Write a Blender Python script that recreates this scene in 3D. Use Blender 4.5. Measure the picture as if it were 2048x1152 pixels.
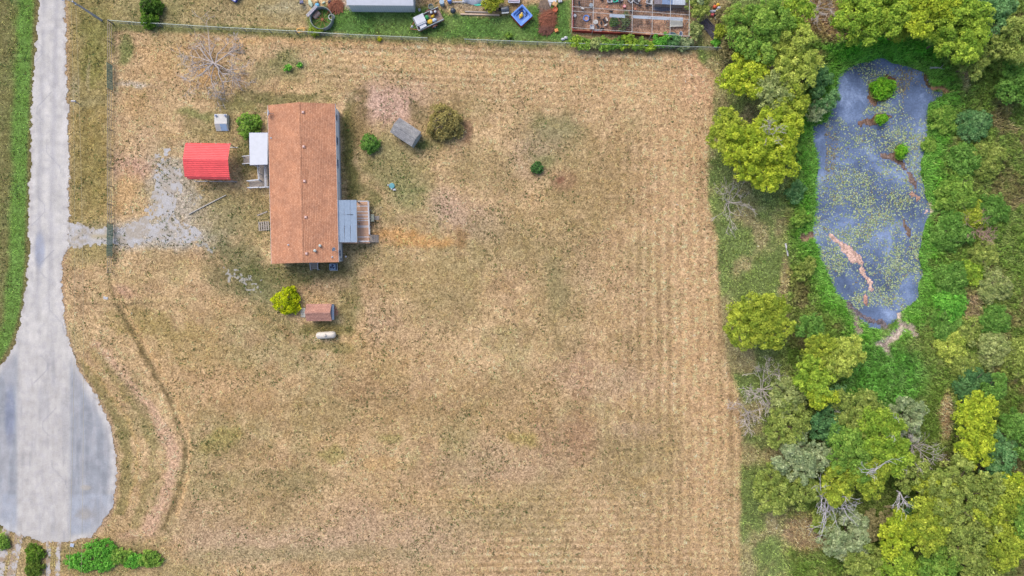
import bpy, math, random
import numpy as np
from mathutils import Matrix, Vector

for _o in list(bpy.data.objects):
    bpy.data.objects.remove(_o)
SC = bpy.context.scene
COL = SC.collection
R = math.radians

# ---------------------------------------------------------------- camera, sky, sun, exposure
H = 86.0            # height of the camera over the yard (m)
S = 0.0635          # metres on the ground for one pixel of the 2048-wide photograph
cam_d = bpy.data.cameras.new('camera')
cam_d.sensor_width = 36.0
cam_d.lens = 36.0 * H / (2048 * S)
cam_d.clip_end = 6000
cam = bpy.data.objects.new('camera', cam_d)
cam.location = (0, 0, H)
cam.rotation_euler = (0, 0, 0)
COL.objects.link(cam)
SC.camera = cam

SUN_AZ = R(128)     # the sun stands to the upper left in the picture (angle from +X)
SUN_EL = R(52)
world = bpy.data.worlds.new('World')
SC.world = world
world.use_nodes = True
wn = world.node_tree
sky = wn.nodes.new('ShaderNodeTexSky')
sky.sky_type = 'NISHITA'
sky.sun_disc = False
sky.sun_elevation = SUN_EL
sky.sun_rotation = math.pi / 2 - SUN_AZ
sky.air_density = 0.9
sky.dust_density = 3.5
sky.ozone_density = 1.0
bg = wn.nodes['Background']
bg.inputs['Strength'].default_value = 0.15
wn.links.new(sky.outputs['Color'], bg.inputs['Color'])

sd = bpy.data.lights.new('sun', 'SUN')
sd.energy = 1.0
sd.angle = R(38)
sd.color = (1.0, 0.93, 0.82)
sun = bpy.data.objects.new('sun', sd)
_d = Vector((math.cos(SUN_AZ) * math.cos(SUN_EL), math.sin(SUN_AZ) * math.cos(SUN_EL), math.sin(SUN_EL)))
sun.rotation_euler = _d.to_track_quat('Z', 'Y').to_euler()
sun.location = _d * 60
COL.objects.link(sun)

vs = SC.view_settings
vs.view_transform = 'Standard'
vs.look = 'None'
vs.gamma = 1.0
vs.use_curve_mapping = False
vs.exposure = 0.86

# ---------------------------------------------------------------- helpers
K = 0.70            # albedo = linear value in the photograph x K


def lin(c):
    c = np.asarray(c, float) / 255.0
    return np.where(c <= 0.04045, c / 12.92, ((c + 0.055) / 1.055) ** 2.4)


def C(r, g, b):
    return tuple(float(v) for v in lin((r, g, b)) * K)


def P(px, py, z=0.0):
    """photo pixel seen at height z -> point of the place"""
    f = S * (H - z) / H
    return ((px - 1024) * f, (576 - py) * f, z)


def sm(a, b, x):
    t = np.clip((x - a) / (b - a), 0, 1)
    return t * t * (3 - 2 * t)


_rt = np.random.RandomState(7).rand(16, 256, 256)


def vnoise(x, y, seed=0):
    t = _rt[seed % 16]
    xi = np.floor(x).astype(int)
    yi = np.floor(y).astype(int)
    fx = x - xi
    fy = y - yi
    fx = fx * fx * (3 - 2 * fx)
    fy = fy * fy * (3 - 2 * fy)
    a = t[xi & 255, yi & 255]
    b = t[(xi + 1) & 255, yi & 255]
    c = t[xi & 255, (yi + 1) & 255]
    d = t[(xi + 1) & 255, (yi + 1) & 255]
    return (a * (1 - fx) + b * fx) * (1 - fy) + (c * (1 - fx) + d * fx) * fy


def fbm(x, y, sc, seed=0, octv=4, gain=0.5):
    v = 0
    amp = 1
    tot = 0
    for i in range(octv):
        v = v + amp * vnoise(x / sc * 2 ** i + 13.7 * i, y / sc * 2 ** i + 5.1 * i, seed + i)
        tot += amp
        amp *= gain
    return v / tot


def polysd(x, y, poly):
    """signed distance to a polygon, positive inside"""
    best = np.full(x.shape, 1e18)
    ins = np.zeros(x.shape, bool)
    n = len(poly)
    for i in range(n):
        x0, y0 = poly[i]
        x1, y1 = poly[(i + 1) % n]
        dx, dy = x1 - x0, y1 - y0
        t = np.clip(((x - x0) * dx + (y - y0) * dy) / (dx * dx + dy * dy + 1e-9), 0, 1)
        d = (x - x0 - t * dx) ** 2 + (y - y0 - t * dy) ** 2
        best = np.minimum(best, d)
        if y1 != y0:
            c = ((y0 > y) != (y1 > y)) & (x < dx * (y - y0) / (y1 - y0) + x0)
            ins ^= c
    d = np.sqrt(best)
    return np.where(ins, d, -d)


def linesd(x, y, pts):
    best = np.full(x.shape, 1e18)
    for (x0, y0), (x1, y1) in zip(pts[:-1], pts[1:]):
        dx, dy = x1 - x0, y1 - y0
        t = np.clip(((x - x0) * dx + (y - y0) * dy) / (dx * dx + dy * dy + 1e-9), 0, 1)
        best = np.minimum(best, (x - x0 - t * dx) ** 2 + (y - y0 - t * dy) ** 2)
    return np.sqrt(best)


# ---------------------------------------------------------------- materials
MATS = {}


def material(name):
    m = bpy.data.materials.new(name)
    m.use_nodes = True
    nt = m.node_tree
    return m, nt, nt.nodes['Principled BSDF'], nt.links


def mat(name, col, rough=0.7, metal=0.0, var=0.12, scale=3.0, bump=0.0, col2=None, spec=0.4, detail=5.0, aniso=None):
    """plain procedural paint / wood / metal: noise varies the colour between col and col2, optional fine relief"""
    if name in MATS:
        return MATS[name]
    m, nt, b, L = material(name)
    tc = nt.nodes.new('ShaderNodeTexCoord')
    mp = nt.nodes.new('ShaderNodeMapping')
    L.new(tc.outputs['Object'], mp.inputs['Vector'])
    if aniso:
        mp.inputs['Scale'].default_value = aniso
    nz = nt.nodes.new('ShaderNodeTexNoise')
    nz.inputs['Scale'].default_value = scale
    nz.inputs['Detail'].default_value = detail
    nz.inputs['Roughness'].default_value = 0.65
    L.new(mp.outputs['Vector'], nz.inputs['Vector'])
    cr = nt.nodes.new('ShaderNodeValToRGB')
    cr.color_ramp.elements[0].position = 0.3
    cr.color_ramp.elements[1].position = 0.7
    c = np.array(col)
    if col2 is None:
        lo, hi = c * (1 - var), np.clip(c * (1 + var), 0, 0.95)
    else:
        lo, hi = c, np.array(col2)
    cr.color_ramp.elements[0].color = (*lo, 1)
    cr.color_ramp.elements[1].color = (*hi, 1)
    L.new(nz.outputs['Fac'], cr.inputs['Fac'])
    L.new(cr.outputs['Color'], b.inputs['Base Color'])
    b.inputs['Roughness'].default_value = rough
    b.inputs['Metallic'].default_value = metal
    b.inputs['Specular IOR Level'].default_value = spec
    if bump:
        bp = nt.nodes.new('ShaderNodeBump')
        bp.inputs['Strength'].default_value = bump
        bp.inputs['Distance'].default_value = 0.03
        L.new(nz.outputs['Fac'], bp.inputs['Height'])
        L.new(bp.outputs['Normal'], b.inputs['Normal'])
    MATS[name] = m
    return m


def leaf_mat(name, translucent=0.3, rough=0.75):
    if name in MATS:
        return MATS[name]
    m = bpy.data.materials.new(name)
    m.use_nodes = True
    nt = m.node_tree
    L = nt.links
    nt.nodes.remove(nt.nodes['Principled BSDF'])
    at = nt.nodes.new('ShaderNodeAttribute')
    at.attribute_name = 'col'
    df = nt.nodes.new('ShaderNodeBsdfDiffuse')
    tr = nt.nodes.new('ShaderNodeBsdfTranslucent')
    mx = nt.nodes.new('ShaderNodeMixShader')
    mx.inputs['Fac'].default_value = translucent
    L.new(at.outputs['Color'], df.inputs['Color'])
    L.new(at.outputs['Color'], tr.inputs['Color'])
    L.new(df.outputs['BSDF'], mx.inputs[1])
    L.new(tr.outputs['BSDF'], mx.inputs[2])
    L.new(mx.outputs['Shader'], nt.nodes['Material Output'].inputs['Surface'])
    MATS[name] = m
    return m


# ---------------------------------------------------------------- mesh building
def np_mesh(name, verts, faces, mtl, cols=None, k=None, parent=None, attr='col', smooth=False):
    """fast mesh from numpy arrays; faces (M,3) or (M,4)"""
    verts = np.ascontiguousarray(verts, np.float32)
    faces = np.ascontiguousarray(faces, np.int32)
    me = bpy.data.meshes.new(name)
    n, k_ = faces.shape
    me.vertices.add(len(verts))
    me.vertices.foreach_set('co', verts.ravel())
    me.loops.add(n * k_)
    me.loops.foreach_set('vertex_index', faces.ravel())
    me.polygons.add(n)
    me.polygons.foreach_set('loop_start', np.arange(0, n * k_, k_, dtype=np.int32))
    me.polygons.foreach_set('loop_total', np.full(n, k_, np.int32))
    if smooth:
        me.polygons.foreach_set('use_smooth', np.ones(n, bool))
    me.update(calc_edges=True)
    if cols is not None:
        if not isinstance(cols, dict):
            cols = {attr: cols}
        for an, cv in cols.items():
            a = me.color_attributes.new(an, 'FLOAT_COLOR', 'POINT')
            c4 = np.ones((len(verts), 4), np.float32)
            c4[:, :3] = cv
            a.data.foreach_set('color', c4.ravel())
    me.materials.append(mtl)
    o = bpy.data.objects.new(name, me)
    COL.objects.link(o)
    if parent is not None:
        o.parent = parent
    if k:
        o['kind'] = k
    return o


class MB:
    """collects boxes, tubes, lathes and prisms; build() links them as one mesh object"""

    def __init__(self):
        self.v = []
        self.f = []

    def add(self, vs_, fs_):
        o = len(self.v)
        self.v += [tuple(p) for p in vs_]
        self.f += [tuple(i + o for i in f) for f in fs_]
        return self

    def box(self, c, s, rz=0.0, rx=0.0, ry=0.0, taper=1.0):
        M = Matrix.Translation(c) @ Matrix.Rotation(rz, 4, 'Z') @ Matrix.Rotation(ry, 4, 'Y') @ Matrix.Rotation(rx, 4, 'X')
        x, y, z = s[0] / 2, s[1] / 2, s[2] / 2
        p = [(-x, -y, -z), (x, -y, -z), (x, y, -z), (-x, y, -z)]
        q = [(-x * taper, -y * taper, z), (x * taper, -y * taper, z), (x * taper, y * taper, z), (-x * taper, y * taper, z)]
        return self.add([M @ Vector(a) for a in p + q],
                        [(3, 2, 1, 0), (4, 5, 6, 7), (0, 1, 5, 4), (1, 2, 6, 5), (2, 3, 7, 6), (3, 0, 4, 7)])

    def bar(self, p0, p1, w, h=None):
        """square-section bar between two points"""
        h = h or w
        a, b = Vector(p0), Vector(p1)
        d = (b - a)
        n = d.normalized()
        up = Vector((0, 0, 1)) if abs(n.z) < 0.95 else Vector((1, 0, 0))
        s = n.cross(up).normalized()
        u = s.cross(n).normalized()
        vs_ = []
        for q in (a, b):
            for i, j in ((-1, -1), (1, -1), (1, 1), (-1, 1)):
                vs_.append(q + s * (i * w / 2) + u * (j * h / 2))
        return self.add(vs_, [(3, 2, 1, 0), (4, 5, 6, 7), (0, 1, 5, 4), (1, 2, 6, 5), (2, 3, 7, 6), (3, 0, 4, 7)])

    def tube(self, pts, rad, n=8, cap=True):
        pts = [Vector(p) for p in pts]
        if not isinstance(rad, (list, tuple)):
            rad = [rad] * len(pts)
        vs_ = []
        ref = None
        for i, p in enumerate(pts):
            d = (pts[min(i + 1, len(pts) - 1)] - pts[max(i - 1, 0)])
            d = d.normalized() if d.length > 1e-9 else Vector((0, 0, 1))
            if ref is None:
                ref = Vector((0, 0, 1)) if abs(d.z) < 0.9 else Vector((1, 0, 0))
            s = d.cross(ref)
            if s.length < 1e-4:
                s = d.orthogonal()
            s.normalize()
            u = s.cross(d).normalized()
            for k in range(n):
                a = 2 * math.pi * k / n
                vs_.append(p + s * (math.cos(a) * rad[i]) + u * (math.sin(a) * rad[i]))
        fs_ = []
        for i in range(len(pts) - 1):
            for k in range(n):
                a, b = i * n + k, i * n + (k + 1) % n
                fs_.append((a, b, b + n, a + n))
        if cap:
            fs_.append(tuple(range(n - 1, -1, -1)))
            e = (len(pts) - 1) * n
            fs_.append(tuple(e + k for k in range(n)))
        return self.add(vs_, fs_)

    def lathe(self, prof, n=20, c=(0, 0, 0), M=None, closed=False):
        vs_ = []
        for r, z in prof:
            for k in range(n):
                a = 2 * math.pi * k / n
                p = Vector((r * math.cos(a), r * math.sin(a), z))
                if M is not None:
                    p = M @ p
                vs_.append(p + Vector(c))
        fs_ = []
        for i in range(len(prof) - 1):
            for k in range(n):
                a, b = i * n + k, i * n + (k + 1) % n
                fs_.append((a, b, b + n, a + n))
        if closed:
            fs_.append(tuple(range(n - 1, -1, -1)))
            e = (len(prof) - 1) * n
            fs_.append(tuple(e + k for k in range(n)))
        return self.add(vs_, fs_)

    def blob(self, c, s, seed=0, amt=0.18, n=10, m=7, rz=0.0):
        """lumpy closed body (sacks, bags)"""
        rnd = random.Random(seed)
        vs_ = []
        for i in range(m + 1):
            th = math.pi * i / m
            for k in range(n):
                a = 2 * math.pi * k / n
                r = 1 + (rnd.random() - 0.5) * 2 * amt * (1 if 0 < i < m else 0)
                p = Vector((math.sin(th) * math.cos(a) * r * s[0], math.sin(th) * math.sin(a) * r * s[1], math.cos(th) * r * s[2]))
                p.rotate(Matrix.Rotation(rz, 3, 'Z'))
                vs_.append(p + Vector(c))
        fs_ = []
        for i in range(m):
            for k in range(n):
                a, b = i * n + k, i * n + (k + 1) % n
                fs_.append((a, a + n, b + n, b))
        return self.add(vs_, fs_)

    def prism(self, poly, z0, z1):
        n = len(poly)
        vs_ = [(x, y, z0) for x, y in poly] + [(x, y, z1) for x, y in poly]
        fs_ = [tuple(range(n - 1, -1, -1)), tuple(range(n, 2 * n))]
        for i in range(n):
            j = (i + 1) % n
            fs_.append((i, j, j + n, i + n))
        return self.add(vs_, fs_)

    def sheet(self, poly3, t=0.03):
        """thin plate from a 3-D polygon, thickness downward"""
        n = len(poly3)
        vs_ = [(x, y, z) for x, y, z in poly3] + [(x, y, z - t) for x, y, z in poly3]
        fs_ = [tuple(range(n)), tuple(range(2 * n - 1, n - 1, -1))]
        for i in range(n):
            j = (i + 1) % n
            fs_.append((j, i, i + n, j + n))
        return self.add(vs_, fs_)

    def build(self, name, mtl, parent=None, smooth=False, world_co=False, bevel=0.0):
        v = self.v
        if world_co and parent is not None:
            Mi = pm(parent).inverted()
            v = [tuple(Mi @ Vector(p)) for p in v]
        me = bpy.data.meshes.new(name)
        me.from_pydata([tuple(p) for p in v], [], self.f)
        me.materials.append(mtl)
        if smooth:
            for p in me.polygons:
                p.use_smooth = True
        me.update()
        o = bpy.data.objects.new(name, me)
        COL.objects.link(o)
        if parent is not None:
            o.parent = parent
        if bevel:
            b = o.modifiers.new('bevel', 'BEVEL')
            b.width = bevel
            b.segments = 2
            b.limit_method = 'ANGLE'
        return o


def pm(o):
    return Matrix.Translation(o.location) @ o.rotation_euler.to_matrix().to_4x4()


def tag(o, label, cat, group=None):
    o['label'] = label
    o['category'] = cat
    if group:
        o['group'] = group
    return o


def thing(name, label, cat, loc=(0, 0, 0), rz=0.0, group=None):
    o = bpy.data.objects.new(name, None)
    o.empty_display_size = 0.3
    COL.objects.link(o)
    o.location = loc
    o.rotation_euler = (0, 0, rz)
    return tag(o, label, cat, group)


def copy_thing(o, loc, rz=0.0, label=None, scale=1.0):
    c = o.copy()
    COL.objects.link(c)
    c.location = loc
    c.rotation_euler = (0, 0, rz)
    c.scale = (scale,) * 3
    if label:
        c['label'] = label
    for ch in list(o.children):
        d = ch.copy()
        COL.objects.link(d)
        d.parent = c
        for g in list(ch.children):
            e = g.copy()
            COL.objects.link(e)
            e.parent = d
    return c



# ================================================================ THE SETTING: ground, pond, road
POND = [(1757, 113), (1722, 126), (1700, 135), (1682, 150), (1672, 175), (1664, 200), (1662, 225), (1655, 243), (1628, 250),
        (1630, 290), (1636, 340), (1632, 385), (1635, 420), (1625, 455), (1630, 480), (1645, 520), (1660, 555), (1675, 590),
        (1698, 604), (1716, 628), (1725, 645), (1745, 656), (1765, 658), (1788, 645), (1803, 628), (1822, 614), (1840, 590),
        (1846, 545), (1840, 500), (1848, 462), (1864, 432), (1862, 412), (1855, 380), (1845, 345), (1852, 300), (1860, 262),
        (1858, 228), (1862, 205), (1888, 192), (1892, 180), (1868, 178), (1862, 160), (1850, 142), (1820, 131), (1790, 127), (1772, 114)]
WATER_Z = -0.35
ROAD = [(77, -120), (75, 0), (72, 60), (68, 150), (63, 240), (61, 330), (58, 430), (55, 530), (49, 600), (40, 650), (27, 690), (8, 722),
        (-30, 760), (-70, 810), (-95, 880), (-95, 960), (-70, 1020), (-30, 1045), (5, 1052), (40, 1070), (85, 1085), (140, 1084), (180, 1074), (206, 1050),
        (225, 1010), (234, 950), (231, 890), (216, 835), (190, 790), (160, 740), (140, 690), (128, 640), (124, 580), (125, 525),
        (137, 492), (139, 450), (137, 300), (135, 200), (133, 120), (132, 60), (130, 0), (128, -120)]
TRACK1 = [[(14, 1052), (8, 1090), (2, 1140), (-4, 1200)], [(40, 1062), (33, 1100), (24, 1140), (15, 1200)]]
TRACK2 = [[(95, 1080), (97, 1110), (96, 1140), (95, 1200)], [(118, 1078), (117, 1110), (115, 1140), (113, 1200)]]
FIELD = [(228, 68), (420, 75), (640, 78), (860, 86), (980, 90), (1150, 106), (1310, 118), (1390, 124), (1415, 145), (1427, 175), (1423, 235),
         (1414, 300), (1414, 400), (1428, 470), (1434, 540), (1440, 600), (1448, 680), (1464, 760), (1482, 830), (1480, 920), (1478, 1010),
         (1478, 1400), (325, 1400), (333, 1110), (345, 1040), (372, 960), (368, 860), (330, 790), (285, 720), (240, 660), (205, 600), (160, 580),
         (222, 530), (224, 300)]
ISLES = [(1765, 180, 27, 22), (1764, 238, 15, 9), (1803, 303, 13, 17)]
MUDS = [([(1668, 475), (1690, 495), (1718, 522)], 10, (228, 192, 176)), ([(1725, 540), (1738, 560), (1746, 580)], 8, (228, 192, 176)),
        ([(1735, 590), (1733, 610)], 4, (205, 160, 142)),
        ([(1853, 425), (1856, 421)], 10, (228, 198, 184)), ([(1828, 385), (1840, 400)], 7, (185, 150, 130)),
        ([(1722, 246), (1745, 240), (1778, 232)], 9, (132, 108, 96)), ([(1768, 312), (1790, 312), (1812, 330), (1835, 375)], 7, (136, 116, 106)),
        ([(1745, 185), (1740, 195), (1752, 205)], 6, (172, 144, 128)),
        ([(1798, 628), (1802, 650), (1793, 670), (1775, 682), (1755, 688)], 5.5, (206, 188, 180)), ([(1772, 686), (1776, 708)], 4.5, (170, 156, 148)),
        ([(1802, 648), (1822, 655), (1832, 668)], 5, (196, 180, 168)), ([(1716, 620), (1714, 650), (1718, 660)], 6, (168, 150, 142)),
        ([(1866, 176), (1885, 175), (1894, 183)], 4, (178, 132, 106)), ([(1812, 440), (1822, 470), (1818, 490)], 6, (130, 112, 98)),
        ([(1778, 152), (1790, 157)], 6, (110, 85, 65)), ([(1625, 470), (1610, 475)], 6, (160, 128, 112)), ([(1852, 150), (1860, 172)], 4, (96, 80, 62)),
        ([(1700, 612), (1735, 640), (1770, 648)], 8, (122, 112, 118))]


def pond_depth(ux, uy):
    w = 6 * (fbm(ux, uy, 26, 3) - 0.5) * 2
    d = polysd(ux + w, uy + w, POND)
    z = -0.85 * sm(-11, 15, d)
    for cx, cy, rx, ry in ISLES:
        q = np.hypot((ux - cx) / rx, (uy - cy) / ry) + 0.35 * (fbm(ux, uy, 12, 5) - 0.5)
        z = np.maximum(z, -0.85 + 0.85 * sm(1.35, 0.75, q))
    for pts, wd, _c in MUDS:
        q = linesd(ux, uy, pts) / wd + 2.4 * (fbm(ux, uy, 13, 6) - 0.5)
        top = np.where(d > -2, WATER_Z + 0.035, WATER_Z + 0.02)
        z = np.where(q < 1.6, np.where(d > 0, np.maximum(z, top + (-0.85 - top) * sm(0.75, 1.5, q)), np.minimum(z, np.where(q < 1, WATER_Z + 0.10, z))), z)
    return z, d


def ground_z(ux, uy):
    z, d = pond_depth(ux, uy)
    rd = polysd(ux, uy, ROAD)
    flat = sm(-2, 30, -rd)
    # shallow ditch beside the road, gentle humps elsewhere
    z = z + flat * (0.10 * (fbm(ux, uy, 180, 1, 3) - 0.5) + 0.05 * (fbm(ux, uy, 26, 2, 3) - 0.5)) - 0.02 * (1 - flat)
    ditch = np.exp(-((-rd - 42) / 14) ** 2) * sm(760, 660, uy) * sm(90, 130, ux)
    return z - 0.16 * ditch


def mixc(c, col, m):
    m = np.clip(m, 0, 1)[:, None]
    return c * (1 - m) + np.array(col, float) * m


# soft patches of different cover: (px, py, rx, ry, rotation in degrees, photo colour, strength)
PATCHES = [
    # bare, pinkish soil
    (775, 218, 75, 38, 10, (192, 160, 140), .85), (720, 205, 30, 25, 0, (190, 160, 140), .6), (940, 440, 70, 42, 15, (186, 160, 138), .7), (895, 405, 40, 30, 0, (186, 158, 138), .5),
    (1085, 285, 45, 30, -20, (190, 163, 140), .6), (1050, 320, 45, 35, 0, (190, 160, 138), .55), (262, 335, 45, 32, 10, (194, 158, 138), .8), (300, 285, 30, 45, 0, (186, 158, 128), .5),
    (1150, 560, 50, 90, 0, (184, 158, 130), .35), (1200, 760, 120, 40, 5, (188, 160, 135), .4), (1270, 860, 50, 22, 0, (186, 160, 142), .5),
    (760, 640, 55, 45, 0, (186, 158, 132), .3), (420, 1060, 90, 60, 0, (190, 162, 132), .6), (560, 1090, 180, 45, 0, (190, 165, 138), .6), (800, 1080, 160, 60, 0, (188, 162, 135), .55),
    (1010, 930, 130, 50, -5, (184, 158, 130), .45), (240, 1085, 45, 18, -30, (190, 155, 130), .6), (1130, 880, 60, 60, 0, (172, 138, 112), .4), (1150, 720, 40, 60, 20, (172, 140, 115), .3),
    (600, 110, 60, 30, 0, (196, 168, 132), .5), (560, 20, 50, 22, 20, (180, 165, 140), .5), (440, 30, 35, 25, 0, (186, 160, 132), .6), (585, 8, 40, 14, 10, (196, 184, 168), .7), (545, 12, 30, 12, 0, (198, 188, 172), .6), (690, 8, 14, 14, 0, (196, 182, 170), .8),
    (750, 735, 80, 60, 0, (180, 148, 105), .4), (470, 770, 110, 50, 0, (186, 152, 112), .4), (330, 610, 90, 20, -4, (184, 158, 118), .5), (300, 545, 110, 22, -4, (190, 165, 122), .35), (690, 1030, 60, 30, 0, (186, 158, 130), .4),
    (245, 585, 26, 12, 30, (190, 152, 130), .6), (400, 470, 26, 16, 30, (190, 160, 135), .5), (355, 460, 30, 14, 0, (190, 172, 150), .6),
    (960, 380, 60, 50, 0, (190, 160, 125), .4), (330, 740, 30, 60, -25, (188, 158, 118), .4), (620, 560, 60, 30, 0, (176, 150, 120), .35),
    # straw bands, orange-tan
    (900, 130, 280, 16, 3, (212, 178, 132), .5), (620, 85, 260, 9, 2, (208, 170, 122), .5), (830, 478, 95, 17, 3, (196, 152, 100), .75), (790, 474, 60, 10, 3, (202, 160, 108), .5), (410, 440, 70, 60, 20, (184, 172, 154), .6), (345, 390, 55, 85, 0, (186, 178, 166), .75), (290, 470, 140, 30, 0, (188, 181, 170), .8), (800, 205, 90, 40, 5, (200, 168, 150), .6), (735, 200, 40, 30, 0, (200, 170, 152), .6), (330, 120, 60, 40, 0, (200, 165, 120), .5),
    (420, 150, 26, 26, 0, (200, 160, 108), .6), (250, 380, 22, 55, 0, (200, 165, 118), .6), (270, 200, 30, 40, 0, (190, 158, 115), .45), (560, 470, 45, 20, 0, (186, 158, 118), .45), (700, 660, 40, 30, 0, (190, 155, 105), .35),
    (840, 320, 40, 22, 30, (205, 172, 128), .6), (1400, 700, 45, 420, -3, (208, 174, 134), .5), (1340, 300, 70, 160, 0, (206, 173, 134), .45), (1390, 170, 40, 45, 0, (208, 170, 138), .7), (1200, 170, 200, 50, 3, (206, 174, 132), .45), (770, 930, 45, 14, 0, (200, 165, 115), .4), (1290, 960, 40, 12, 0, (204, 168, 118), .4),
    (920, 1000, 150, 30, 0, (190, 160, 118), .35), (640, 880, 90, 20, 0, (190, 160, 115), .35), (1080, 420, 50, 40, 0, (198, 164, 120), .4),
    # olive and green grass; patches beside house and shed have shade painted in
    (190, 60, 35, 60, 0, (128, 132, 78), .75), (185, 130, 28, 45, 0, (130, 132, 76), .7), (300, 20, 70, 28, 0, (140, 138, 92), .6), (180, 320, 35, 110, 0, (142, 128, 78), .55), (250, 100, 14, 25, 20, (122, 130, 78), .7),
    (480, 210, 45, 16, 0, (132, 128, 82), .65), (400, 228, 40, 10, 0, (122, 132, 78), .6), (555, 195, 90, 12, 0, (118, 116, 76), .6), (430, 255, 60, 35, 0, (150, 138, 95), .5), (500, 300, 26, 60, 0, (118, 118, 72), .6),
    (575, 132, 45, 28, 0, (136, 134, 92), .7), (540, 145, 30, 20, 0, (140, 132, 95), .5), (700, 300, 16, 110, 0, (108, 108, 62), .75), (720, 240, 20, 70, 0, (132, 115, 78), .6), (712, 385, 30, 20, 0, (105, 105, 66), .6),  # long strip along the east wall: green grass darkened with painted house shade
    (480, 430, 90, 55, 10, (142, 134, 92), .55), (480, 520, 70, 35, 30, (110, 112, 78), .65), (530, 580, 60, 28, 30, (112, 116, 80), .7), (590, 545, 120, 22, 0, (112, 112, 72), .6), (545, 640, 60, 20, 25, (132, 122, 82), .5), (450, 560, 60, 25, 25, (118, 114, 80), .5), (700, 610, 22, 60, 10, (130, 124, 80), .5), (650, 655, 60, 14, 0, (118, 112, 66), .6), (660, 690, 60, 10, 0, (130, 122, 75), .5),  # wide strip below the south wall: olive grass with house shade painted in
    (790, 330, 75, 55, 0, (142, 138, 95), .55), (800, 365, 40, 30, 0, (132, 135, 92), .4), (810, 395, 40, 26, 0, (120, 132, 84), .4), (750, 400, 16, 24, 0, (110, 112, 70), .5), (865, 285, 30, 20, 0, (120, 118, 72), .5), (850, 290, 14, 10, 0, (98, 112, 62), .6), (840, 225, 22, 14, 40, (120, 110, 82), .5),  # patches at the shed's right side: its shade put into the grass colour
    (880, 240, 55, 45, 0, (140, 125, 85), .5), (980, 340, 80, 50, 0, (160, 142, 102), .45), (1110, 280, 70, 60, 0, (142, 135, 98), .4), (1120, 250, 45, 28, 0, (138, 136, 98), .4), (1180, 370, 90, 90, 0, (160, 140, 98), .4), (1000, 480, 70, 60, 0, (152, 138, 98), .4), (1110, 470, 90, 80, 0, (158, 140, 100), .4), (1120, 610, 60, 120, 0, (158, 140, 100), .45), (1110, 580, 25, 60, 0, (140, 134, 95), .4),
    (1050, 880, 40, 16, 20, (165, 152, 85), .5), (440, 880, 45, 24, -40, (155, 150, 80), .55), (670, 905, 30, 18, 0, (158, 150, 92), .5), (780, 880, 30, 12, 0, (150, 146, 88), .4), (520, 1000, 120, 60, 0, (160, 140, 102), .4), (470, 900, 70, 40, 0, (160, 140, 100), .4), (560, 960, 120, 26, 0, (152, 138, 98), .35), (700, 830, 300, 40, 0, (164, 140, 98), .35), (600, 1110, 250, 18, 0, (150, 140, 102), .4), (1310, 880, 90, 70, 0, (160, 142, 102), .35), (1040, 1030, 160, 50, 0, (158, 142, 104), .4), (1240, 930, 110, 60, 0, (152, 138, 100), .35), (860, 560, 110, 60, 0, (160, 142, 98), .4), (900, 620, 80, 45, 0, (158, 142, 102), .35), (380, 690, 130, 40, 20, (172, 150, 100), .4), (300, 650, 90, 24, 10, (158, 142, 92), .45),
    (920, 480, 22, 26, 0, (150, 122, 85), .6), (935, 265, 10, 30, 0, (130, 100, 80), .6), (1123, 358, 24, 20, 0, (158, 126, 98), .6), (1123, 355, 8, 7, 0, (132, 94, 74), .7),
    (1090, 315, 22, 14, 0, (130, 132, 88), .5), (1080, 335, 16, 14, 0, (150, 130, 100), .5), (600, 130, 14, 8, 0, (120, 118, 100), .5),
    (180, 200, 34, 12, 0, (165, 155, 128), .5), (174, 150, 4, 32, 0, (198, 182, 165), .7), (262, 172, 34, 7, 3, (200, 188, 172), .75), (150, 175, 10, 30, 0, (196, 186, 176), .6), (1005, 800, 150, 50, 0, (172, 146, 106), .4), (1160, 850, 30, 90, 0, (165, 132, 105), .4), (735, 790, 60, 30, 0, (172, 142, 108), .4),
    (60, 200, 40, 200, 0, (120, 122, 78), .0)]
RUTS = [([(190, 690), (235, 740), (285, 800), (325, 850), (345, 910), (340, 970), (320, 1020), (300, 1060)], 11, (206, 172, 144), .9),
        ([(215, 560), (250, 640), (300, 730), (345, 810), (367, 890), (366, 950), (345, 1010), (325, 1060)], 4, (124, 108, 76), .8),
        ([(225, 560), (262, 640), (310, 720), (356, 805), (378, 890), (375, 960), (352, 1030)], 4, (206, 172, 126), .8),
        ([(165, 720), (215, 780), (258, 840), (275, 900), (270, 960), (250, 1010)], 3, (196, 166, 112), .6),
        ([(190, 700), (240, 760), (285, 820), (308, 890), (305, 950), (285, 1010), (270, 1050)], 9, (134, 126, 82), .5),
        ([(160, 730), (205, 790), (243, 850), (258, 920), (250, 980), (235, 1020)], 10, (124, 120, 74), .55),
        ([(420, 600), (470, 620), (560, 650), (600, 690)], 5, (190, 155, 115), .4), ([(170, 430), (180, 300), (176, 220)], 5, (196, 160, 108), .3),
        ([(205, 430), (206, 300), (204, 220)], 5, (200, 164, 112), .35), ([(160, 430), (160, 330), (160, 240)], 4, (200, 165, 115), .3),
        ([(160, 565), (240, 560), (380, 545)], 3, (205, 180, 135), .5), ([(160, 600), (260, 604), (400, 598)], 3, (205, 180, 135), .5), ([(160, 608), (240, 612), (300, 606)], 2, (120, 105, 78), .5)]
LAWN_N = [(628, 22), (652, 12), (700, 18), (850, 14), (905, 30), (1000, 34), (1060, 12), (1140, 0), (1150, 84), (1000, 78), (925, 76), (625, 62), (618, 40)]
PEN = [(1143, -200), (1143, 63), (1240, 66), (1375, 76), (1384, -200)]
EASTWILD = [(1395, -200), (1395, 120), (1430, 150), (1426, 235), (1416, 300), (1416, 400), (1430, 470), (1436, 540), (1442, 600), (1450, 680),
            (1466, 760), (1484, 830), (1482, 920), (1480, 1400), (2400, 1400), (2400, -200)]


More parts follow.
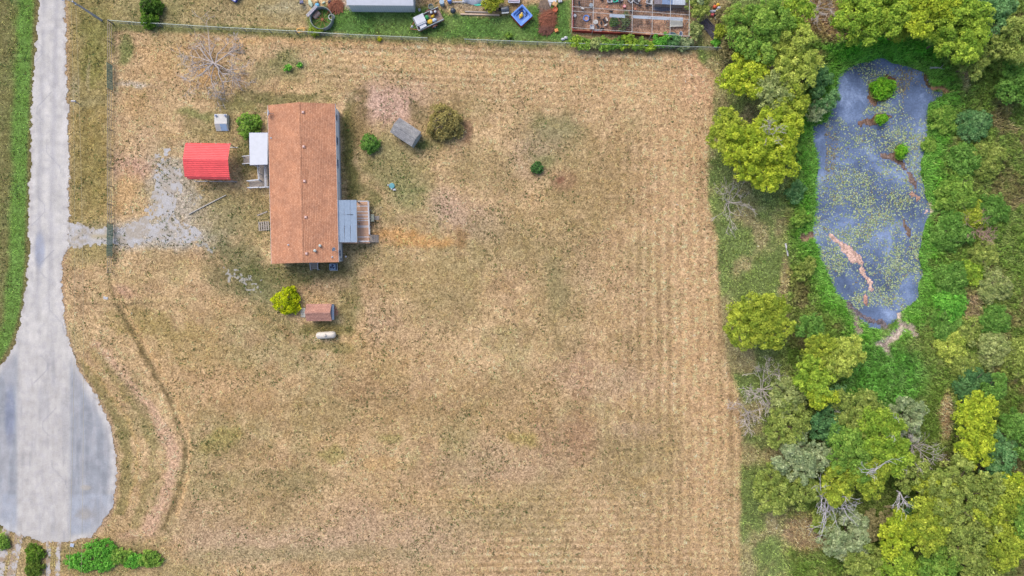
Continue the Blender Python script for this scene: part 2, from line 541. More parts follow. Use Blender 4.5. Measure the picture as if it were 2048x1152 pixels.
def cover(ux, uy):
    """photo colour of the ground cover and its texture weights (straw, green fleck, lushness)"""
    n = len(ux)
    wx = ux + 26 * (fbm(ux, uy, 60, 1) - 0.5)
    wy = uy + 26 * (fbm(ux, uy, 60, 4) - 0.5)
    f1 = fbm(ux, uy, 170, 2)
    f2 = fbm(ux, uy, 48, 7)
    f3 = fbm(ux, uy, 14, 9)
    c = np.tile(np.array((194, 166, 126), float), (n, 1))
    c = mixc(c, (206, 177, 136), sm(.42, .62, f1) * .7)
    c = mixc(c, (174, 148, 108), sm(.5, .72, f2) * .6)
    c = mixc(c, (162, 150, 108), sm(.48, .64, fbm(ux, uy, 85, 11)) * .55)
    c = mixc(c, (172, 144, 112), sm(.52, .66, fbm(ux, uy, 34, 13)) * .5)
    straw = np.full(n, .9)
    fleck = .30 + .3 * sm(.42, .6, fbm(ux, uy, 120, 3)) * sm(1350, 1150, ux)
    lush = np.zeros(n)
    field = sm(-6, 6, polysd(wx, wy, FIELD))
    # swaths left by the mower: rows across the north of the field, rows along its east side
    rowE = (0.5 + 0.5 * np.sin(ux / 3.25 + 2.2 * fbm(ux, uy, 60, 3))) * sm(1130, 1330, ux) * sm(215, 300, uy) * field
    rowN = (0.5 + 0.5 * np.sin((uy - 0.045 * ux) / 2.25 + 2.0 * fbm(ux, uy, 60, 8))) * sm(300, 110, uy) * sm(480, 760, ux) * field
    rowS = (0.5 + 0.5 * np.sin((uy + 0.02 * ux) / 2.3 + 2.0 * fbm(ux, uy, 70, 5))) * sm(900, 1010, uy) * sm(620, 1000, ux) * field * .8
    rowN = np.maximum(rowN, rowS)
    rowM = np.maximum(sm(300, 110, uy) * sm(480, 760, ux), .8 * sm(900, 1010, uy) * sm(620, 1000, ux))
    c = mixc(c, (216, 184, 146), .62 * np.maximum(rowE, 1.25 * rowN))
    c = mixc(c, (156, 130, 96), .5 * (np.maximum((1 - rowE) * sm(1130, 1330, ux) * sm(215, 300, uy), (1 - rowN / .8) * rowM) * field))
    for px, py, rx, ry, rot, col, st in PATCHES:
        near = (np.abs(ux - px) < rx * 2 + ry * 2 + 30) & (np.abs(uy - py) < rx * 2 + ry * 2 + 30)
        if not near.any():
            continue
        a = R(rot)
        dx, dy = wx[near] - px, wy[near] - py
        q = np.hypot((dx * math.cos(a) + dy * math.sin(a)) / rx, (-dx * math.sin(a) + dy * math.cos(a)) / ry)
        m = np.minimum(1, (1.05 if col[2] > col[0] * .68 else 1.2) * st) * sm(1.4, .45, q + .8 * (f3[near] - .5) + .5 * (f2[near] - .5))
        c[near] = mixc(c[near], col, m)
        if col[1] > col[0] * 0.93:
            fleck[near] = np.maximum(fleck[near], m)
            straw[near] = straw[near] * (1 - .4 * m)
        elif col[2] > col[0] * .68:
            straw[near] = straw[near] * (1 - .6 * m)
    for pts, wd, col, st in RUTS:
        m = st * sm(1.6, .4, linesd(wx * .5 + ux * .5, wy * .5 + uy * .5, pts) / wd + 1.8 * (f3 - .5) + 1.0 * (f2 - .5))
        c = mixc(c, col, m)
    # strip under the north fence stays green
    fl = linesd(ux, uy, [(226, 50), (330, 53), (600, 66), (860, 76), (1130, 86), (1440, 96)])
    m = .75 * sm(15, 4, fl + 10 * (f3 - .5)) * sm(.3, .55, f2 + .12)
    c = mixc(c, (112, 122, 72), m)
    fleck = np.maximum(fleck, m)
    # neighbour's lawn
    m = sm(-8, 6, polysd(wx, uy, LAWN_N) + 10 * (f3 - .5))
    c = mixc(c, (88, 122, 60), m)
    c = mixc(c, (112, 138, 74), m * sm(.5, .7, f2) * .8)
    lush = np.maximum(lush, .45 * m)
    straw *= (1 - m)
    # north-west yard: drier
    m = sm(60, 40, uy) * sm(640, 600, ux) * sm(140, 180, ux)
    c = mixc(c, (146, 138, 94), .55 * m)
    fleck = np.maximum(fleck, .6 * m)
    straw *= (1 - .5 * m)
    # bare dirt beside buildings to the north
    m = .8 * sm(1.3, .5, np.hypot((wx - 955) / 60, (wy - 14) / 14))
    c = mixc(c, (164, 150, 128), m)
    # chicken pen dirt
    m = sm(-3, 3, polysd(ux, uy, PEN))
    c = mixc(c, (168, 132, 108), m)
    c = mixc(c, (198, 158, 128), m * sm(.42, .62, f3) * sm(1255, 1290, ux) * .9)
    c = mixc(c, (128, 106, 92), m * sm(.5, .7, f2) * .8)
    straw *= (1 - .8 * m)
    fleck *= (1 - m)
    # left of the road
    rd = polysd(ux, uy, ROAD)
    m = sm(100, 60, ux) * sm(1070, 1050, uy)
    c = mixc(c, (110, 124, 70), m)
    c = mixc(c, (124, 116, 74), m * sm(.5, .66, f2) * .45)
    c = mixc(c, (128, 120, 82), m * sm(40, 5, ux) * .6)
    c = mixc(c, (102, 138, 64), m * sm(46, 30, -rd + 14 * (f2 - .5)) * sm(3, 12, -rd) * (.85 + .15 * f3))
    lush = np.maximum(lush, .4 * m)
    straw *= (1 - .85 * m)
    fleck = np.maximum(fleck, .5 * m)
    # verge
    m = sm(9, 2, -rd + 5 * (f3 - .5)) * sm(100, 130, ux)
    c = mixc(c, (176, 150, 122), m * .8)
    m = sm(8, 2, -rd + 5 * (f3 - .5)) * sm(100, 70, ux)
    c = mixc(c, (118, 106, 74), m * .7)
    # strip between road and fence: straw over green
    m = sm(130, 145, ux) * sm(232, 215, ux) * sm(560, 480, uy)
    c = mixc(c, (136, 126, 76), .5 * m)
    # south-west corner
    m = sm(1.2, .6, np.hypot((wx - 200) / 130, (wy - 1115) / 45))
    c = mixc(c, (120, 118, 72), .5 * m)
    lush = np.maximum(lush, .5 * m)
    # ---- the wild east side
    m = sm(-5, 5, polysd(wx * .5 + ux * .5, wy * .5 + uy * .5, EASTWILD))
    ec = np.tile(np.array((124, 134, 82), float), (n, 1))
    ec = mixc(ec, (164, 148, 112), sm(.5, .66, f2) * .75)
    ec = mixc(ec, (108, 128, 70), sm(.55, .42, f2) * .7)
    ec = mixc(ec, (104, 124, 66), sm(1560, 1600, ux) * .75)
    ec = mixc(ec, (128, 112, 90), sm(.55, .7, fbm(ux, uy, 40, 12)) * .75 * sm(1560, 1600, ux))
    ec = mixc(ec, (168, 140, 118), sm(1.3, .6, np.hypot((wx - 1610) / 60, (wy - 1065) / 38)) * .8)
    ec = mixc(ec, (180, 150, 122), sm(1.3, .6, np.hypot((wx - 1890) / 16, (wy - 830) / 48)) * .9)
    ec = mixc(ec, (182, 150, 130), sm(1.3, .6, np.hypot((wx - 1930) / 12, (wy - 160) / 34)) * .9)
    ec = mixc(ec, (162, 132, 112), sm(1.3, .6, np.hypot((wx - 1640) / 70, (wy - 40) / 45)) * .9)
    ec = mixc(ec, (150, 128, 108), sm(1.3, .6, np.hypot((wx - 1940) / 24, (wy - 620) / 40)) * .8)
    ec = mixc(ec, (158, 138, 108), sm(1.3, .6, np.hypot((wx - 1565) / 10, (wy - 560) / 55)) * .8)
    ec = mixc(ec, (150, 134, 100), sm(1.3, .6, np.hypot((wx - 1440) / 40, (wy - 60) / 60)) * .8)
    pd = polysd(wx * .6 + ux * .4, wy * .6 + uy * .4, POND)
    gr = sm(-62, -20, pd) * sm(.28, .5, f2 + .15)
    ec = mixc(ec, (98, 148, 64), gr * .9)
    ec = mixc(ec, (92, 140, 70), sm(1.25, .7, np.hypot((wx - 1760) / 90, (wy - 760) / 75)) * .85)
    ec = mixc(ec, (86, 148, 58), sm(1.25, .7, np.hypot((wx - 1770) / 120, (wy - 98) / 26)) * .85)
    c = c * (1 - m[:, None]) + ec * m[:, None]
    straw = straw * (1 - m) + .12 * m
    fleck = fleck * (1 - m) + .55 * m
    lush = np.maximum(lush, m * np.maximum(.35, np.maximum(gr, sm(1560, 1600, ux) * .8)))
    lush = np.where((ux > 1440) & (ux < 1560) & (m > .5), .3, lush)
    # the pond: wet mud at the rim and below the water, clay bars and islands
    z, d = pond_depth(ux, uy)
    m = sm(1, 7, d)
    c = mixc(c, (96, 92, 98), m)
    for pts, wd, col in MUDS:
        q = linesd(ux, uy, pts) / wd + 2.4 * (fbm(ux, uy, 13, 6) - .5)
        mm = sm(1.5, .9, q)
        c = mixc(c, col, mm * .95)
        lush *= 1 - mm
        fleck *= 1 - mm
    lush = np.where(d > 0, 0, lush)
    for cx, cy, rx, ry in ISLES:
        q = np.hypot((ux - cx) / rx, (uy - cy) / ry) + .35 * (fbm(ux, uy, 12, 5) - .5)
        c = mixc(c, (112, 86, 70), sm(1.4, 1.2, q))
        gm = sm(1.05, .8, q)
        c = mixc(c, (104, 160, 52), gm)
        lush = np.maximum(lush, gm)
    straw = np.where(d > -4, 0, straw)
    c = c + ((f3 - .5) * 22 * (1 - sm(-4, 4, d)))[:, None]
    return np.clip(c, 8, 245), np.stack([straw, fleck, lush], 1)


# ---- ground sheet: fine grid where the photograph looks, growing cells out to the horizon
def axis(a, b, step, far):
    mid = np.arange(a, b + step * .5, step)
    g = step
    out = []
    x = mid[-1]
    while x < far:
        g *= 1.35
        x += g
        out.append(x)
    o = np.array(out)
    return np.concatenate([-(o[::-1] - mid[-1]) + mid[0], mid, o])


GX = axis(-67.0, 67.0, 0.24, 2500)
GY = axis(-38.5, 38.5, 0.24, 2500)
gx, gy = np.meshgrid(GX, GY)
gx, gy = gx.ravel(), gy.ravel()
gu, gv = 1024 + gx / S, 576 - gy / S
gu_c, gv_c = np.clip(gu, -400, 2500), np.clip(gv, -400, 1700)
gz = ground_z(gu_c, gv_c)
gcol, gtex = cover(gu_c, gv_c)
nx, ny = len(GX), len(GY)
ii = (np.arange(ny - 1)[:, None] * nx + np.arange(nx - 1)[None, :]).ravel()
gf = np.stack([ii, ii + 1, ii + nx + 1, ii + nx], 1)


def ground_material():
    m, nt, b, L = material('dry_grass_ground')
    N = nt.nodes.new
    tc = N('ShaderNodeTexCoord')
    a1 = N('ShaderNodeAttribute')
    a1.attribute_name = 'cover'
    a2 = N('ShaderNodeAttribute')
    a2.attribute_name = 'tex'
    sp = N('ShaderNodeSeparateColor')
    L.new(a2.outputs['Color'], sp.inputs['Color'])

    def noise(sc, det, rough, dist=0.0):
        n_ = N('ShaderNodeTexNoise')
        n_.inputs['Scale'].default_value = sc
        n_.inputs['Detail'].default_value = det
        n_.inputs['Roughness'].default_value = rough
        n_.inputs['Distortion'].default_value = dist
        L.new(tc.outputs['Object'], n_.inputs['Vector'])
        return n_

    def ramp(src, p0, p1, c0=(0, 0, 0, 1), c1=(1, 1, 1, 1)):
        r_ = N('ShaderNodeValToRGB')
        r_.color_ramp.elements[0].position = p0
        r_.color_ramp.elements[1].position = p1
        r_.color_ramp.elements[0].color = c0
        r_.color_ramp.elements[1].color = c1
        L.new(src, r_.inputs['Fac'])
        return r_

    def mixn(kind, fac, a, b_):
        x = N('ShaderNodeMix')
        x.data_type = 'RGBA'
        x.blend_type = kind
        if isinstance(fac, float):
            x.inputs[0].default_value = fac
        else:
            L.new(fac, x.inputs[0])
        L.new(a, x.inputs[6])
        if isinstance(b_, tuple):
            x.inputs[7].default_value = b_
        else:
            L.new(b_, x.inputs[7])
        return x.outputs[2]

    # cut stems and thatch: light and dark streaks
    n1 = noise(2.6, 6, .68, .9)
    n2 = noise(6.0, 5, .7, .8)
    n3 = noise(1.1, 3, .55)
    r1 = ramp(n1.outputs['Fac'], .38, .64, (.60, .58, .55, 1), (1.34, 1.33, 1.32, 1))
    r2 = ramp(n2.outputs['Fac'], .36, .64, (.50, .49, .48, 1), (1.52, 1.52, 1.52, 1))
    c1 = mixn('MULTIPLY', 1.0, a1.outputs['Color'], r1.outputs['Color'])
    c2 = mixn('MULTIPLY', 1.0, c1, r2.outputs['Color'])
    # green regrowth between the thatch
    g1 = noise(4.2, 3, .6, .4)
    rg = ramp(g1.outputs['Fac'], .55, .66)
    r3 = ramp(n3.outputs['Fac'], .42, .62)
    mm = N('ShaderNodeMath')
    mm.operation = 'MULTIPLY'
    L.new(rg.outputs['Color'], mm.inputs[0])
    L.new(sp.outputs[1], mm.inputs[1])
    m2 = N('ShaderNodeMath')
    m2.operation = 'MULTIPLY'
    L.new(mm.outputs[0], m2.inputs[0])
    m3 = N('ShaderNodeMath')
    m3.operation = 'MULTIPLY_ADD'
    L.new(r3.outputs['Color'], m3.inputs[0])
    m3.inputs[1].default_value = .6
    m3.inputs[2].default_value = .4
    L.new(m3.outputs[0], m2.inputs[1])
    c3 = mixn('MIX', m2.outputs[0], c2, (*C(88, 98, 60), 1))
    L.new(c3, b.inputs['Base Color'])
    b.inputs['Roughness'].default_value = .95
    b.inputs['Specular IOR Level'].default_value = .1
    bp = N('ShaderNodeBump')
    bp.inputs['Strength'].default_value = .55
    bp.inputs['Distance'].default_value = .08
    L.new(n1.outputs['Fac'], bp.inputs['Height'])
    L.new(bp.outputs['Normal'], b.inputs['Normal'])
    return m


ground = np_mesh('ground', np.stack([gx, gy, gz], 1), gf, ground_material(),
                 cols={'cover': lin(gcol) * K, 'tex': gtex}, k='structure', smooth=True)

# lookup of height, cover and texture for everything that grows
_iu = np.arange(-60, 2110, 3.0)
_iv = np.arange(-60, 1215, 3.0)
_mu, _mv = np.meshgrid(_iu, _iv)
LZ = ground_z(_mu.ravel(), _mv.ravel()).reshape(_mu.shape)
_lc, _lt = cover(_mu.ravel(), _mv.ravel())
LC = _lc.reshape(*_mu.shape, 3)
LT = _lt.reshape(*_mu.shape, 3)


def look(u, v):
    i = np.clip(((v + 60) / 3).round().astype(int), 0, LZ.shape[0] - 1)
    j = np.clip(((u + 60) / 3).round().astype(int), 0, LZ.shape[1] - 1)
    return LZ[i, j], LC[i, j], LT[i, j]


def gzp(px, py):
    return float(ground_z(np.array([float(px)]), np.array([float(py)]))[0])


# ---- road, driveway and tracks: fine sheets a little above the ground
def patch(name, poly_bounds, mask_fn, z, col_fn, mtl, step=1.9, follow=True):
    u0, v0, u1, v1 = poly_bounds
    us, vs_ = np.arange(u0, u1, step), np.arange(v0, v1, step)
    U, V = np.meshgrid(us, vs_)
    n_u = len(us)
    U, V = U.ravel(), V.ravel()
    m = mask_fn(U, V)
    i_ = (np.arange(len(vs_) - 1)[:, None] * n_u + np.arange(n_u - 1)[None, :]).ravel()
    F = np.stack([i_ + n_u, i_ + n_u + 1, i_ + 1, i_], 1)
    F = F[m[F].mean(1) > 0.5]
    used = np.unique(F)
    remap = np.full(len(U), -1)
    remap[used] = np.arange(len(used))
    U, V = U[used], V[used]
    # round the stair-steps of the rim with a little jitter
    zz = (ground_z(U, V) if follow else 0) + z
    X = (U - 1024) * S
    Y = (576 - V) * S
    return np_mesh(name, np.stack([X, Y, zz], 1), remap[F], mtl, cols={'cover': lin(col_fn(U, V)) * K}, k='structure', smooth=True)


def gravel_material(name, lo=.78, hi=1.16, sc=11.0, rough=.9):
    m, nt, b, L = material(name)
    N = nt.nodes.new
    tc = N('ShaderNodeTexCoord')
    a1 = N('ShaderNodeAttribute')
    a1.attribute_name = 'cover'
    nz = N('ShaderNodeTexNoise')
    nz.inputs['Scale'].default_value = sc
    nz.inputs['Detail'].default_value = 6
    nz.inputs['Roughness'].default_value = .75
    L.new(tc.outputs['Object'], nz.inputs['Vector'])
    cr = N('ShaderNodeValToRGB')
    cr.color_ramp.elements[0].position = .32
    cr.color_ramp.elements[1].position = .68
    cr.color_ramp.elements[0].color = (lo, lo, lo, 1)
    cr.color_ramp.elements[1].color = (hi, hi, hi, 1)
    L.new(nz.outputs['Fac'], cr.inputs['Fac'])
    x = N('ShaderNodeMix')
    x.data_type = 'RGBA'
    x.blend_type = 'MULTIPLY'
    x.inputs[0].default_value = 1.0
    L.new(a1.outputs['Color'], x.inputs[6])
    L.new(cr.outputs['Color'], x.inputs[7])
    L.new(x.outputs[2], b.inputs['Base Color'])
    b.inputs['Roughness'].default_value = rough
    b.inputs['Specular IOR Level'].default_value = .2
    bp = N('ShaderNodeBump')
    bp.inputs['Strength'].default_value = .35
    bp.inputs['Distance'].default_value = .02
    L.new(nz.outputs['Fac'], bp.inputs['Height'])
    L.new(bp.outputs['Normal'], b.inputs['Normal'])
    return m


def road_mask(u, v):
    return (polysd(u, v, ROAD) + 11 * (fbm(u, v, 6, 3) - .5) + 9 * (fbm(u, v, 20, 6) - .5) + 3 * (fbm(u, v, 40, 5) - .5) > 0).astype(float)


def road_col(u, v):
    f1, f2, f3 = fbm(u, v, 50, 2), fbm(u * 2.2, v * .35, 26, 6), fbm(u, v, 8, 4)
    c = np.tile(np.array((206, 202, 196), float), (len(u), 1))
    mid = 100 - 0.022 * v
    for off in (-13, 13):     # worn wheel tracks
        c = mixc(c, (172, 170, 172), .6 * np.exp(-((u - mid - off) / 6) ** 2) * sm(700, 560, v) * sm(.3, .6, f2 + .1))
    d = polysd(u, v, ROAD)
    c = mixc(c, (204, 200, 196), .7 * sm(12, 4, d + 5 * (f3 - .5)))
    c = mixc(c, (180, 170, 160), .45 * sm(9, 1, d) * sm(.45, .6, f3))
    # turning circle: bluish newer chip seal either side of the worn lane
    lane = sm(34 - .006 * v, 42, u - 0) * sm(146, 132, u + 0.0 * v)
    circ = sm(640, 730, v) * sm(4, 22, d)
    c = mixc(c, (150, 154, 160), circ * (1 - lane) * .95)
    c = mixc(c, (170, 173, 178), circ * (1 - lane) * sm(.42, .62, f2) * .8)
    c = mixc(c, (176, 182, 192), sm(985, 992, v) * (1 - lane) * sm(1075, 1060, v) * .6)
    c = mixc(c, (194, 190, 185), sm(640, 730, v) * lane * .8)
    c = mixc(c, (168, 167, 168), sm(640, 730, v) * sm(.52, .7, f2) * .5)
    c = mixc(c, (140, 150, 175), .55 * sm(1.2, .5, np.hypot((u - 80) / 12, (v - 500) / 40)))
    c = mixc(c, (120, 130, 158), .5 * sm(1.2, .4, np.hypot((u - 20) / 12, (v - 830) / 70)))
    c = mixc(c, (176, 174, 178), .3 * sm(.5, .7, f3))
    c = c * (1 + .16 * (fbm(u, v, 13, 9) - .5) + .10 * (fbm(u * 3, v * .5, 16, 11) - .5))[:, None]
    for q_ in range(9):      # cracks and tar lines
        x0, y0 = 70 + 50 * ((q_ * .37) % 1), 80 + q_ * 105
        ln_ = [(x0 + 16 * math.sin(q_ * 2.1 + k_), y0 + k_ * 14) for k_ in range(5)]
        c = mixc(c, (142, 144, 152), .35 * sm(1.6, .4, linesd(u, v, ln_) + 2 * (f3 - .5)))
    c = mixc(c, (156, 150, 142), .6 * sm(1.3, .5, np.hypot((u - 172) / 18, (v - 1028) / 16) + 1.2 * (f3 - .5)))
    c = mixc(c, (186, 176, 160), .6 * sm(1.2, .5, np.hypot((u - 172) / 12, (v - 975) / 6) + .5 * (f3 - .5)))
    c = mixc(c, (176, 172, 166), .6 * sm(1.2, .5, np.hypot((u - 170) / 9, (v - 1030) / 9) + .5 * (f3 - .5)))
    return c


patch('road', (-110, -100, 250, 1095), road_mask, 0.035, road_col, gravel_material('chip_seal', .78, 1.16, 9))
DRIVE = [(130, 440), (160, 446), (190, 455), (218, 456), (245, 454), (275, 440), (290, 420), (303, 395), (306, 360), (308, 320), (320, 290), (340, 292), (345, 325), (365, 340), (368, 380), (358, 410),
         (352, 430), (400, 455), (410, 478), (360, 490), (300, 486), (270, 492), (240, 492), (200, 490), (160, 498), (130, 502)]


def drive_mask(u, v):
    d = polysd(u, v, DRIVE)
    fuzzy = sm(250, 310, u)
    n_ = fbm(u, v, 9, 8)
    fine = fbm(u, v, 5.0, 12, 3)
    return ((d + 16 * (fine - .5) + 14 * (fbm(u, v, 18, 3) - .5) > 1 + 3 * fuzzy) & (fine + .30 * (1 - fuzzy) + .012 * np.clip(d, 0, 10) + .6 * (fbm(u, v, 26, 3) - .5) > .47)).astype(float)


def drive_col(u, v):
    f2, f3 = fbm(u, v, 22, 2), fbm(u, v, 7, 4)
    c = np.tile(np.array((190, 187, 184), float), (len(u), 1))
    c = mixc(c, (178, 166, 148), sm(.45, .62, f2) * .7)
    c = mixc(c, (200, 199, 202), sm(.5, .7, f3) * .6)
    c = mixc(c, (178, 160, 118), .6 * np.exp(-((v - 473) / 5) ** 2) * sm(170, 190, u) * sm(250, 215, u))
    return c


patch('driveway', (128, 285, 412, 505), drive_mask, 0.012, drive_col, gravel_material('driveway_gravel', .66, 1.22, 7), step=1.5)
CHIPS = [(1.0, [(455, 545), (490, 560), (510, 575)], 22), (.8, [(395, 480), (420, 500)], 14), (.8, [(385, 405), (410, 385)], 10)]


def chips_mask(u, v):
    m = np.zeros(u.shape)
    n_ = fbm(u, v, 4, 9, 3)
    for st, pts, w in CHIPS:
        m = np.maximum(m, (n_ > .52 + .2 * sm(.2, 1, linesd(u, v, pts) / w)).astype(float) * (linesd(u, v, pts) < w))
    return m


patch('gravel', (370, 370, 540, 600), chips_mask, 0.012, lambda u, v: np.tile(np.array((172, 168, 158), float), (len(u), 1)), gravel_material('scattered_gravel', .72, 1.18, 9), step=1.5)


def track_mask(u, v):
    m = np.zeros(u.shape)
    for grp, w in ((TRACK1, 9), (TRACK2, 5)):
        for pts in grp:
            m = np.maximum(m, (linesd(u, v, pts) + 4 * (fbm(u, v, 9, 3) - .5) < w).astype(float))
    return m


patch('track', (-60, 1050, 135, 1230), track_mask, 0.018, lambda u, v: mixc(np.tile(np.array((196, 190, 186), float), (len(u), 1)), (170, 150, 128), sm(.5, .65, fbm(u, v, 14, 2))), gravel_material('track_gravel', .8, 1.14, 9))


# ---- water
def water_material():
    m, nt, b, L = material('pond_water')
    N = nt.nodes.new
    tc = N('ShaderNodeTexCoord')
    n1 = N('ShaderNodeTexNoise')
    n1.inputs['Scale'].default_value = .22
    n1.inputs['Detail'].default_value = 7
    n1.inputs['Roughness'].default_value = .62
    n1.inputs['Distortion'].default_value = .6
    L.new(tc.outputs['Object'], n1.inputs['Vector'])
    cr = N('ShaderNodeValToRGB')
    e = cr.color_ramp.elements
    e[0].position, e[0].color = .34, (*C(84, 99, 126), 1)  # murky blue-grey, with the sky's reflection put into the base colour
    e[1].position, e[1].color = .70, (*C(156, 176, 210), 1)
    k = e.new(.54)
    k.color = (*C(112, 131, 164), 1)
    L.new(n1.outputs['Fac'], cr.inputs['Fac'])
    n3 = N('ShaderNodeTexNoise')
    n3.inputs['Scale'].default_value = 5
    n3.inputs['Detail'].default_value = 4
    L.new(tc.outputs['Object'], n3.inputs['Vector'])
    c3 = N('ShaderNodeValToRGB')
    c3.color_ramp.elements[0].position = .35
    c3.color_ramp.elements[1].position = .65
    c3.color_ramp.elements[0].color = (.78, .78, .8, 1)
    c3.color_ramp.elements[1].color = (1.15, 1.15, 1.15, 1)
    L.new(n3.outputs['Fac'], c3.inputs['Fac'])
    x = N('ShaderNodeMix')
    x.data_type = 'RGBA'
    x.blend_type = 'MULTIPLY'
    x.inputs[0].default_value = .9
    L.new(cr.outputs['Color'], x.inputs[6])
    L.new(c3.outputs['Color'], x.inputs[7])
    L.new(x.outputs[2], b.inputs['Base Color'])
    b.inputs['Roughness'].default_value = .18
    b.inputs['IOR'].default_value = 1.33
    n2 = N('ShaderNodeTexNoise')
    n2.inputs['Scale'].default_value = 3
    n2.inputs['Detail'].default_value = 3
    L.new(tc.outputs['Object'], n2.inputs['Vector'])
    bp = N('ShaderNodeBump')
    bp.inputs['Strength'].default_value = .12
    bp.inputs['Distance'].default_value = .03
    L.new(n2.outputs['Fac'], bp.inputs['Height'])
    L.new(bp.outputs['Normal'], b.inputs['Normal'])
    return m


wb = MB()
wp = [P(*q)[:2] for q in [(1600, 90), (1600, 720), (1925, 720), (1925, 90)]]
wb.add([(x, y, WATER_Z) for x, y in wp], [(0, 1, 2, 3)])
wo = wb.build('pond_water', water_material())
wo['kind'] = 'structure'

# ---- scattered cover, uncountable: straw, tufts, pond-side grass, lily pads, undergrowth
rs = np.random.RandomState(11)


def blades(name, u, v, n_per, length, width, tall, lean, col, spread, mtl, jit=.12, quad=True):
    """tufts of n_per blades at photo-ground positions; flat quads leaning out from the tuft"""
    m = len(u)
    z, _, _ = look(u, v)
    X = np.repeat((u - 1024) * S, n_per) + rs.randn(m * n_per) * spread
    Y = np.repeat((576 - v) * S, n_per) + rs.randn(m * n_per) * spread
    Z = np.repeat(z, n_per)
    a = rs.rand(m * n_per) * 2 * np.pi
    ln = np.repeat(length, n_per) * (.6 + .8 * rs.rand(m * n_per)) if np.ndim(length) else length * (.6 + .8 * rs.rand(m * n_per))
    ht = np.repeat(tall, n_per) * (.5 + .8 * rs.rand(m * n_per)) if np.ndim(tall) else tall * (.5 + .8 * rs.rand(m * n_per))
    dx, dy = np.cos(a) * ln, np.sin(a) * ln
    sx, sy = -np.sin(a) * width / 2, np.cos(a) * width / 2
    base = np.stack([X, Y, Z + .004], 1)
    tip = np.stack([X + dx * lean, Y + dy * lean, Z + ht], 1)
    sd_ = np.stack([sx, sy, np.zeros_like(sx)], 1)
    V = np.stack([base - sd_, base + sd_, tip + sd_ * .5, tip - sd_ * .5], 1).reshape(-1, 3)
    F = np.arange(len(V)).reshape(-1, 4)
    cc = np.repeat(col, n_per, 0) * (1 + jit * rs.randn(m * n_per, 1))
    cv = np.repeat(np.clip(lin(np.clip(cc, 5, 250)) * K, 0, .9), 4, 0)
    return np_mesh(name, V, F, mtl, cols=cv, k='stuff')


GRASS = leaf_mat('grass_blade', .25)
# straw left by the mower
u = rs.rand(90000) * 2100 - 20
v = rs.rand(90000) * 1190 - 15
_, cc, tt = look(u, v)
row = np.maximum((0.5 + 0.5 * np.sin(u / 3.25 + 2.2 * fbm(u, v, 60, 3))) * sm(1130, 1330, u) * sm(215, 300, v), (0.5 + 0.5 * np.sin((v - 0.045 * u) / 2.25 + 2.0 * fbm(u, v, 60, 8))) * sm(300, 110, v) * sm(480, 760, u))
row = np.maximum(row, .8 * (0.5 + 0.5 * np.sin((v + 0.02 * u) / 2.3 + 2.0 * fbm(u, v, 70, 5))) * sm(900, 1010, v) * sm(620, 1000, u))
keep = rs.rand(90000) < tt[:, 0] * (.10 + .34 * sm(.4, .6, fbm(u, v, 22, 5)) + .62 * row ** 2)
keep &= (polysd(u, v, ROAD) < -2) & (polysd(u, v, DRIVE) < 2)
u, v, cc = u[keep], v[keep], cc[keep]
straw_c = np.clip(cc * (1.0 + .28 * rs.rand(len(u), 1)) + np.array((18, 16, 9)), 0, 250)
tag(blades('straw', u, v, 6, .32, .055, .09, 1.0, straw_c, .10, GRASS), 'cut dry straw strewn in rows over the mown field', 'straw')
# green regrowth tufts
u = rs.rand(90000) * 2100 - 20
v = rs.rand(90000) * 1190 - 15
_, cc, tt = look(u, v)
keep = rs.rand(90000) < np.clip(tt[:, 1] * (.06 + .9 * sm(.46, .64, fbm(u, v, 30, 6))), 0, .8)
keep &= (polysd(u, v, ROAD) < -2) & (polysd(u, v, PEN) < 2)
u, v = u[keep], v[keep]
tc_ = np.stack([72 + 44 * rs.rand(len(u)), 88 + 40 * rs.rand(len(u)), 50 + 26 * rs.rand(len(u))], 1)
tag(blades('green_tuft', u, v, 4, .14, .06, .09, .8, tc_, .06, GRASS), 'small green weed tufts growing through the dry mown field', 'grass')
# lush grass at the pond, in the lawn and left of the road
u = np.concatenate([1400 + rs.rand(90000) * 680, rs.rand(40000) * 1400 - 20])
v = np.concatenate([rs.rand(90000) * 1190 - 15, rs.rand(40000) * 1190 - 15])
_, cc, tt = look(u, v)
keep = rs.rand(len(u)) < tt[:, 2] * np.where(u > 1400, .75, 1.0)
keep &= (polysd(u, v, ROAD) < -2) & (polysd(u, v, PEN) < 2)
u, v, cc, tt = u[keep], v[keep], cc[keep], tt[keep]
gcv = np.clip(cc * (1.12 + .46 * rs.rand(len(u), 1)) + np.array((18, 18, 8)), 0, 245)
tall = np.where(u > 1560, .42, .12) * (.6 + .8 * fbm(u, v, 30, 4)) * np.where(tt[:, 2] > .5, 1.0, .6)
ln_ = np.where(u > 1560, .34, .14)
tag(blades('lush_grass', u, v, 4, ln_, .075, tall, .9, gcv, .12, GRASS), 'lush green grass round the pond and on the lawns', 'grass')

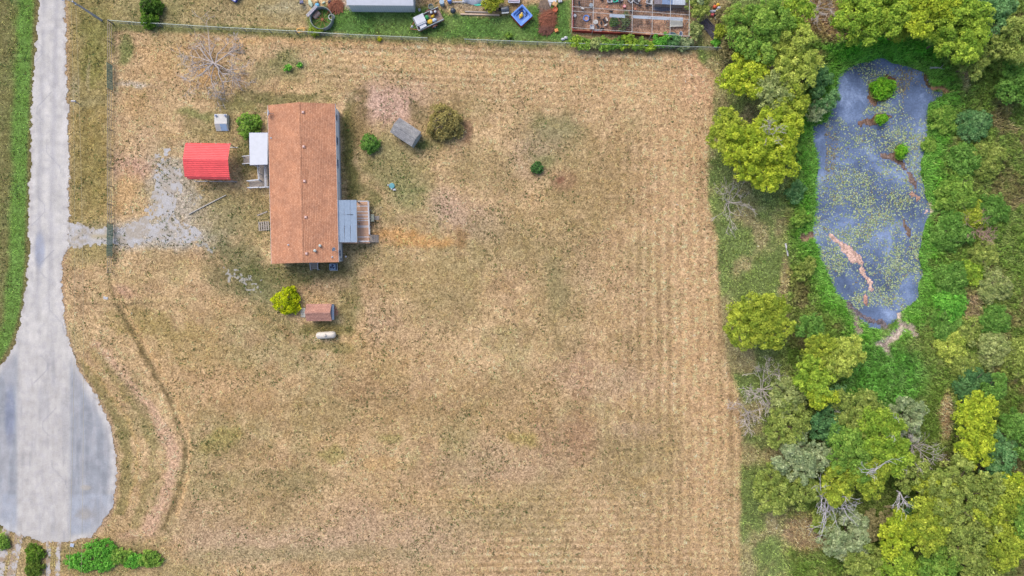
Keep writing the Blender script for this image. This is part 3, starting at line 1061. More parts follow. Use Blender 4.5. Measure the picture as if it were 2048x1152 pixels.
# lily pads
u = 1615 + rs.rand(110000) * 290
v = 105 + rs.rand(110000) * 560
z, d = pond_depth(u, v)
open_w = sm(1.1, .7, np.hypot((u - 1700) / 42, (v - 190) / 55)) + sm(1.1, .7, np.hypot((u - 1842) / 30, (v - 205) / 34)) + sm(1.1, .8, np.hypot((u - 1642) / 13, (v - 300) / 52)) + sm(1.2, .7, np.hypot((u - 1750) / 45, (v - 635) / 24)) + .8 * sm(1.2, .6, np.hypot((u - 1690) / 22, (v - 575) / 30)) + .7 * sm(1.1, .6, np.hypot((u - 1820) / 20, (v - 585) / 26))
dens = np.clip((.34 + .5 * sm(.36, .62, fbm(u, v, 40, 4)) + .25 * sm(.45, .65, fbm(u, v, 12, 8))) * (1 - np.clip(open_w, 0, .97)), 0, 1)
keep = (z < WATER_Z - .02) & (rs.rand(len(u)) < dens * dens * .5 * sm(105, 260, v + 60))
u, v = u[keep], v[keep]
m_ = len(u)
ang = np.linspace(.35, 2 * np.pi - .05, 6)
rr = .04 + .07 * rs.rand(m_) ** 2
ph = rs.rand(m_) * 6.28
px_ = (u - 1024) * S
py_ = (576 - v) * S
tilt = rs.randn(m_, 2) * .22
cx_ = np.cos(ang[None] + ph[:, None]) * rr[:, None]
cy_ = np.sin(ang[None] + ph[:, None]) * rr[:, None]
rim = np.stack([px_[:, None] + cx_, py_[:, None] + cy_, WATER_Z + .022 + np.abs(tilt[:, :1] * cx_ + tilt[:, 1:] * cy_)], 2)
cen = np.stack([px_, py_, np.full(m_, WATER_Z + .012)], 1)[:, None]
LV = np.concatenate([cen, rim], 1)
LF = np.array([(0, i, i + 1) for i in range(1, 6)])
LF = (LF[None] + (np.arange(m_) * 7)[:, None, None]).reshape(-1, 3)
t_ = rs.rand(m_, 1)
brown = (rs.rand(m_, 1) < np.clip(.15 + .75 * sm(1.2, .5, np.hypot((u - 1825) / 45, (v - 160) / 35)) + .6 * sm(1.2, .6, np.hypot((u - 1660) / 20, (v - 300) / 60)), 0, 1)[:, None])
pc = np.array((140, 164, 104)) * t_ + np.array((212, 224, 184)) * (1 - t_)
pc = np.where(brown, np.array((112, 104, 78)) * t_ + np.array((190, 176, 124)) * (1 - t_), pc)
tag(np_mesh('lily_pads', LV.reshape(-1, 3), LF, leaf_mat('lily_pad', .1), cols=np.repeat(lin(pc) * K, 7, 0), k='stuff'), 'pale green lily pads floating on the blue pond', 'lily pads')

# ================================================================ MATERIALS FOR BUILT THINGS
WHITE = mat('white_paint', C(206, 210, 218), .55, var=.06, scale=2)
WHITE2 = mat('weathered_white', C(190, 191, 196), .7, var=.12, scale=3)
SIDING = mat('pale_siding', C(246, 250, 255), .6, var=.05, scale=4)
GALV = mat('galvanised_steel', C(168, 178, 186), .45, .55, var=.15, scale=5)
GREYM = mat('grey_sheet_metal', C(150, 162, 172), .55, .2, var=.12, scale=2.5)
CONC = mat('concrete', C(216, 215, 210), .9, var=.1, scale=2.5, bump=.15)
WOOD = mat('weathered_wood', C(170, 160, 150), .85, var=.2, scale=6, aniso=(1, 5, 5), bump=.2)
DECK = mat('deck_board_brown', C(222, 178, 148), .8, var=.16, scale=5, aniso=(1, 6, 6))
DECKP = mat('deck_board_pale', C(232, 224, 222), .8, var=.1, scale=5, aniso=(1, 6, 6))
DARK = mat('dark_void', C(40, 42, 50), .8, var=.2)
GLASS = mat('window_glass', C(72, 92, 120), .12, var=.2, scale=1.5, spec=.6)
BLUETRIM = mat('dark_blue_trim', C(70, 80, 130), .5, var=.1)
GREENP = mat('green_gate_paint', C(78, 112, 100), .5, .2, var=.15, scale=8)
RED = mat('red_painted_steel', C(244, 94, 96), .55, .0, var=.12, scale=1.1)
RUST = mat('rusty_steel', C(176, 110, 84), .85, .2, var=.25, scale=12)
BLACK = mat('black_rubber', C(45, 46, 50), .8, var=.2)
BARK = mat('bark', C(112, 98, 84), .95, var=.25, scale=9, bump=.4)
DEADW = mat('bleached_dead_wood', C(206, 202, 206), .9, var=.18, scale=7)
DEADG = mat('grey_dead_twigs', C(198, 188, 182), .9, var=.2, scale=7)
BRUSH = mat('reddish_brush', C(178, 116, 90), .95, var=.3, scale=6)
BRUSHG = mat('grey_brush', C(160, 140, 122), .95, var=.25, scale=6)
REDBOARD = mat('red_board', C(176, 72, 62), .8, var=.18, scale=4)
BLUE = mat('blue_plastic', C(96, 146, 226), .4, var=.08, scale=2)
YELLOW = mat('yellow_plastic', C(240, 196, 60), .5, var=.08)
GREEN = mat('green_plastic', C(60, 160, 92), .5, var=.12)
ORANGE = mat('orange_plastic', C(238, 112, 70), .5, var=.1)
TAN = mat('tan_cardboard', C(214, 172, 118), .85, var=.1)
TEAL = mat('teal_plastic', C(86, 158, 168), .5, var=.1)
AQUA = mat('aqua_plastic', C(64, 210, 180), .5, var=.1)
PINK = mat('pink_cloth', C(222, 110, 110), .8, var=.12)
NAVY = mat('navy_cloth', C(46, 56, 92), .8, var=.15)
BROWN = mat('brown_paint', C(112, 74, 62), .7, var=.2)
BLUEM = mat('blue_boat_paint', C(44, 70, 170), .4, var=.1)
TANKP = mat('cream_tank_paint', C(222, 214, 200), .5, var=.07, scale=1.6)


def shingle_material(name, base, light, dark, sx=3.0, sy=6.5, rot=0.0):
    m, nt, b, L = material(name)
    N = nt.nodes.new
    tc = N('ShaderNodeTexCoord')
    mp = N('ShaderNodeMapping')
    mp.inputs['Rotation'].default_value = (0, 0, rot)
    L.new(tc.outputs['Object'], mp.inputs['Vector'])
    br = N('ShaderNodeTexBrick')
    br.inputs['Scale'].default_value = 1.0
    br.inputs['Brick Width'].default_value = .32
    br.inputs['Row Height'].default_value = .19
    br.inputs['Mortar Size'].default_value = .012
    br.inputs['Bias'].default_value = -.1
    br.inputs['Color1'].default_value = (*base, 1)
    br.inputs['Color2'].default_value = (*light, 1)
    br.inputs['Mortar'].default_value = (*dark, 1)
    L.new(mp.outputs['Vector'], br.inputs['Vector'])
    nz = N('ShaderNodeTexNoise')
    nz.inputs['Scale'].default_value = 6
    nz.inputs['Detail'].default_value = 6
    nz.inputs['Roughness'].default_value = .7
    L.new(tc.outputs['Object'], nz.inputs['Vector'])
    cr = N('ShaderNodeValToRGB')
    cr.color_ramp.elements[0].position = .32
    cr.color_ramp.elements[1].position = .7
    cr.color_ramp.elements[0].color = (.72, .72, .72, 1)
    cr.color_ramp.elements[1].color = (1.3, 1.3, 1.3, 1)
    L.new(nz.outputs['Fac'], cr.inputs['Fac'])
    x = N('ShaderNodeMix')
    x.data_type = 'RGBA'
    x.blend_type = 'MULTIPLY'
    x.inputs[0].default_value = .9
    L.new(br.outputs['Color'], x.inputs[6])
    L.new(cr.outputs['Color'], x.inputs[7])
    wz = N('ShaderNodeTexNoise')          # uneven fading and streaks down the slope
    wz.inputs['Scale'].default_value = .55
    wz.inputs['Detail'].default_value = 5
    wz.inputs['Roughness'].default_value = .6
    L.new(tc.outputs['Object'], wz.inputs['Vector'])
    wr = N('ShaderNodeValToRGB')
    wr.color_ramp.elements[0].position = .35
    wr.color_ramp.elements[1].position = .68
    wr.color_ramp.elements[0].color = (.84, .84, .86, 1)
    wr.color_ramp.elements[1].color = (1.1, 1.09, 1.06, 1)
    L.new(wz.outputs['Fac'], wr.inputs['Fac'])
    x2 = N('ShaderNodeMix')
    x2.data_type = 'RGBA'
    x2.blend_type = 'MULTIPLY'
    x2.inputs[0].default_value = 1.0
    L.new(x.outputs[2], x2.inputs[6])
    L.new(wr.outputs['Color'], x2.inputs[7])
    L.new(x2.outputs[2], b.inputs['Base Color'])
    b.inputs['Roughness'].default_value = .92
    b.inputs['Specular IOR Level'].default_value = .15
    return m


SHINGLE = shingle_material('terracotta_shingle', C(198, 143, 111), C(216, 162, 129), C(178, 126, 98), rot=R(90))
SHINGLE2 = shingle_material('faded_red_shingle', C(192, 144, 126), C(212, 162, 142), C(156, 116, 104))
SHINGLEG = shingle_material('grey_shingle', C(152, 152, 152), C(178, 177, 176), C(126, 127, 130))

# ================================================================ THE HOUSE
hc = P(606.5, 367.5, 3.1)
HW, HL = 4.12, 9.70        # half width and half length of the roof
HR = R(1.35)
house = thing('house', 'long double-wide house with terracotta shingle roof and white siding', 'house', (hc[0], hc[1], 0), HR)
w, l = HW - .20, HL - .2
MB().box((0, 0, 1.92), (2 * w, 2 * l, 2.36)).build('wall', SIDING, house)
MB().box((0, 0, .36), (2 * w - .08, 2 * l - .08, .74)).build('skirting', mat('skirting', C(176, 178, 180), .7, var=.1), house)
for sgn, nm in ((1, 'roof_slope'), (-1, 'roof_slope')):
    b = MB()
    n_c = 22
    ez, rz_ = 3.1, 4.12
    for i in range(n_c):             # stepped shingle courses
        t0, t1 = i / n_c, (i + 1) / n_c
        x0, x1 = sgn * HW * (1 - t0), sgn * HW * (1 - t1)
        z0, z1 = ez + (rz_ - ez) * t0, ez + (rz_ - ez) * t1
        o_ = .022
        vs_ = [(x0, -HL, z0 + o_), (x0, HL, z0 + o_), (x1, HL, z1), (x1, -HL, z1), (x0, -HL, z0 - .05), (x0, HL, z0 - .05)]
        b.add(vs_, [(0, 1, 2, 3) if sgn < 0 else (3, 2, 1, 0), (4, 5, 1, 0) if sgn < 0 else (0, 1, 5, 4)])
    b.add([(sgn * HW, -HL, ez - .05), (sgn * HW, HL, ez - .05), (0, HL, rz_ - .08), (0, -HL, rz_ - .08)], [(0, 1, 2, 3)])
    b.build(nm, SHINGLE, house)
for yy in (-l + .001, l - .001):     # gable walls
    g_ = MB().prism([(-w, 0), (w, 0), (0, .93)], -.04, .04).build('gable', SIDING, house)
    g_.matrix_local = Matrix.Translation((0, yy, 3.09)) @ Matrix.Rotation(R(90), 4, 'X')
b = MB()
for i in range(48):
    y0 = -HL + i * (2 * HL / 48)
    for s_ in (-1, 1):
        b.add([(0, y0, 4.155 + .012), (0, y0 + .43, 4.155), (s_ * .16, y0 + .43, 4.115), (s_ * .16, y0, 4.115 + .012)], [(0, 1, 2, 3) if s_ < 0 else (3, 2, 1, 0)])
b.build('ridge_cap', SHINGLE, house)
for s_ in (-1, 1):
    MB().box((s_ * (HW + .012), 0, 3.03), (.03, 2 * HL, .17)).build('fascia', WHITE, house)
    MB().box((s_ * (HW - .16), 0, 2.985), (.3, 2 * HL - .02, .02)).build('soffit', WHITE, house)


def hp(px, py, z):
    """photo pixel on the house at height z -> house coordinates"""
    p = Matrix.Rotation(-HR, 3, 'Z') @ (Vector(P(px, py, z)) - Vector((hc[0], hc[1], 0)))
    return p


def roofz(x):
    return 3.12 + 1.02 * (1 - abs(x) / HW)


VENTM = mat('roof_vent_pink', C(196, 150, 138), .6, var=.1)
for px, py in ((605.5, 224), (607, 293), (608.5, 362), (611, 434), (612.5, 507)):
    q = hp(px, py, 4.15)
    z = roofz(q.x)
    vb = MB().box((q.x, q.y, z + .06), (.34, .34, .12), taper=.92).build('roof_vent', VENTM, house)
    MB().box((q.x, q.y, z + .145), (.24, .24, .05), taper=.8).build('vent_cap', mat('vent_cap', C(222, 190, 180), .5), vb)
PIPEM = mat('flue_grey', C(186, 194, 190), .5, .3, var=.1)
for px, py, r in ((629, 501, .19), (638.5, 491, .18)):
    q = hp(px, py, 4.2)
    z = roofz(q.x)
    fb = MB().lathe([(.12, z - .05), (.12, z + .3)], 14, (q.x, q.y, 0)).build('flue_pipe', PIPEM, house, smooth=True)
    MB().lathe([(.02, z + .40), (r * .7, z + .38), (r, z + .32), (r, z + .28), (.05, z + .28)], 18, (q.x, q.y, 0)).build('rain_cap', PIPEM, fb)
for px, py in ((578, 490), (663.5, 514), (540.5, 275)):
    q = hp(px, py, 3.5)
    z = roofz(q.x)
    MB().lathe([(.10, z - .02), (.10, z + .03), (.05, z + .05), (.05, z + .28), (.0, z + .28)], 12, (q.x, q.y, 0)).build('plumbing_vent', WHITE, house)
for py0, py1 in ((273, 289), (318, 334), (228, 240), (500, 512)):      # windows in the east wall
    a, c_ = hp(680, py0, 2.0), hp(680, py1, 2.0)
    yc, yh = (a.y + c_.y) / 2, abs(a.y - c_.y) / 2
    fr = MB()
    for dy_, dz, sy_, sz_ in ((0, .58, yh * 2 + .12, .08), (0, -.58, yh * 2 + .12, .08), (yh, 0, .08, 1.1), (-yh, 0, .08, 1.1), (0, 0, yh * 2 - .08, .05)):
        fr.box((w + .022, yc + dy_, 1.95 + dz), (.05, sy_, sz_))
    wf = fr.build('window', WHITE, house)
    MB().box((w + .006, yc, 1.95), (.012, yh * 2 - .06, 1.08)).build('pane', GLASS, wf)
for xx in (-2.4, 1.0):
    for s_ in (-1,):
        wf = MB().box((xx, s_ * (l + .02), 1.95), (1.0, .05, 1.2)).build('window', WHITE, house)
        MB().box((xx, s_ * (l + .055), 1.95), (.86, .02, 1.06)).build('pane', GLASS, wf)
for yy in (-6.5, 6.0, 3.3, -3.6):
    wf = MB().box((-w - .02, yy, 1.95), (.05, 1.1, 1.2)).build('window', WHITE, house)
    MB().box((-w - .055, yy, 1.95), (.02, .96, 1.06)).build('pane', GLASS, wf)
for xx, yy, rot in ((-w - .03, hp(516, 300, 2).y, 0), (w + .03, hp(690, 440, 2).y, 0), (.9, -l - .03, 90)):
    db = MB().box((xx, yy, 1.78), (.05, .92, 2.03) if rot == 0 else (.92, .05, 2.03)).build('door', WHITE2, house)
    MB().blob((xx * (1.01 if rot == 0 else 1) + (0 if rot == 0 else .36), yy + (.36 if rot == 0 else -.05), 1.7), (.035, .035, .035), 1, 0).build('door_handle', GALV, db)
q = hp(683, 367, 1.6)
MB().box((w + .16, q.y, 1.62), (.3, .07, .07)).box((w + .29, q.y, 1.62), (.06, .16, .14)).build('wall_pipe', WHITE, house)
q = hp(684, 519, 1.0)
MB().box((w + .09, q.y, 1.4), (.16, .3, .45)).build('meter_box', GALV, house, bevel=.02)


# ---- satellite dishes
def dish(label, px, py, z, rz, rad, tripod):
    p = P(px, py, z)
    t = thing('satellite_dish', label, 'satellite dish', (p[0], p[1], z), rz)
    M = Matrix.Rotation(R(62), 3, 'Y')
    prof = [(0, 0)] + [(rad * i / 6, .16 * (i / 6) ** 2) for i in range(1, 7)] + [(rad * 1.01, .15), (rad * .5, .02), (0, -.02)]
    MB().lathe(prof, 22, (0, 0, .55), M).build('reflector', WHITE, t, smooth=True)
    MB().tube([(-.03, 0, .35), (.25, 0, .42), (.45, 0, .62)], .018, 6).build('feed_arm', GALV, t)
    MB().box((.45, 0, .64), (.1, .07, .07)).build('feed_horn', WHITE2, t)
    MB().tube([(0, 0, 0), (0, 0, .5)], .025, 8).build('mast', GALV, t)
    if tripod:
        for a in (50, -50, 180):
            MB().tube([(0, 0, .38), (.65 * math.cos(R(a)), .65 * math.sin(R(a)), .02 + .25 * .65 * math.cos(R(a)))], .014, 6).build('strut', GALV, t)
    return t


dish('white satellite dish on a tripod at the roof corner near the bush', 541.5, 228, 3.25, R(180), .36, True)
t = dish('small white satellite dish on the low right edge of the terracotta roof', 668, 498, 3.2, R(-30), .26, False)


# ---- helper for decks, stairs, rails placed by photo pixel
class Px:
    def __init__(self, parent):
        self.p = parent
        self.Mi = pm(parent).inverted()

    def loc(self, px, py, z):
        return tuple(self.Mi @ Vector(P(px, py, z)))

    def rect(self, name, x0, y0, x1, y1, z0, z1, mtl, zref=None, bevel=0.0):
        zr = z1 if zref is None else zref
        a, b = P(x0, y0, zr), P(x1, y1, zr)
        c = self.Mi @ Vector(((a[0] + b[0]) / 2, (a[1] + b[1]) / 2, (z0 + z1) / 2))
        return MB().box(tuple(c), (abs(b[0] - a[0]), abs(b[1] - a[1]), z1 - z0)).build(name, mtl, self.p, bevel=bevel)

    def rail(self, name, q0, q1, mtl, wdt=.09, posts=2, base=0.0, mid=True):
        """hand rail between two (px, py, z) ends with posts down to base"""
        a, b = Vector(self.loc(*q0)), Vector(self.loc(*q1))
        rl = MB().bar(a, b, wdt, .05).build(name, mtl, self.p)
        if mid:
            MB().bar(a - Vector((0, 0, .45)), b - Vector((0, 0, .45)), .05, .09).build('middle_rail', mtl, rl)
        for i in range(posts):
            q = a.lerp(b, i / max(1, posts - 1))
            bs = base if not isinstance(base, tuple) else base[0] + (base[1] - base[0]) * i / max(1, posts - 1)
            MB().box((q.x, q.y, (q.z - .03 + bs) / 2), (.085, .085, q.z - .03 - bs)).build('post', mtl, rl)
        return rl


# ---- front (west) porch with ramp
o = P(514, 320, 0)
fp = thing('front_porch', 'white roofed front porch with deck, ramp and two stairs beside the house', 'porch', o)
X = Px(fp)
RZ0, RZ1 = 2.62, 2.86
a, b_, c_, d_ = X.loc(498.5, 265.5, RZ0), X.loc(499.5, 330, RZ0), X.loc(535, 329, RZ1), X.loc(535.5, 265.5, RZ1)
for i, (t0, t1) in enumerate(((0, .335), (.335, .67), (.67, 1))):
    va = Vector(a).lerp(Vector(b_), t0)
    vb = Vector(a).lerp(Vector(b_), t1)
    vc = Vector(d_).lerp(Vector(c_), t1)
    vd = Vector(d_).lerp(Vector(c_), t0)
    dz = Vector((0, 0, .008 * (i % 2)))
    MB().sheet([va + dz, vb + dz, vc + dz, vd + dz], .04).build('roof_panel', WHITE, fp)
for p0, p1 in ((a, b_), (b_, c_), (a, d_)):
    MB().bar(Vector(p0) - Vector((0, 0, .1)), Vector(p1) - Vector((0, 0, .1)), .07, .14).build('roof_trim', BLUETRIM, fp)
for px, py in ((500.5, 268), (500.5, 300), (501, 327)):
    q = X.loc(px, py, 2.55)
    MB().box((q[0], q[1], 1.27), (.1, .1, 2.54)).build('post', WHITE, fp)
for i in range(26):
    y = 266.5 + i * 2.42
    X.rect('deck_board', 502, y, 536, y + 2.2, .66, .70, WOOD)
X.rail('hand_rail', (502, 267, 1.6), (502, 309, 1.6), WHITE, posts=4, base=.7)
for k in range(4):                                     # stairs going left
    X.rect('tread', 487 + k * 3.6, 312, 490.4 + k * 3.6, 327, .1 + k * .15, .15 + k * .15, WOOD)
X.rail('stair_rail', (484, 312.5, .95), (500, 311, 1.55), WHITE, posts=2, base=(0, .6), mid=False)
X.rail('stair_rail', (484.5, 327.5, .95), (500, 326.5, 1.55), WHITE, posts=2, base=(0, .6), mid=False)
for i in range(17):                                    # walkway boards along the wall
    y = 330.6 + i * 2.42
    X.rect('deck_board', 517, y, 536, y + 2.2, .64, .68, WOOD)
X.rail('hand_rail', (515, 331, 1.6), (517, 360.5, 1.6), WHITE, posts=3, base=.6)
X.rail('hand_rail', (529.5, 331, 1.6), (530.5, 374, 1.6), WHITE, posts=3, base=.6)
for i in range(7):                                     # lower landing, sloping down to the left
    x = 499 + i * 2.6
    X.rect('deck_board', x, 362, x + 2.4, 374.5, .14 + i * .072, .18 + i * .072, WOOD)
X.rail('stair_rail', (493.5, 361.5, 1.0), (517, 359, 1.6), WHITE, posts=2, base=(0, .6))
X.rail('stair_rail', (494.5, 375, 1.0), (537, 373.5, 1.6), WHITE, posts=3, base=(0, .6))

# ---- back (east) porch
o = P(707, 444, 0)
bp_ = thing('back_porch', 'blue-grey roofed back porch with brown plank deck and pale railing', 'porch', o)
X = Px(bp_)
ROLL = mat('blue_grey_roll_roofing', C(152, 170, 190), .8, var=.1, scale=2.5, bump=.1)
xs = (675.5, 688.0, 700.0, 713.0)
for i in range(3):
    for j, (y0, y1) in enumerate(((400, 429.5), (429.5, 451), (451, 484.5))):
        z0, z1 = 2.95 - .17 * i, 2.95 - .17 * (i + 1)
        dz = .006 * ((i + j) % 2) + (.012 if j == 0 and i == 1 else 0)
        pa = [X.loc(xs[i] + (1.2 if j == 2 else 0), y0, z0 + dz), X.loc(xs[i] + (1.2 if j == 2 else .6), y1, z0 + dz), X.loc(xs[i + 1] + 1.0 * (j > 0), y1, z1 + .02 + dz), X.loc(xs[i + 1], y0, z1 + .02 + dz)]
        MB().sheet(pa, .03).build('roofing_sheet', ROLL, bp_)
q0, q1 = X.loc(694, 429.3, 2.72), X.loc(706.5, 429.3, 2.56)
MB().bar(q0, q1, .05, .03).build('roof_lap', DARK, bp_)
for px, py in ((712, 402), (713, 443), (713.5, 483)):
    q = X.loc(px, py, 2.4)
    MB().box((q[0], q[1], 1.2), (.12, .12, 2.38)).build('post', WOOD, bp_)
q0, q1 = X.loc(712.6, 400.5, 2.38), X.loc(714, 484, 2.38)
MB().bar(q0, q1, .09, .16).build('beam', WOOD, bp_)
MB().bar(X.loc(678, 485.6, 2.3), X.loc(714, 485.6, 2.3), .08, .14).build('beam', DECK, bp_)
pale = {4, 9, 12, 15, 17, 22, 23, 32}
for i in range(37):
    y = 402.5 + i * 2.2
    X.rect('deck_board', 680 if i < 36 else 700, y, 739, y + 1.98, .74, .78, DECKP if i in pale else DECK)
X.rect('fascia_board', 680, 484.6, 740, 486.4, .5, .76, DECK)
X.rail('hand_rail', (736.2, 402, 1.75), (738.6, 469, 1.75), WHITE2, wdt=.14, posts=5, base=.78)
X.rail('hand_rail', (715, 402.3, 1.75), (736, 402.3, 1.75), WHITE2, wdt=.12, posts=2, base=.78)
X.rail('hand_rail', (716, 482.5, 1.75), (738.8, 482.5, 1.75), WHITE2, wdt=.14, posts=2, base=.78)
for k in range(5):
    X.rect('tread', 740.5 + k * 3.4, 470.5, 743.4 + k * 3.4, 484, .60 - k * .13, .64 - k * .13, WOOD)
for yy in (470.2, 484.2):
    a_, b2 = X.loc(740, yy, .55), X.loc(757, yy, .06)
    MB().bar(a_, b2, .05, .2).build('stringer', WOOD, bp_)
sp_ = thing('wooden_step', 'small grey wooden step platform against the brown deck', 'step', P(744, 436, 0))
X = Px(sp_)
for i in range(4):
    X.rect('board', 741 + i * 1.75, 428.5, 742.6 + i * 1.75, 443, .36, .40, mat('greenish_grey_board', C(164, 170, 152), .85, var=.12))
for yy in (430, 441):
    X.rect('leg', 741.5, yy, 747.5, yy + 1.3, 0, .36, WOOD)
pl_ = thing('wooden_plank', 'short weathered plank lying in straw right of the deck', 'plank', P(752, 436, 0))
for i, dy in enumerate((-.16, 0, .16)):
    MB().box((.02 * i, dy, .05), (.78, .14, .05), R(2 * i)).build('board', WOOD, pl_)

# ---- south stairs, air conditioner, post
ss = thing('back_stairs', 'weathered wooden stairs with rails below the south wall of the house', 'stairs', P(628, 530, 0))
X = Px(ss)
for k in range(4):
    X.rect('tread', 622.5, 522 + k * 4.2, 635, 525.4 + k * 4.2, .58 - k * .15, .63 - k * .15, WOOD)
for xx in (622, 635.6):
    MB().bar(X.loc(xx, 520, .6), X.loc(xx, 540, .05), .05, .2).build('stringer', WOOD, ss)
X.rail('hand_rail', (619.5, 525, 1.35), (620.8, 539.5, .85), WHITE2, wdt=.07, posts=2, base=(.3, 0), mid=False)
X.rail('hand_rail', (634.8, 525, 1.35), (636, 539, .85), WHITE2, wdt=.07, posts=2, base=(.3, 0), mid=False)

ac = thing('air_conditioner', 'square blue-grey outdoor air conditioner with round fan beside the house', 'air conditioner', P(668, 534, 0), R(1))
ACM = mat('ac_blue_grey', C(120, 146, 172), .5, .1, var=.1)
MB().box((0, 0, .04), (.95, .95, .08)).build('pad', CONC, ac)
cs = MB().box((0, 0, .43), (.80, .80, .70)).build('case', ACM, ac, bevel=.05)
b = MB()
for k in range(14):
    for s_ in (-1, 1):
        b.box((s_ * .405, 0, .14 + k * .045), (.012, .7, .02)).box((0, s_ * .405, .14 + k * .045), (.7, .012, .02))
b.build('louver', mat('ac_dark', C(92, 112, 136), .6), cs)
MB().lathe([(.31, .79), (.33, .82), (.36, .82), (.37, .785)], 28).build('fan_ring', mat('ac_pale', C(170, 190, 205), .5), ac)
MB().lathe([(0, .787), (.31, .787)], 28).build('fan_well', NAVY, ac)
for k in range(3):
    a = R(120 * k + 20)
    MB().add([(.05 * math.cos(a), .05 * math.sin(a), .80), (.28 * math.cos(a - .35), .28 * math.sin(a - .35), .81), (.29 * math.cos(a), .29 * math.sin(a), .80), (.28 * math.cos(a + .35), .28 * math.sin(a + .35), .795)], [(0, 1, 2, 3)]).build('fan_blade', mat('fan_blade', C(150, 180, 210), .4, .2), ac)
MB().lathe([(0, .83), (.06, .825), (.07, .80)], 14).build('fan_hub', DARK, ac)
b = MB()
for k in range(12):
    a = R(30 * k)
    b.tube([(.05 * math.cos(a), .05 * math.sin(a), .835), (.34 * math.cos(a), .34 * math.sin(a), .825)], .005, 4)
b.build('guard', ACM, ac)

vp = thing('standpipe', 'short pipe with white cap standing in grass near the back porch', 'pipe', P(696, 514, 0))
MB().lathe([(.05, 0), (.05, 1.1)], 10).build('stem', mat('tan_pipe', C(196, 172, 140), .7), vp)
MB().lathe([(.0, 1.22), (.11, 1.2), (.12, 1.08), (.06, 1.06)], 12).build('cap', WHITE, vp)

pal = thing('wooden_pallet', 'faded slatted wooden pallet lying against the west wall of the house', 'pallet', P(531, 452, 0), R(4))
for k in range(5):
    MB().box((-.75 + k * .29, 0, .13), (.17, 1.15, .03)).build('slat', WOOD, pal)
for yy in (-.5, 0, .5):
    MB().box((-.2, yy, .06), (1.35, .07, .11)).build('runner', WOOD, pal)
bd = MB().box((0, 0, .04), (1.35, .16, .05)).build('board', WOOD)
bd.location = P(525, 427, 0)
bd.rotation_euler = (0, 0, R(22))
tag(bd, 'pale loose board lying on the grass left of the house', 'board')

# ---- red carport
cp = thing('red_carport', 'open carport with bright red ribbed steel roof beside the white porch', 'carport', P(414, 321, 2.6)[:2] + (0,), R(-.8))
LX, WY = 5.55 / 2, 2.24
prof = []
for i in range(121):
    s_ = -1 + 2 * i / 120
    y = s_ * WY
    ay = abs(s_)
    z = 3.05 - .62 * ay
    if ay > .86:
        z -= (ay - .86) ** 2 / .14 ** 2 * .28
    # ribs every 0.225 m
    ph = ((y + 20) / .225) % 1
    z += .045 * (1 if ph < .3 else 0)
    prof.append((y, z))
prof = [(-WY - .03, 1.95)] + prof + [(WY + .03, 1.95)]
b = MB()
npf = len(prof)
for e, (xl, xr) in enumerate(((-LX, LX),)):
    vs_ = [(xl + (.22 if i < 6 else 0) * 1.0, y, z) for i, (y, z) in enumerate(prof)] + [(xr, y, z) for y, z in prof]
    b.add(vs_, [(i, i + npf, i + npf + 1, i + 1) for i in range(npf - 1)])
b.build('roof_sheet', RED, cp)
STEEL = mat('carport_tube', C(190, 190, 194), .5, .3, var=.1)
for s_ in (-1, 1):
    MB().box((0, s_ * (WY - .06), .04), (2 * LX - .1, .07, .07)).build('base_rail', STEEL, cp)
for xx in (-LX + .35, -LX / 3, LX / 3, LX - .35):
    fr = MB()
    for s_ in (-1, 1):
        fr.bar((xx, s_ * (WY - .06), .03), (xx, s_ * (WY - .06), 2.3), .065)
        fr.bar((xx, s_ * (WY - .06), 2.28), (xx, 0, 2.94), .065)
    fr.build('frame', STEEL, cp)

# ---- storm shelter
st_ = thing('storm_shelter', 'white concrete storm shelter with sloped blue door and two vents', 'storm shelter', P(442.5, 245, 0))
X = Px(st_)
tl, tr, ml, mr = X.loc(428.5, 228, .72), X.loc(453.5, 228, .72), X.loc(428.8, 247.5, .72), X.loc(453.8, 247, .72)
bl, br = X.loc(432.5, 262, .08), X.loc(457.6, 262, .08)
dn = lambda q: (q[0], q[1], 0)
MB().add([tl, tr, mr, ml, bl, br, dn(tl), dn(tr), dn(br), dn(bl)],
         [(3, 2, 1, 0), (4, 5, 2, 3), (0, 1, 7, 6), (9, 8, 5, 4), (0, 6, 9, 4, 3), (1, 2, 5, 8, 7)]).build('shell', CONC, st_)
def lerp3(p, q, t):
    return tuple(Vector(p).lerp(Vector(q), t))
d0, d1, d2, d3 = lerp3(ml, mr, .42), lerp3(ml, mr, .93), lerp3(bl, br, .93), lerp3(bl, br, .42)
d0, d1, d2, d3 = lerp3(d0, d3, .06), lerp3(d1, d2, .06), lerp3(d1, d2, .94), lerp3(d0, d3, .94)
up = Vector((0, -.02, .05))
dr = MB().sheet([Vector(d3) + up, Vector(d2) + up, Vector(d1) + up, Vector(d0) + up], .05).build('door', mat('pale_blue_door', C(170, 200, 232), .5, var=.06), st_)
MB().bar(Vector(lerp3(d0, d3, .45)) + up * 2.0 + Vector((.1, 0, 0)), Vector(lerp3(d0, d3, .6)) + up * 2.0 + Vector((.1, 0, 0)), .04).build('door_handle', GALV, dr)
for px in (431.5, 450):
    q = X.loc(px, 231, .9)
    vt = MB().lathe([(.07, .7), (.07, .92)], 12, (q[0], q[1], 0)).build('vent', GALV, st_)
    MB().lathe([(0, 1.02), (.1, .99), (.15, .92), (.14, .9)], 14, (q[0], q[1], 0)).build('vent_cap', mat('vent_blue', C(150, 165, 200), .5), vt)

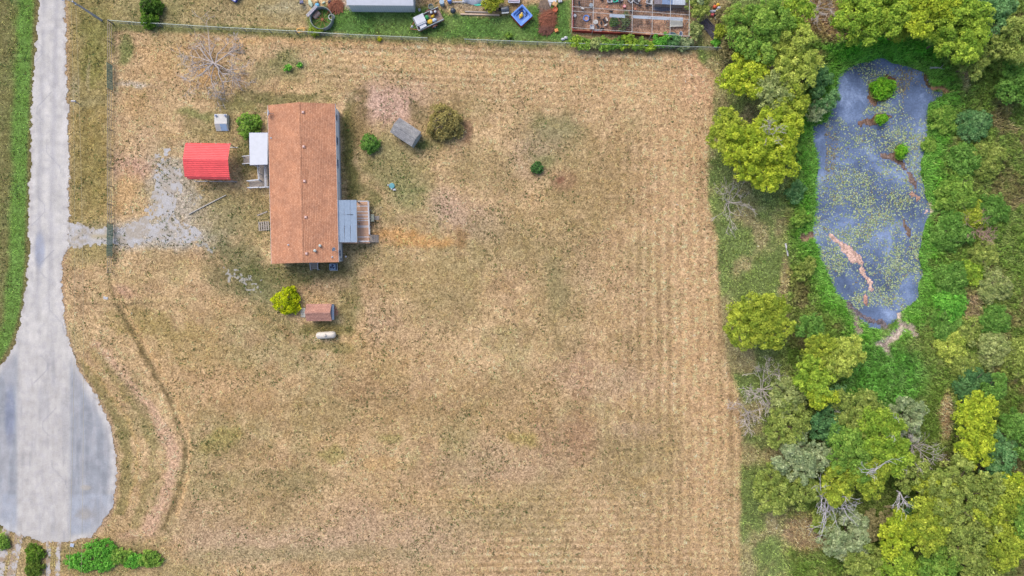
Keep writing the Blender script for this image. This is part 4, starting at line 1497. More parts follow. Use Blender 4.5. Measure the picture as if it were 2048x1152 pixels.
# ---- grey garden shed
def shed(name, label, cat, px, py, rz, L_, W_, eave, ridge, roofm, wallm, wall2=None, over=.12):
    t = thing(name, label, cat, P(px, py, (eave + ridge) / 2)[:2] + (0,), rz)
    MB().box((0, 0, eave / 2), (L_ - 2 * over, W_ - 2 * over, eave)).build('wall', wallm, t)
    for s_ in (-1, 1):
        g_ = MB().prism([(-W_ / 2 + over, 0), (W_ / 2 - over, 0), (0, (ridge - eave) * .93)], -.02, .02).build('gable', wall2 or wallm, t)
        g_.matrix_local = Matrix.Translation((s_ * (L_ / 2 - over - .025), 0, eave - .002)) @ Matrix.Rotation(R(90), 4, 'Z') @ Matrix.Rotation(R(90), 4, 'X')
        n_c = 6
        b = MB()
        for i in range(n_c):
            t0, t1 = i / n_c, (i + 1) / n_c
            y0, y1 = s_ * W_ / 2 * (1 - t0), s_ * W_ / 2 * (1 - t1)
            z0, z1 = eave + (ridge - eave) * t0, eave + (ridge - eave) * t1
            b.add([(-L_ / 2, y0, z0 + .018), (L_ / 2, y0, z0 + .018), (L_ / 2, y1, z1), (-L_ / 2, y1, z1), (-L_ / 2, y0, z0 - .04), (L_ / 2, y0, z0 - .04)],
                  [(0, 1, 2, 3) if s_ < 0 else (3, 2, 1, 0), (4, 5, 1, 0) if s_ < 0 else (0, 1, 5, 4)])
        b.add([(-L_ / 2, s_ * W_ / 2, eave - .04), (L_ / 2, s_ * W_ / 2, eave - .04), (L_ / 2, 0, ridge - .06), (-L_ / 2, 0, ridge - .06)], [(0, 1, 2, 3)])
        b.build('roof_slope', roofm, t)
    MB().box((0, 0, ridge + .012), (L_ + .01, .22, .03)).build('ridge_cap', roofm, t)
    return t


GSW = mat('shed_pale_grey', C(186, 192, 192), .7, var=.1, scale=4)
t = shed('garden_shed', 'small grey gable shed standing askew on bare soil beside a round shrub', 'shed', 810.5, 263, R(-33.5), 3.25, 2.15, 1.75, 2.3, SHINGLEG, GSW)
MB().box((1.52, .1, .85), (.04, .8, 1.6)).build('door', GSW, t)
MB().box((-.3, 1.0, 1.1), (.5, .03, .4)).build('window', GLASS, t)

# ---- reddish pump house with the grey front
RW = mat('pump_house_wall', C(150, 112, 96), .85, var=.15)
GF = mat('pale_blue_grey_board', C(176, 190, 206), .7, var=.08, scale=4)
t = shed('pump_house', 'small shed with faded red shingle roof and pale blue end wall', 'shed', 636.5, 625, R(.5), 3.15, 2.15, 1.5, 2.15, SHINGLE2, RW, GF)
for k in range(8):
    MB().box((1.50, -.87 + k * .25, .76), (.03, .235, 1.5)).build('board', GF, t)
MB().box((1.66, 0, 1.30), (.30, 1.85, .05), ry=R(50)).build('awning', GF, t)
rp = thing('wooden_ramp', 'grey plank ramp at the left end of the faded red shed', 'ramp', P(608, 624.5, 0), 0)
for k in range(4):
    MB().box((-.1, -.48 + k * .3, .10), (.62, .28, .04), ry=R(-10)).build('board', mat('pale_plank', C(196, 194, 184), .85, var=.1), rp)
MB().box((.12, 0, .04), (.08, 1.1, .1)).build('sill', WOOD, rp)
bk = thing('brick_step', 'low reddish brick step on the ground right of the faded red shed', 'step', P(672, 626, 0))
for k, (dx, dy) in enumerate(((-.16, -.25), (-.14, .05), (-.18, .35), (.12, -.1), (.14, .2), (-.05, .6))):
    MB().box((dx, dy, .03), (.25, .27, .07), R(4 * k)).build('brick', mat('worn_brick', C(196, 140, 112), .9, var=.15), bk)

# ---- propane tank
tk = thing('propane_tank', 'white capsule propane tank lying on legs below the faded red shed', 'tank', P(655, 669.5, 0), R(3.5))
pr = [(0, -1.27)] + [(.44 * math.sin(R(a)), -.87 - .40 * math.cos(R(a))) for a in (15, 35, 55, 75, 90)] + [(.44 * math.sin(R(a)), .87 + .40 * -math.cos(R(a))) for a in (90, 105, 125, 145, 165)] + [(0, 1.27)]
MB().lathe(pr, 26, (0, 0, .68), Matrix.Rotation(R(90), 3, 'Y')).build('shell', TANKP, tk, smooth=True)
dm = MB().lathe([(.17, 1.05), (.18, 1.2), (.14, 1.28), (0, 1.31)], 16).build('dome', TANKP, tk, smooth=True)
MB().bar((.16, -.06, 1.24), (.16, .06, 1.24), .03).build('dome_hinge', GALV, dm)
for xx in (-.7, .7):
    MB().box((xx, -.22, .16), (.08, .1, .32)).build('leg', GREYM, tk)
    MB().box((xx, .22, .16), (.08, .1, .32)).build('leg', GREYM, tk)
    MB().box((xx, 0, .03), (.3, .75, .06)).build('footing', CONC, tk)
for xx in (-.9, .9):
    MB().tube([(xx - .06, 0, 1.1), (xx - .06, 0, 1.17), (xx + .06, 0, 1.17), (xx + .06, 0, 1.1)], .015, 6).build('lifting_lug', TANKP, tk)

# ---- septic riser with small white cleanouts
sr = thing('septic_riser', 'round teal septic lid in the yard left of centre', 'septic lid', P(784, 372, 0))
MB().lathe([(.33, 0), (.33, .16)], 22).build('collar', TEAL, sr)
MB().lathe([(.35, .15), (.36, .19), (.30, .21), (0, .22)], 22).build('lid', TEAL, sr)
for k in range(6):
    a = R(60 * k)
    MB().lathe([(.03, .2), (.02, .225), (0, .226)], 8, (.29 * math.cos(a), .29 * math.sin(a), 0)).build('bolt', WHITE2, sr)
for px, py, lab in ((776.5, 370.5, 'left of'), (783.5, 378, 'just below')):
    t = thing('cleanout_cap', f'small white pipe cap {lab} the teal septic lid', 'pipe cap', P(px, py, 0))
    MB().lathe([(.07, 0), (.07, .14)], 12).build('pipe', WHITE, t)
    MB().lathe([(.09, .12), (.09, .18), (.05, .2), (0, .2)], 12).build('cap', WHITE, t)
t = thing('white_block', 'small white box lying lower right of the teal septic lid', 'box', P(789, 379.5, 0), R(10))
MB().box((0, 0, .08), (.34, .2, .16)).build('body', WHITE, t, bevel=.02)
MB().box((0, 0, .17), (.36, .22, .03)).build('lid', WHITE2, t)

# ---- long pole on the gravel
a, b2 = P(378, 428, .12), P(452, 390, .12)
po = MB().tube([(0, 0, .1), ((b2[0] - a[0]) / 2, (b2[1] - a[1]) / 2, .13), (b2[0] - a[0], b2[1] - a[1], .1)], [.07, .065, .055], 10).build('fallen_pole', mat('pale_pole', C(196, 190, 182), .7, var=.15))
po.location = (a[0], a[1], 0)
tag(po, 'long pale pole lying on the ground by the gravel driveway', 'pole')

# ================================================================ ROADSIDE: lamp pole, wires, mailbox, fences, gates
lp_b = P(203, 40.5, 0)
LH = 5.7
lp = thing('street_lamp', 'wooden roadside light pole with white lamp head near the top left', 'street lamp', lp_b)
MB().tube([(0, 0, 0), (0, 0, 3), (0, 0, LH)], [.15, .125, .10], 12).build('pole', mat('silvered_pole', C(176, 180, 190), .8, var=.15, scale=4, aniso=(4, 4, .6)), lp)
ad = Vector((-1.1, .35, 0))
MB().tube([(0, 0, LH - .5), tuple(ad * .5 + Vector((0, 0, LH - .15))), tuple(ad + Vector((0, 0, LH - .1)))], .035, 8).build('arm', GALV, lp)
hd = MB().blob(tuple(ad * 1.15 + Vector((0, 0, LH - .1))), (.42, .26, .14), 3, .04, 14, 8, R(160)).build('lamp_head', mat('lamp_white_blue', C(196, 212, 238), .4), lp, smooth=True)
MB().blob(tuple(ad * 1.2 + Vector((0, 0, LH - .22))), (.2, .16, .1), 4, .02, 12, 6).build('lens', WHITE2, hd, smooth=True)
MB().box((.1, -.12, LH - .6), (.2, .2, .35)).build('photo_cell_box', GALV, lp)
for k, (dx0, dx1, z0, lab) in enumerate(((-.25, -1.2, LH - .15, 'upper of two thin overhead wires running down along the road edge'), (.1, .3, LH - .45, 'lower of two thin overhead wires running down along the road edge'))):
    pts = []
    for i in range(25):
        tt_ = i / 24
        y = lp_b[1] + .1 - tt_ * 84
        pts.append((lp_b[0] + dx0 + (dx1 - dx0) * tt_, y, z0 - 1.3 * 4 * tt_ * (1 - tt_)))
    wv = MB().tube([tuple(Vector(p) - Vector(pts[0])) for p in pts], .013, 5).build('overhead_wire', mat('pale_wire', C(196, 186, 150), .5), None)
    wv.location = pts[0]
    tag(wv, lab, 'wire')
mbx = thing('mailbox', 'small pale mailbox on a post at the right road edge', 'mailbox', P(158, 207, 0))
MB().box((0, 0, .5), (.09, .09, 1.0)).build('post', WOOD, mbx)
b = MB()
pf = [(.11 * math.cos(R(a)), 1.1 + .11 * math.sin(R(a))) for a in range(0, 181, 20)] + [(-.11, 1.0), (.11, 1.0)]
b.add([(-.26, y, z) for y, z in pf] + [(.26, y, z) for y, z in pf], [tuple(range(len(pf))), tuple(range(2 * len(pf) - 1, len(pf) - 1, -1))] + [((i + 1) % len(pf), i, i + len(pf), (i + 1) % len(pf) + len(pf)) for i in range(len(pf))])
bx_ = b.build('box', WHITE2, mbx)
MB().box((-.05, -.13, 1.16), (.03, .02, .18)).build('flag', RED, bx_)

FENM = mat('weathered_rail', C(176, 160, 142), .7, .2, var=.2, scale=6)
FENP = mat('fence_post', C(150, 136, 122), .8, .1, var=.2, scale=6)


def fence(name, label, pts, h, rails, mtl, post_mtl, step=2.4, mesh=False, rail_r=.035):
    o = P(*pts[0], 0)
    t = thing(name, label, 'fence', o)
    for (x0, y0), (x1, y1) in zip(pts[:-1], pts[1:]):
        a, b = Vector(P(x0, y0, 0)), Vector(P(x1, y1, 0))
        n_ = max(1, round((b - a).length / step))
        for i in range(n_ + (1 if (x1, y1) == pts[-1] else 0)):
            q = a.lerp(b, i / n_)
            zb = gzp(1024 + q.x / S, 576 - q.y / S)
            pb = MB().tube([(q.x - o[0], q.y - o[1], zb - .05), (q.x - o[0], q.y - o[1], h + .04)], .045, 8).build('post', post_mtl, t)
            MB().lathe([(.055, h + .03), (.05, h + .06), (0, h + .075)], 8, (q.x - o[0], q.y - o[1], 0)).build('post_cap', post_mtl, pb)
        for i in range(n_):
            q0, q1 = a.lerp(b, i / n_), a.lerp(b, (i + 1) / n_)
            for z in rails:
                MB().tube([(q0.x - o[0], q0.y - o[1], z), (q1.x - o[0], q1.y - o[1], z)], rail_r, 6).build('rail', mtl, t)
        if mesh:
            d = (b - a)
            ln = d.length
            n = d.normalized()
            bm_ = MB()
            k = 0.0
            while k < ln:
                for s_ in (0, 1):
                    p0 = a + n * k
                    p1 = a + n * min(ln, k + h)
                    z0, z1 = (.05, h * min(1, (ln - k) / h)) if s_ == 0 else (h, h - (h - .05) * min(1, (ln - k) / h))
                    q0 = Vector((p0.x - o[0], p0.y - o[1], z0))
                    q1 = Vector((p1.x - o[0], p1.y - o[1], z1))
                    u_ = Vector((0, 0, .006))
                    sd2 = Vector((-n.y, n.x, 0)) * .004
                    bm_.add([q0 - sd2, q0 + u_, q0 + sd2, q1 - sd2, q1 + u_, q1 + sd2], [(0, 1, 4, 3), (1, 2, 5, 4), (2, 0, 3, 5)])
                k += .14
            bm_.build('chain_link_mesh', GALV, t)['kind'] = 'stuff'
    return t


fence('rail_fence', 'weathered rail fence from the top left corner down to the first green gate', [(226, 48), (226, 128)], 1.15, (.35, .75, 1.12), FENM, FENP)
fence('rail_fence', 'weathered rail fence between the two green gates beside the road', [(226, 184), (225, 300), (226, 447)], 1.15, (.35, .75, 1.12), FENM, FENP)
fence('rail_fence', 'short end of rail fence below the driveway gate', [(226, 515), (225, 545)], 1.15, (.35, .75, 1.12), FENM, FENP)


def tube_gate(label, p0, p1, h=1.3):
    a, b = Vector(P(*p0, 0)), Vector(P(*p1, 0))
    t = thing('green_gate', label, 'gate', tuple(a))
    d = b - a
    for z in (.2, .38, .56, .74, .92, 1.1, h):
        MB().tube([(0, 0, z), (d.x, d.y, z)], .036 if z not in (.2, h) else .042, 7).build('rail', GREENP, t)
    for f in (0, .33, .66, 1):
        MB().tube([(d.x * f, d.y * f, .18), (d.x * f, d.y * f, h + .02)], .03, 7).build('upright', GREENP, t)
    for f in (.12, .21, .45, .55, .78, .88):
        MB().tube([(d.x * f, d.y * f, .2), (d.x * (f + .06), d.y * (f + .06), h)], .014, 6).build('brace', GREENP, t)
    MB().box((d.x, d.y + .06, .8), (.08, .12, .12)).build('latch', GALV, t)
    return t


tube_gate('upper green tube gate in the roadside fence, left of the bare tree', (226, 131), (227, 182))
tube_gate('lower green tube gate standing across the gravel driveway', (227, 449), (226, 513))
WRAIL = mat('pale_green_white_rail', C(172, 186, 180), .45, .3, var=.08, scale=1.5)
fence('boundary_fence', 'chain link boundary fence with pale top rail, left part of the north edge', [(227, 47), (290, 52), (325, 53.5), (440, 60.5), (595, 68.5)], 1.1, (1.1,), WRAIL, GALV, 3.0, True)
fence('boundary_fence', 'chain link boundary fence with pale top rail along the neighbour\'s green lawn', [(597, 68.6), (700, 75), (856, 82)], 1.1, (1.1,), WRAIL, GALV, 3.0, True)
fence('boundary_fence', 'chain link boundary fence with pale top rail, right part below the blue tub', [(931, 84.5), (1020, 88), (1130, 92), (1290, 97), (1440, 101)], 1.1, (1.1,), WRAIL, GALV, 3.0, True)

# ================================================================ NEIGHBOUR'S YARD
# white outbuilding
nb = thing('metal_outbuilding', 'white metal outbuilding with grey ribbed wall at the top edge', 'outbuilding', P(767, 24, 0)[:2] + (0,), R(-.4))
BW, BD, BH = 8.05, 5.0, 2.25
b = MB()
nrib = 54
for side in range(4):
    for i in range(nrib if side % 2 == 0 else 32):
        n_ = nrib if side % 2 == 0 else 32
        t0, t1 = i / n_, (i + 1) / n_
        off = .02 if i % 2 else 0
        if side == 0:
            pa, pb = (-BW / 2 + BW * t0, -off), (-BW / 2 + BW * t1, -off)
        elif side == 1:
            pa, pb = (BW / 2 + off, BD * t0), (BW / 2 + off, BD * t1)
        elif side == 2:
            pa, pb = (BW / 2 - BW * t0, BD + off), (BW / 2 - BW * t1, BD + off)
        else:
            pa, pb = (-BW / 2 - off, BD - BD * t0), (-BW / 2 - off, BD - BD * t1)
        b.add([(*pa, 0), (*pb, 0), (*pb, BH), (*pa, BH)], [(0, 1, 2, 3)])
b.build('wall', mat('grey_ribbed_wall', C(216, 226, 234), .5, .0, var=.06, scale=1.5), nb)
for s_, y0, y1, z0, z1 in ((0, -.1, BD / 2, BH, BH + .75), (1, BD / 2, BD + .1, BH + .75, BH)):
    MB().sheet([(-BW / 2 - .1, y0, z0), (BW / 2 + .1, y0, z0), (BW / 2 + .1, y1, z1), (-BW / 2 - .1, y1, z1)], .04).build('roof_panel', WHITE, nb)
for s_ in (-1, 1):
    g_ = MB().prism([(0, 0), (BD, 0), (BD / 2, .70)], -.02, .02).build('gable', GREYM, nb)
    g_.matrix_local = Matrix.Translation((s_ * BW / 2, 0, BH - .02)) @ Matrix.Rotation(R(90), 4, 'Z') @ Matrix.Rotation(R(90), 4, 'X')
MB().box((-BW / 2 + .75, -.05, .5), (.85, .06, .3)).build('wall_board', WHITE, nb)
MB().tube([(-BW / 2 - .12, -.1, BH), (-BW / 2 - .12, -.1, .2)], .04, 8).build('downpipe', WHITE, nb)


# round cattle-feed ring with spokes
fr_ = thing('feeder_ring', 'large round grey metal ring with rusty spokes on the lawn', 'feeder', P(645.5, 40, 0))
MB().lathe([(1.36, 0), (1.36, .8), (1.39, .82), (1.42, .8), (1.42, 0)], 48).build('ring_wall', mat('ring_grey', C(150, 160, 158), .55, .3, var=.1), fr_, smooth=True)
MB().lathe([(.10, .16), (.16, .2), (.16, .26), (.05, .27), (.05, .2)], 12).build('hub', RUST, fr_)
for k in range(9):
    a = R(40 * k + 12)
    MB().tube([(.14 * math.cos(a), .14 * math.sin(a), .22), (1.36 * math.cos(a), 1.36 * math.sin(a), .12)], .022, 6).build('spoke', RUST, fr_)
ld = thing('leaning_gate', 'white slatted panel leaning on the left rim of the round metal ring', 'panel', P(628, 28, 0), R(47))
for k in range(3):
    MB().box((0, -.12 + k * .12, .95 + .03 * k), (1.75, .09, .04)).build('slat', WHITE2 if k else mat('lilac_panel', C(190, 180, 200), .6), ld)
for xx in (-.8, .8):
    MB().bar((xx, -.14, .93), (xx, .2, 1.03), .05).build('brace', WHITE2, ld)
    MB().bar((xx, .2, 1.03), (xx, .28, 0), .05).build('leg', WHITE2, ld)
tp = MB().lathe([(.30, .02), (.40, .05), (.42, .12), (.40, .2), (.30, .22), (.27, .12), (.30, .02)], 24).build('old_tyre', mat('pale_grey_tyre', C(182, 190, 186), .7, var=.1), None, smooth=True)
tp.location = P(663.5, 35, 0)
tag(tp, 'pale grey tyre standing flat against the right side of the round ring', 'tyre')
cu = thing('curved_tin', 'curved pale metal scrap lying inside the round ring', 'scrap metal', P(633, 30, 0), R(47))
b = MB()
arc = [(.35 * math.cos(R(20 * i)), .32 * math.sin(R(20 * i)) + .03) for i in range(10)]
b.add([(-.5, x, z) for x, z in arc] + [(.5, x, z) for x, z in arc], [(i, i + 1, i + 11, i + 10) for i in range(9)])
b.build('sheet', mat('rust_white_tin', C(200, 176, 160), .6, .3, var=.2), cu)
MB().box((0, 0, .36), (1.02, .05, .03)).build('seam', RUST, cu)
sh = thing('yellow_sawhorse', 'bright yellow wooden frame standing against the boundary fence', 'sawhorse', P(603, 64, 0), R(6))
YW = mat('yellow_wood', C(244, 186, 104), .7, var=.1)
for dy in (-.2, .25):
    MB().box((.1 * (dy > 0), dy, .55), (1.0, .09, .06)).build('beam', YW, sh)
for dx, dy in ((-.45, -.2), (.45, -.2), (-.35, .25), (.55, .25)):
    MB().bar((dx, dy, .55), (dx + (-.08 if dx < 0 else .08), dy, 0), .07).build('leg', YW, sh)
for xx in (-.4, .5):
    MB().bar((xx - .05, -.2, .58), (xx + .06, .25, .58), .07).build('cross_piece', YW, sh)

# brush pile by the ring, brush heap by the pen
def brush(name, label, px, py, rx, ry, n, mtl, seed, rz=0.0, hgt=.5, ln=.9):
    rnd = random.Random(seed)
    o = P(px, py, 0)
    b = MB()
    for i in range(n):
        a = rnd.random() * 6.283
        r = math.sqrt(rnd.random())
        x, y = r * math.cos(a) * rx, r * math.sin(a) * ry
        z = (1 - r * .8) * hgt * rnd.random() + .03
        d = rz + rnd.gauss(0, .55)
        l_ = ln * (.5 + rnd.random())
        p0 = Vector((x - math.cos(d) * l_ / 2, y - math.sin(d) * l_ / 2, max(.02, z + rnd.gauss(0, .06))))
        p1 = Vector((x + math.cos(d) * l_ / 2, y + math.sin(d) * l_ / 2, max(.02, z + rnd.gauss(0, .08))))
        pmid = (p0 + p1) / 2 + Vector((rnd.gauss(0, .06), rnd.gauss(0, .06), .05))
        b.tube([p0, pmid, p1], [.028, .024, .01], 4, cap=False)
    ob = b.build(name, mtl)
    ob.location = o
    return tag(ob, label, 'brush pile')


brush('brush_pile', 'red-brown pile of cut sticks between the round ring and the white outbuilding', 672, 13, 1.0, .65, 320, BRUSH, 3, R(70), .45, .9)
brush('brush_pile', 'orange-red heap of cut brush right of the blue tub', 1097, 38, .95, 1.25, 420, BRUSH, 5, R(20), .6, .85)
brush('brush_pile', 'grey-brown twig pile at the upper end of the orange brush heap', 1089, 14, .6, .85, 240, BRUSHG, 6, R(100), .4, .8)
brush('brush_pile', 'dull brown twig pile at the lower end of the orange brush heap', 1093, 60, .85, .6, 260, mat('brown_brush', C(150, 104, 88), .95, var=.3), 8, R(10), .4, .7)

# trailer
tr_ = thing('utility_trailer', 'loaded utility trailer parked askew on the green lawn', 'trailer', P(858.5, 43, 0), R(25))
RAILM = mat('trailer_pale_blue', C(178, 192, 200), .5, .2, var=.1)
TRB = mat('trailer_brown_board', C(150, 128, 118), .8, var=.2)
for k in range(8):
    MB().box((0, -.72 + k * .206, .52), (3.45, .195, .04)).build('bed_board', TRB, tr_)
for s_ in (-1, 1):
    MB().box((0, s_ * .84, .52), (3.5, .07, .1)).build('frame_rail', RUST, tr_)
    MB().box((0, s_ * .84, .86), (3.5, .05, .08)).build('side_rail', RAILM, tr_)
    MB().box((0, s_ * .84, .70), (3.46, .03, .22)).build('side_board', RAILM, tr_)
    for xx in (-1.72, -.6, .6, 1.72):
        MB().box((xx, s_ * .84, .72), (.06, .075, .34)).build('stake', RUST, tr_)
    M = Matrix.Rotation(R(90), 3, 'X')
    wh = MB().lathe([(.15, -.1), (.28, -.1), (.32, -.07), (.32, .07), (.28, .1), (.15, .1)], 20, (.35, s_ * 1.02, .32), M).build('wheel', BLACK, tr_, smooth=True)
    MB().lathe([(0, -.05), (.16, -.08), (.16, .08), (0, .05)], 14, (.35, s_ * 1.02, .32), M).build('rim', WHITE2, wh)
    b = MB()
    arc = [(.42 * math.cos(R(a)), .42 * math.sin(R(a))) for a in range(15, 166, 15)]
    b.add([(.35 + x, s_ * .9, .32 + z) for x, z in arc] + [(.35 + x, s_ * 1.16, .32 + z) for x, z in arc], [(i, i + 1, i + 1 + len(arc), i + len(arc)) for i in range(len(arc) - 1)])
    b.build('fender', BROWN, tr_)
MB().box((-1.75, 0, .72), (.05, 1.68, .38)).build('front_board', RAILM, tr_)
for s_ in (-1, 1):
    MB().bar((-1.7, s_ * .6, .48), (-2.6, 0, .48), .08).build('tongue', RUST, tr_)
MB().tube([(-2.45, 0, .0), (-2.45, 0, .85)], .035, 8).build('jack', GALV, tr_)
MB().blob((-2.25, .08, .62), (.16, .16, .2), 2, .03).build('gas_bottle', WHITE, tr_, smooth=True)
TM = pm(tr_)


def cargo(name, label, cat, x, y, z, rz=0.0):
    q = TM @ Vector((x, y, z))
    return thing(name, label, cat, tuple(q), R(25) + rz)


c1 = cargo('white_freezer', 'large white chest with a raised lid at the left end of the trailer', 'chest', -1.02, .22, .55)
MB().box((0, 0, .3), (1.25, 1.2, .6)).build('body', WHITE, c1, bevel=.03)
MB().box((0, .08, .63), (1.29, 1.06, .06)).build('lid', WHITE, c1, bevel=.02)
MB().box((.3, -.64, .45), (.2, .03, .03)).build('handle', GALV, c1)
c1 = cargo('white_carton', 'small white box in front of the white chest on the trailer', 'box', -1.0, -.57, .55, R(4))
MB().box((0, 0, .22), (.85, .42, .44)).build('body', WHITE2, c1, bevel=.02)
MB().box((0, 0, .45), (.87, .44, .02)).build('lid', WHITE, c1)
for nm, lab, x, y, s, m_ in (('green_sack', 'green sack beside the white chest on the trailer', -.12, .25, (.3, .28, .28), GREEN), ('yellow_sack', 'yellow sack in the middle of the loaded trailer', .02, -.42, (.36, .3, .26), YELLOW),
                             ('yellow_bag', 'small yellow bag between the two bins on the trailer', .62, .12, (.26, .2, .22), YELLOW), ('white_bag', 'crumpled blue-white bag near the lower rail of the trailer', .58, -.42, (.38, .24, .22), mat('bluish_bag', C(205, 218, 234), .5, var=.1)),
                             ('green_rag', 'dark green cloth at the lower left rail of the trailer', -.42, -.62, (.42, .1, .14), mat('dark_green_cloth', C(54, 104, 84), .8, var=.15))):
    q = TM @ Vector((x, y, .53 + s[2]))
    ob = MB().blob((0, 0, 0), s, len(nm), .16, 12, 8).build(nm, m_, None, smooth=True)
    ob.location = q
    ob.rotation_euler = (0, 0, R(25))
    tag(ob, lab, 'sack')
for k, (x, y, lab) in enumerate(((.62, .5, 'left of two brown bins with white tops on the trailer'), (1.12, .38, 'right of two brown bins with white tops on the trailer'))):
    t = cargo('bin', lab, 'bin', x, y, .54)
    MB().lathe([(.22, 0), (.27, .5), (.24, .5), (.2, .05), (0, .05)], 18).build('tub', BROWN, t, smooth=True)
    MB().blob((.03, .03, .46), (.18, .17, .12), k, .12).build('contents', WHITE, t, smooth=True)

# drums, buckets and small things on the lawn
def drum(name, label, cat, px, py, r, h, mtl, open_=True, inner=None, prof=None):
    t = thing(name, label, cat, P(px, py, h / 2)[:2] + (0,))
    MB().lathe(prof or [(r * .95, 0), (r, h * .33), (r * 1.03, h * .35), (r, h * .37), (r, h * .66), (r * 1.03, h * .68), (r, h * .7), (r, h), (r * .9, h), (r * .88, h * .6)], 24).build('shell', mtl, t, smooth=True)
    MB().lathe([(r * .9, h * (.6 if open_ else 1.0)), (0, h * (.6 if open_ else 1.01))], 24).build('inside' if open_ else 'top', inner or DARK, t)
    return t


drum('wire_bin', 'round open galvanised bin on the lawn right of the white outbuilding', 'bin', 862, 14, .32, .5, GALV, True, mat('lawn_litter', C(120, 130, 110), .9))
drum('barrel', 'pale blue lidded barrel at the top edge right of the white outbuilding', 'barrel', 884, 6, .3, .85, mat('pale_blue_barrel', C(168, 190, 206), .5, var=.1), False, mat('pale_blue_lid', C(150, 176, 196), .5))
drum('bucket', 'small white bucket at the right corner of the white outbuilding', 'bucket', 839, 20, .16, .35, WHITE, True, WHITE2)
drum('bucket', 'orange bucket on the grass right of the brush heap', 'bucket', 1110.5, 19.5, .30, .35, ORANGE, True, mat('bucket_dirt', C(190, 120, 90), .9))
drum('blue_barrel', 'bright blue barrel cut by the top edge above the lawn', 'barrel', 899, 1, .28, .85, BLUE, False, BLUE)
sm_ = thing('kettle_grill', 'dark egg-shaped grill standing on the lawn', 'grill', P(906.5, 23, .5)[:2] + (0,))
MB().lathe([(.0, .3), (.22, .36), (.34, .55), (.36, .75), (.30, .95), (.16, 1.08), (0, 1.1)], 22).build('bowl', mat('grill_black', C(70, 78, 88), .35, .2, var=.15), sm_, smooth=True)
for k in range(3):
    a = R(120 * k + 30)
    MB().tube([(.2 * math.cos(a), .2 * math.sin(a), .42), (.36 * math.cos(a), .36 * math.sin(a), 0)], .02, 6).build('leg', GALV, sm_)
MB().tube([(-.06, 0, 1.1), (-.06, 0, 1.16), (.06, 0, 1.16), (.06, 0, 1.1)], .012, 6).build('lid_handle', WHITE2, sm_)
sm_ = thing('barrel_smoker', 'black and silver barrel smoker left of the blue tub', 'smoker', P(1010, 20, .5)[:2] + (0,), R(5))
Mx = Matrix.Rotation(R(90), 3, 'Y')
MB().lathe([(0, -.5), (.3, -.5), (.32, -.46), (.32, .46), (.3, .5), (0, .5)], 24, (0, 0, .75), Mx).build('barrel', mat('smoker_grey', C(120, 124, 130), .4, .5, var=.3, scale=4), sm_, smooth=True)
MB().lathe([(0, -.2), (.2, -.2), (.2, .2), (0, .2)], 18, (-.62, .12, .6), Mx).build('fire_box', BLACK, sm_, smooth=True)
MB().tube([(.4, .1, 1.0), (.4, .1, 1.5)], .06, 10).build('chimney', BLACK, sm_)
for dx, dy in ((-.4, -.2), (.4, -.2), (-.4, .2), (.4, .2)):
    MB().bar((dx, dy, .6), (dx * 1.1, dy * 1.3, 0), .05).build('leg', BLACK, sm_)
MB().box((0, -.42, .72), (.9, .2, .03)).build('shelf', GALV, sm_)
# timbers
for k, (x0, x1, y, m_, lab) in enumerate(((921, 999, 30, mat('pale_timber', C(206, 180, 158), .8, var=.15, aniso=(.6, 5, 5)), 'long pale timber lying along the lawn edge below the tarp'), (930, 985, 25, mat('grey_timber', C(168, 158, 148), .85, var=.15, aniso=(.6, 5, 5)), 'grey timber lying just above the long pale timber'), (966, 1000, 19.5, mat('brown_timber', C(150, 112, 84), .85, var=.15, aniso=(.6, 5, 5)), 'short brown timber left of the barrel smoker'))):
    a, b2 = P(x0, y - 1.2, 0), P(x1, y + .8, 0)
    ln = b2[0] - a[0]
    ob = MB().box((ln / 2, 0, .1), (ln, .19 - .03 * k, .2)).build('timber', m_, None, bevel=.015)
    ob.location = a
    ob.rotation_euler = (0, 0, math.atan2(b2[1] - a[1], ln))
    tag(ob, lab, 'timber')
# white tarp-covered stack with aqua edge
tt2 = thing('tarp_cover', 'white tarp with aqua edge over a stack at the top edge', 'tarp', P(953, 3, 0))
b = MB()
nu, nv = 14, 8
rnd = random.Random(4)
vv_ = []
for j in range(nv):
    for i in range(nu):
        x = -1.8 + 3.6 * i / (nu - 1)
        y = -.35 + 2.3 * j / (nv - 1)
        edge = min(i, nu - 1 - i, j, nv - 1 - j)
        z = (.02 if edge == 0 else .5 + .06 * edge) + rnd.gauss(0, .03)
        vv_.append((x, y + (.12 * math.sin(i * .9) if j == 0 else 0), max(.02, z)))
b.add(vv_, [(j * nu + i, j * nu + i + 1, (j + 1) * nu + i + 1, (j + 1) * nu + i) for j in range(nv - 1) for i in range(nu - 1)])
b.build('tarp', WHITE, tt2, smooth=True)
b = MB()
ed = [(-.3, -.5), (.1, -.58), (.55, -.52), (1.0, -.42), (1.1, -.28), (.4, -.33), (-.2, -.3)]
b.prism(ed, .04, .09)
b.build('aqua_edge', AQUA, tt2)
wb_ = thing('white_beam', 'white metal beam poking out left of the white tarp', 'beam', P(921, 5.2, 0), R(1))
MB().box((0, 0, .2), (2.0, .1, .1)).build('beam', WHITE2, wb_)
for xx in (-.7, .7):
    MB().box((xx, 0, .075), (.12, .2, .15)).build('block', WOOD, wb_)
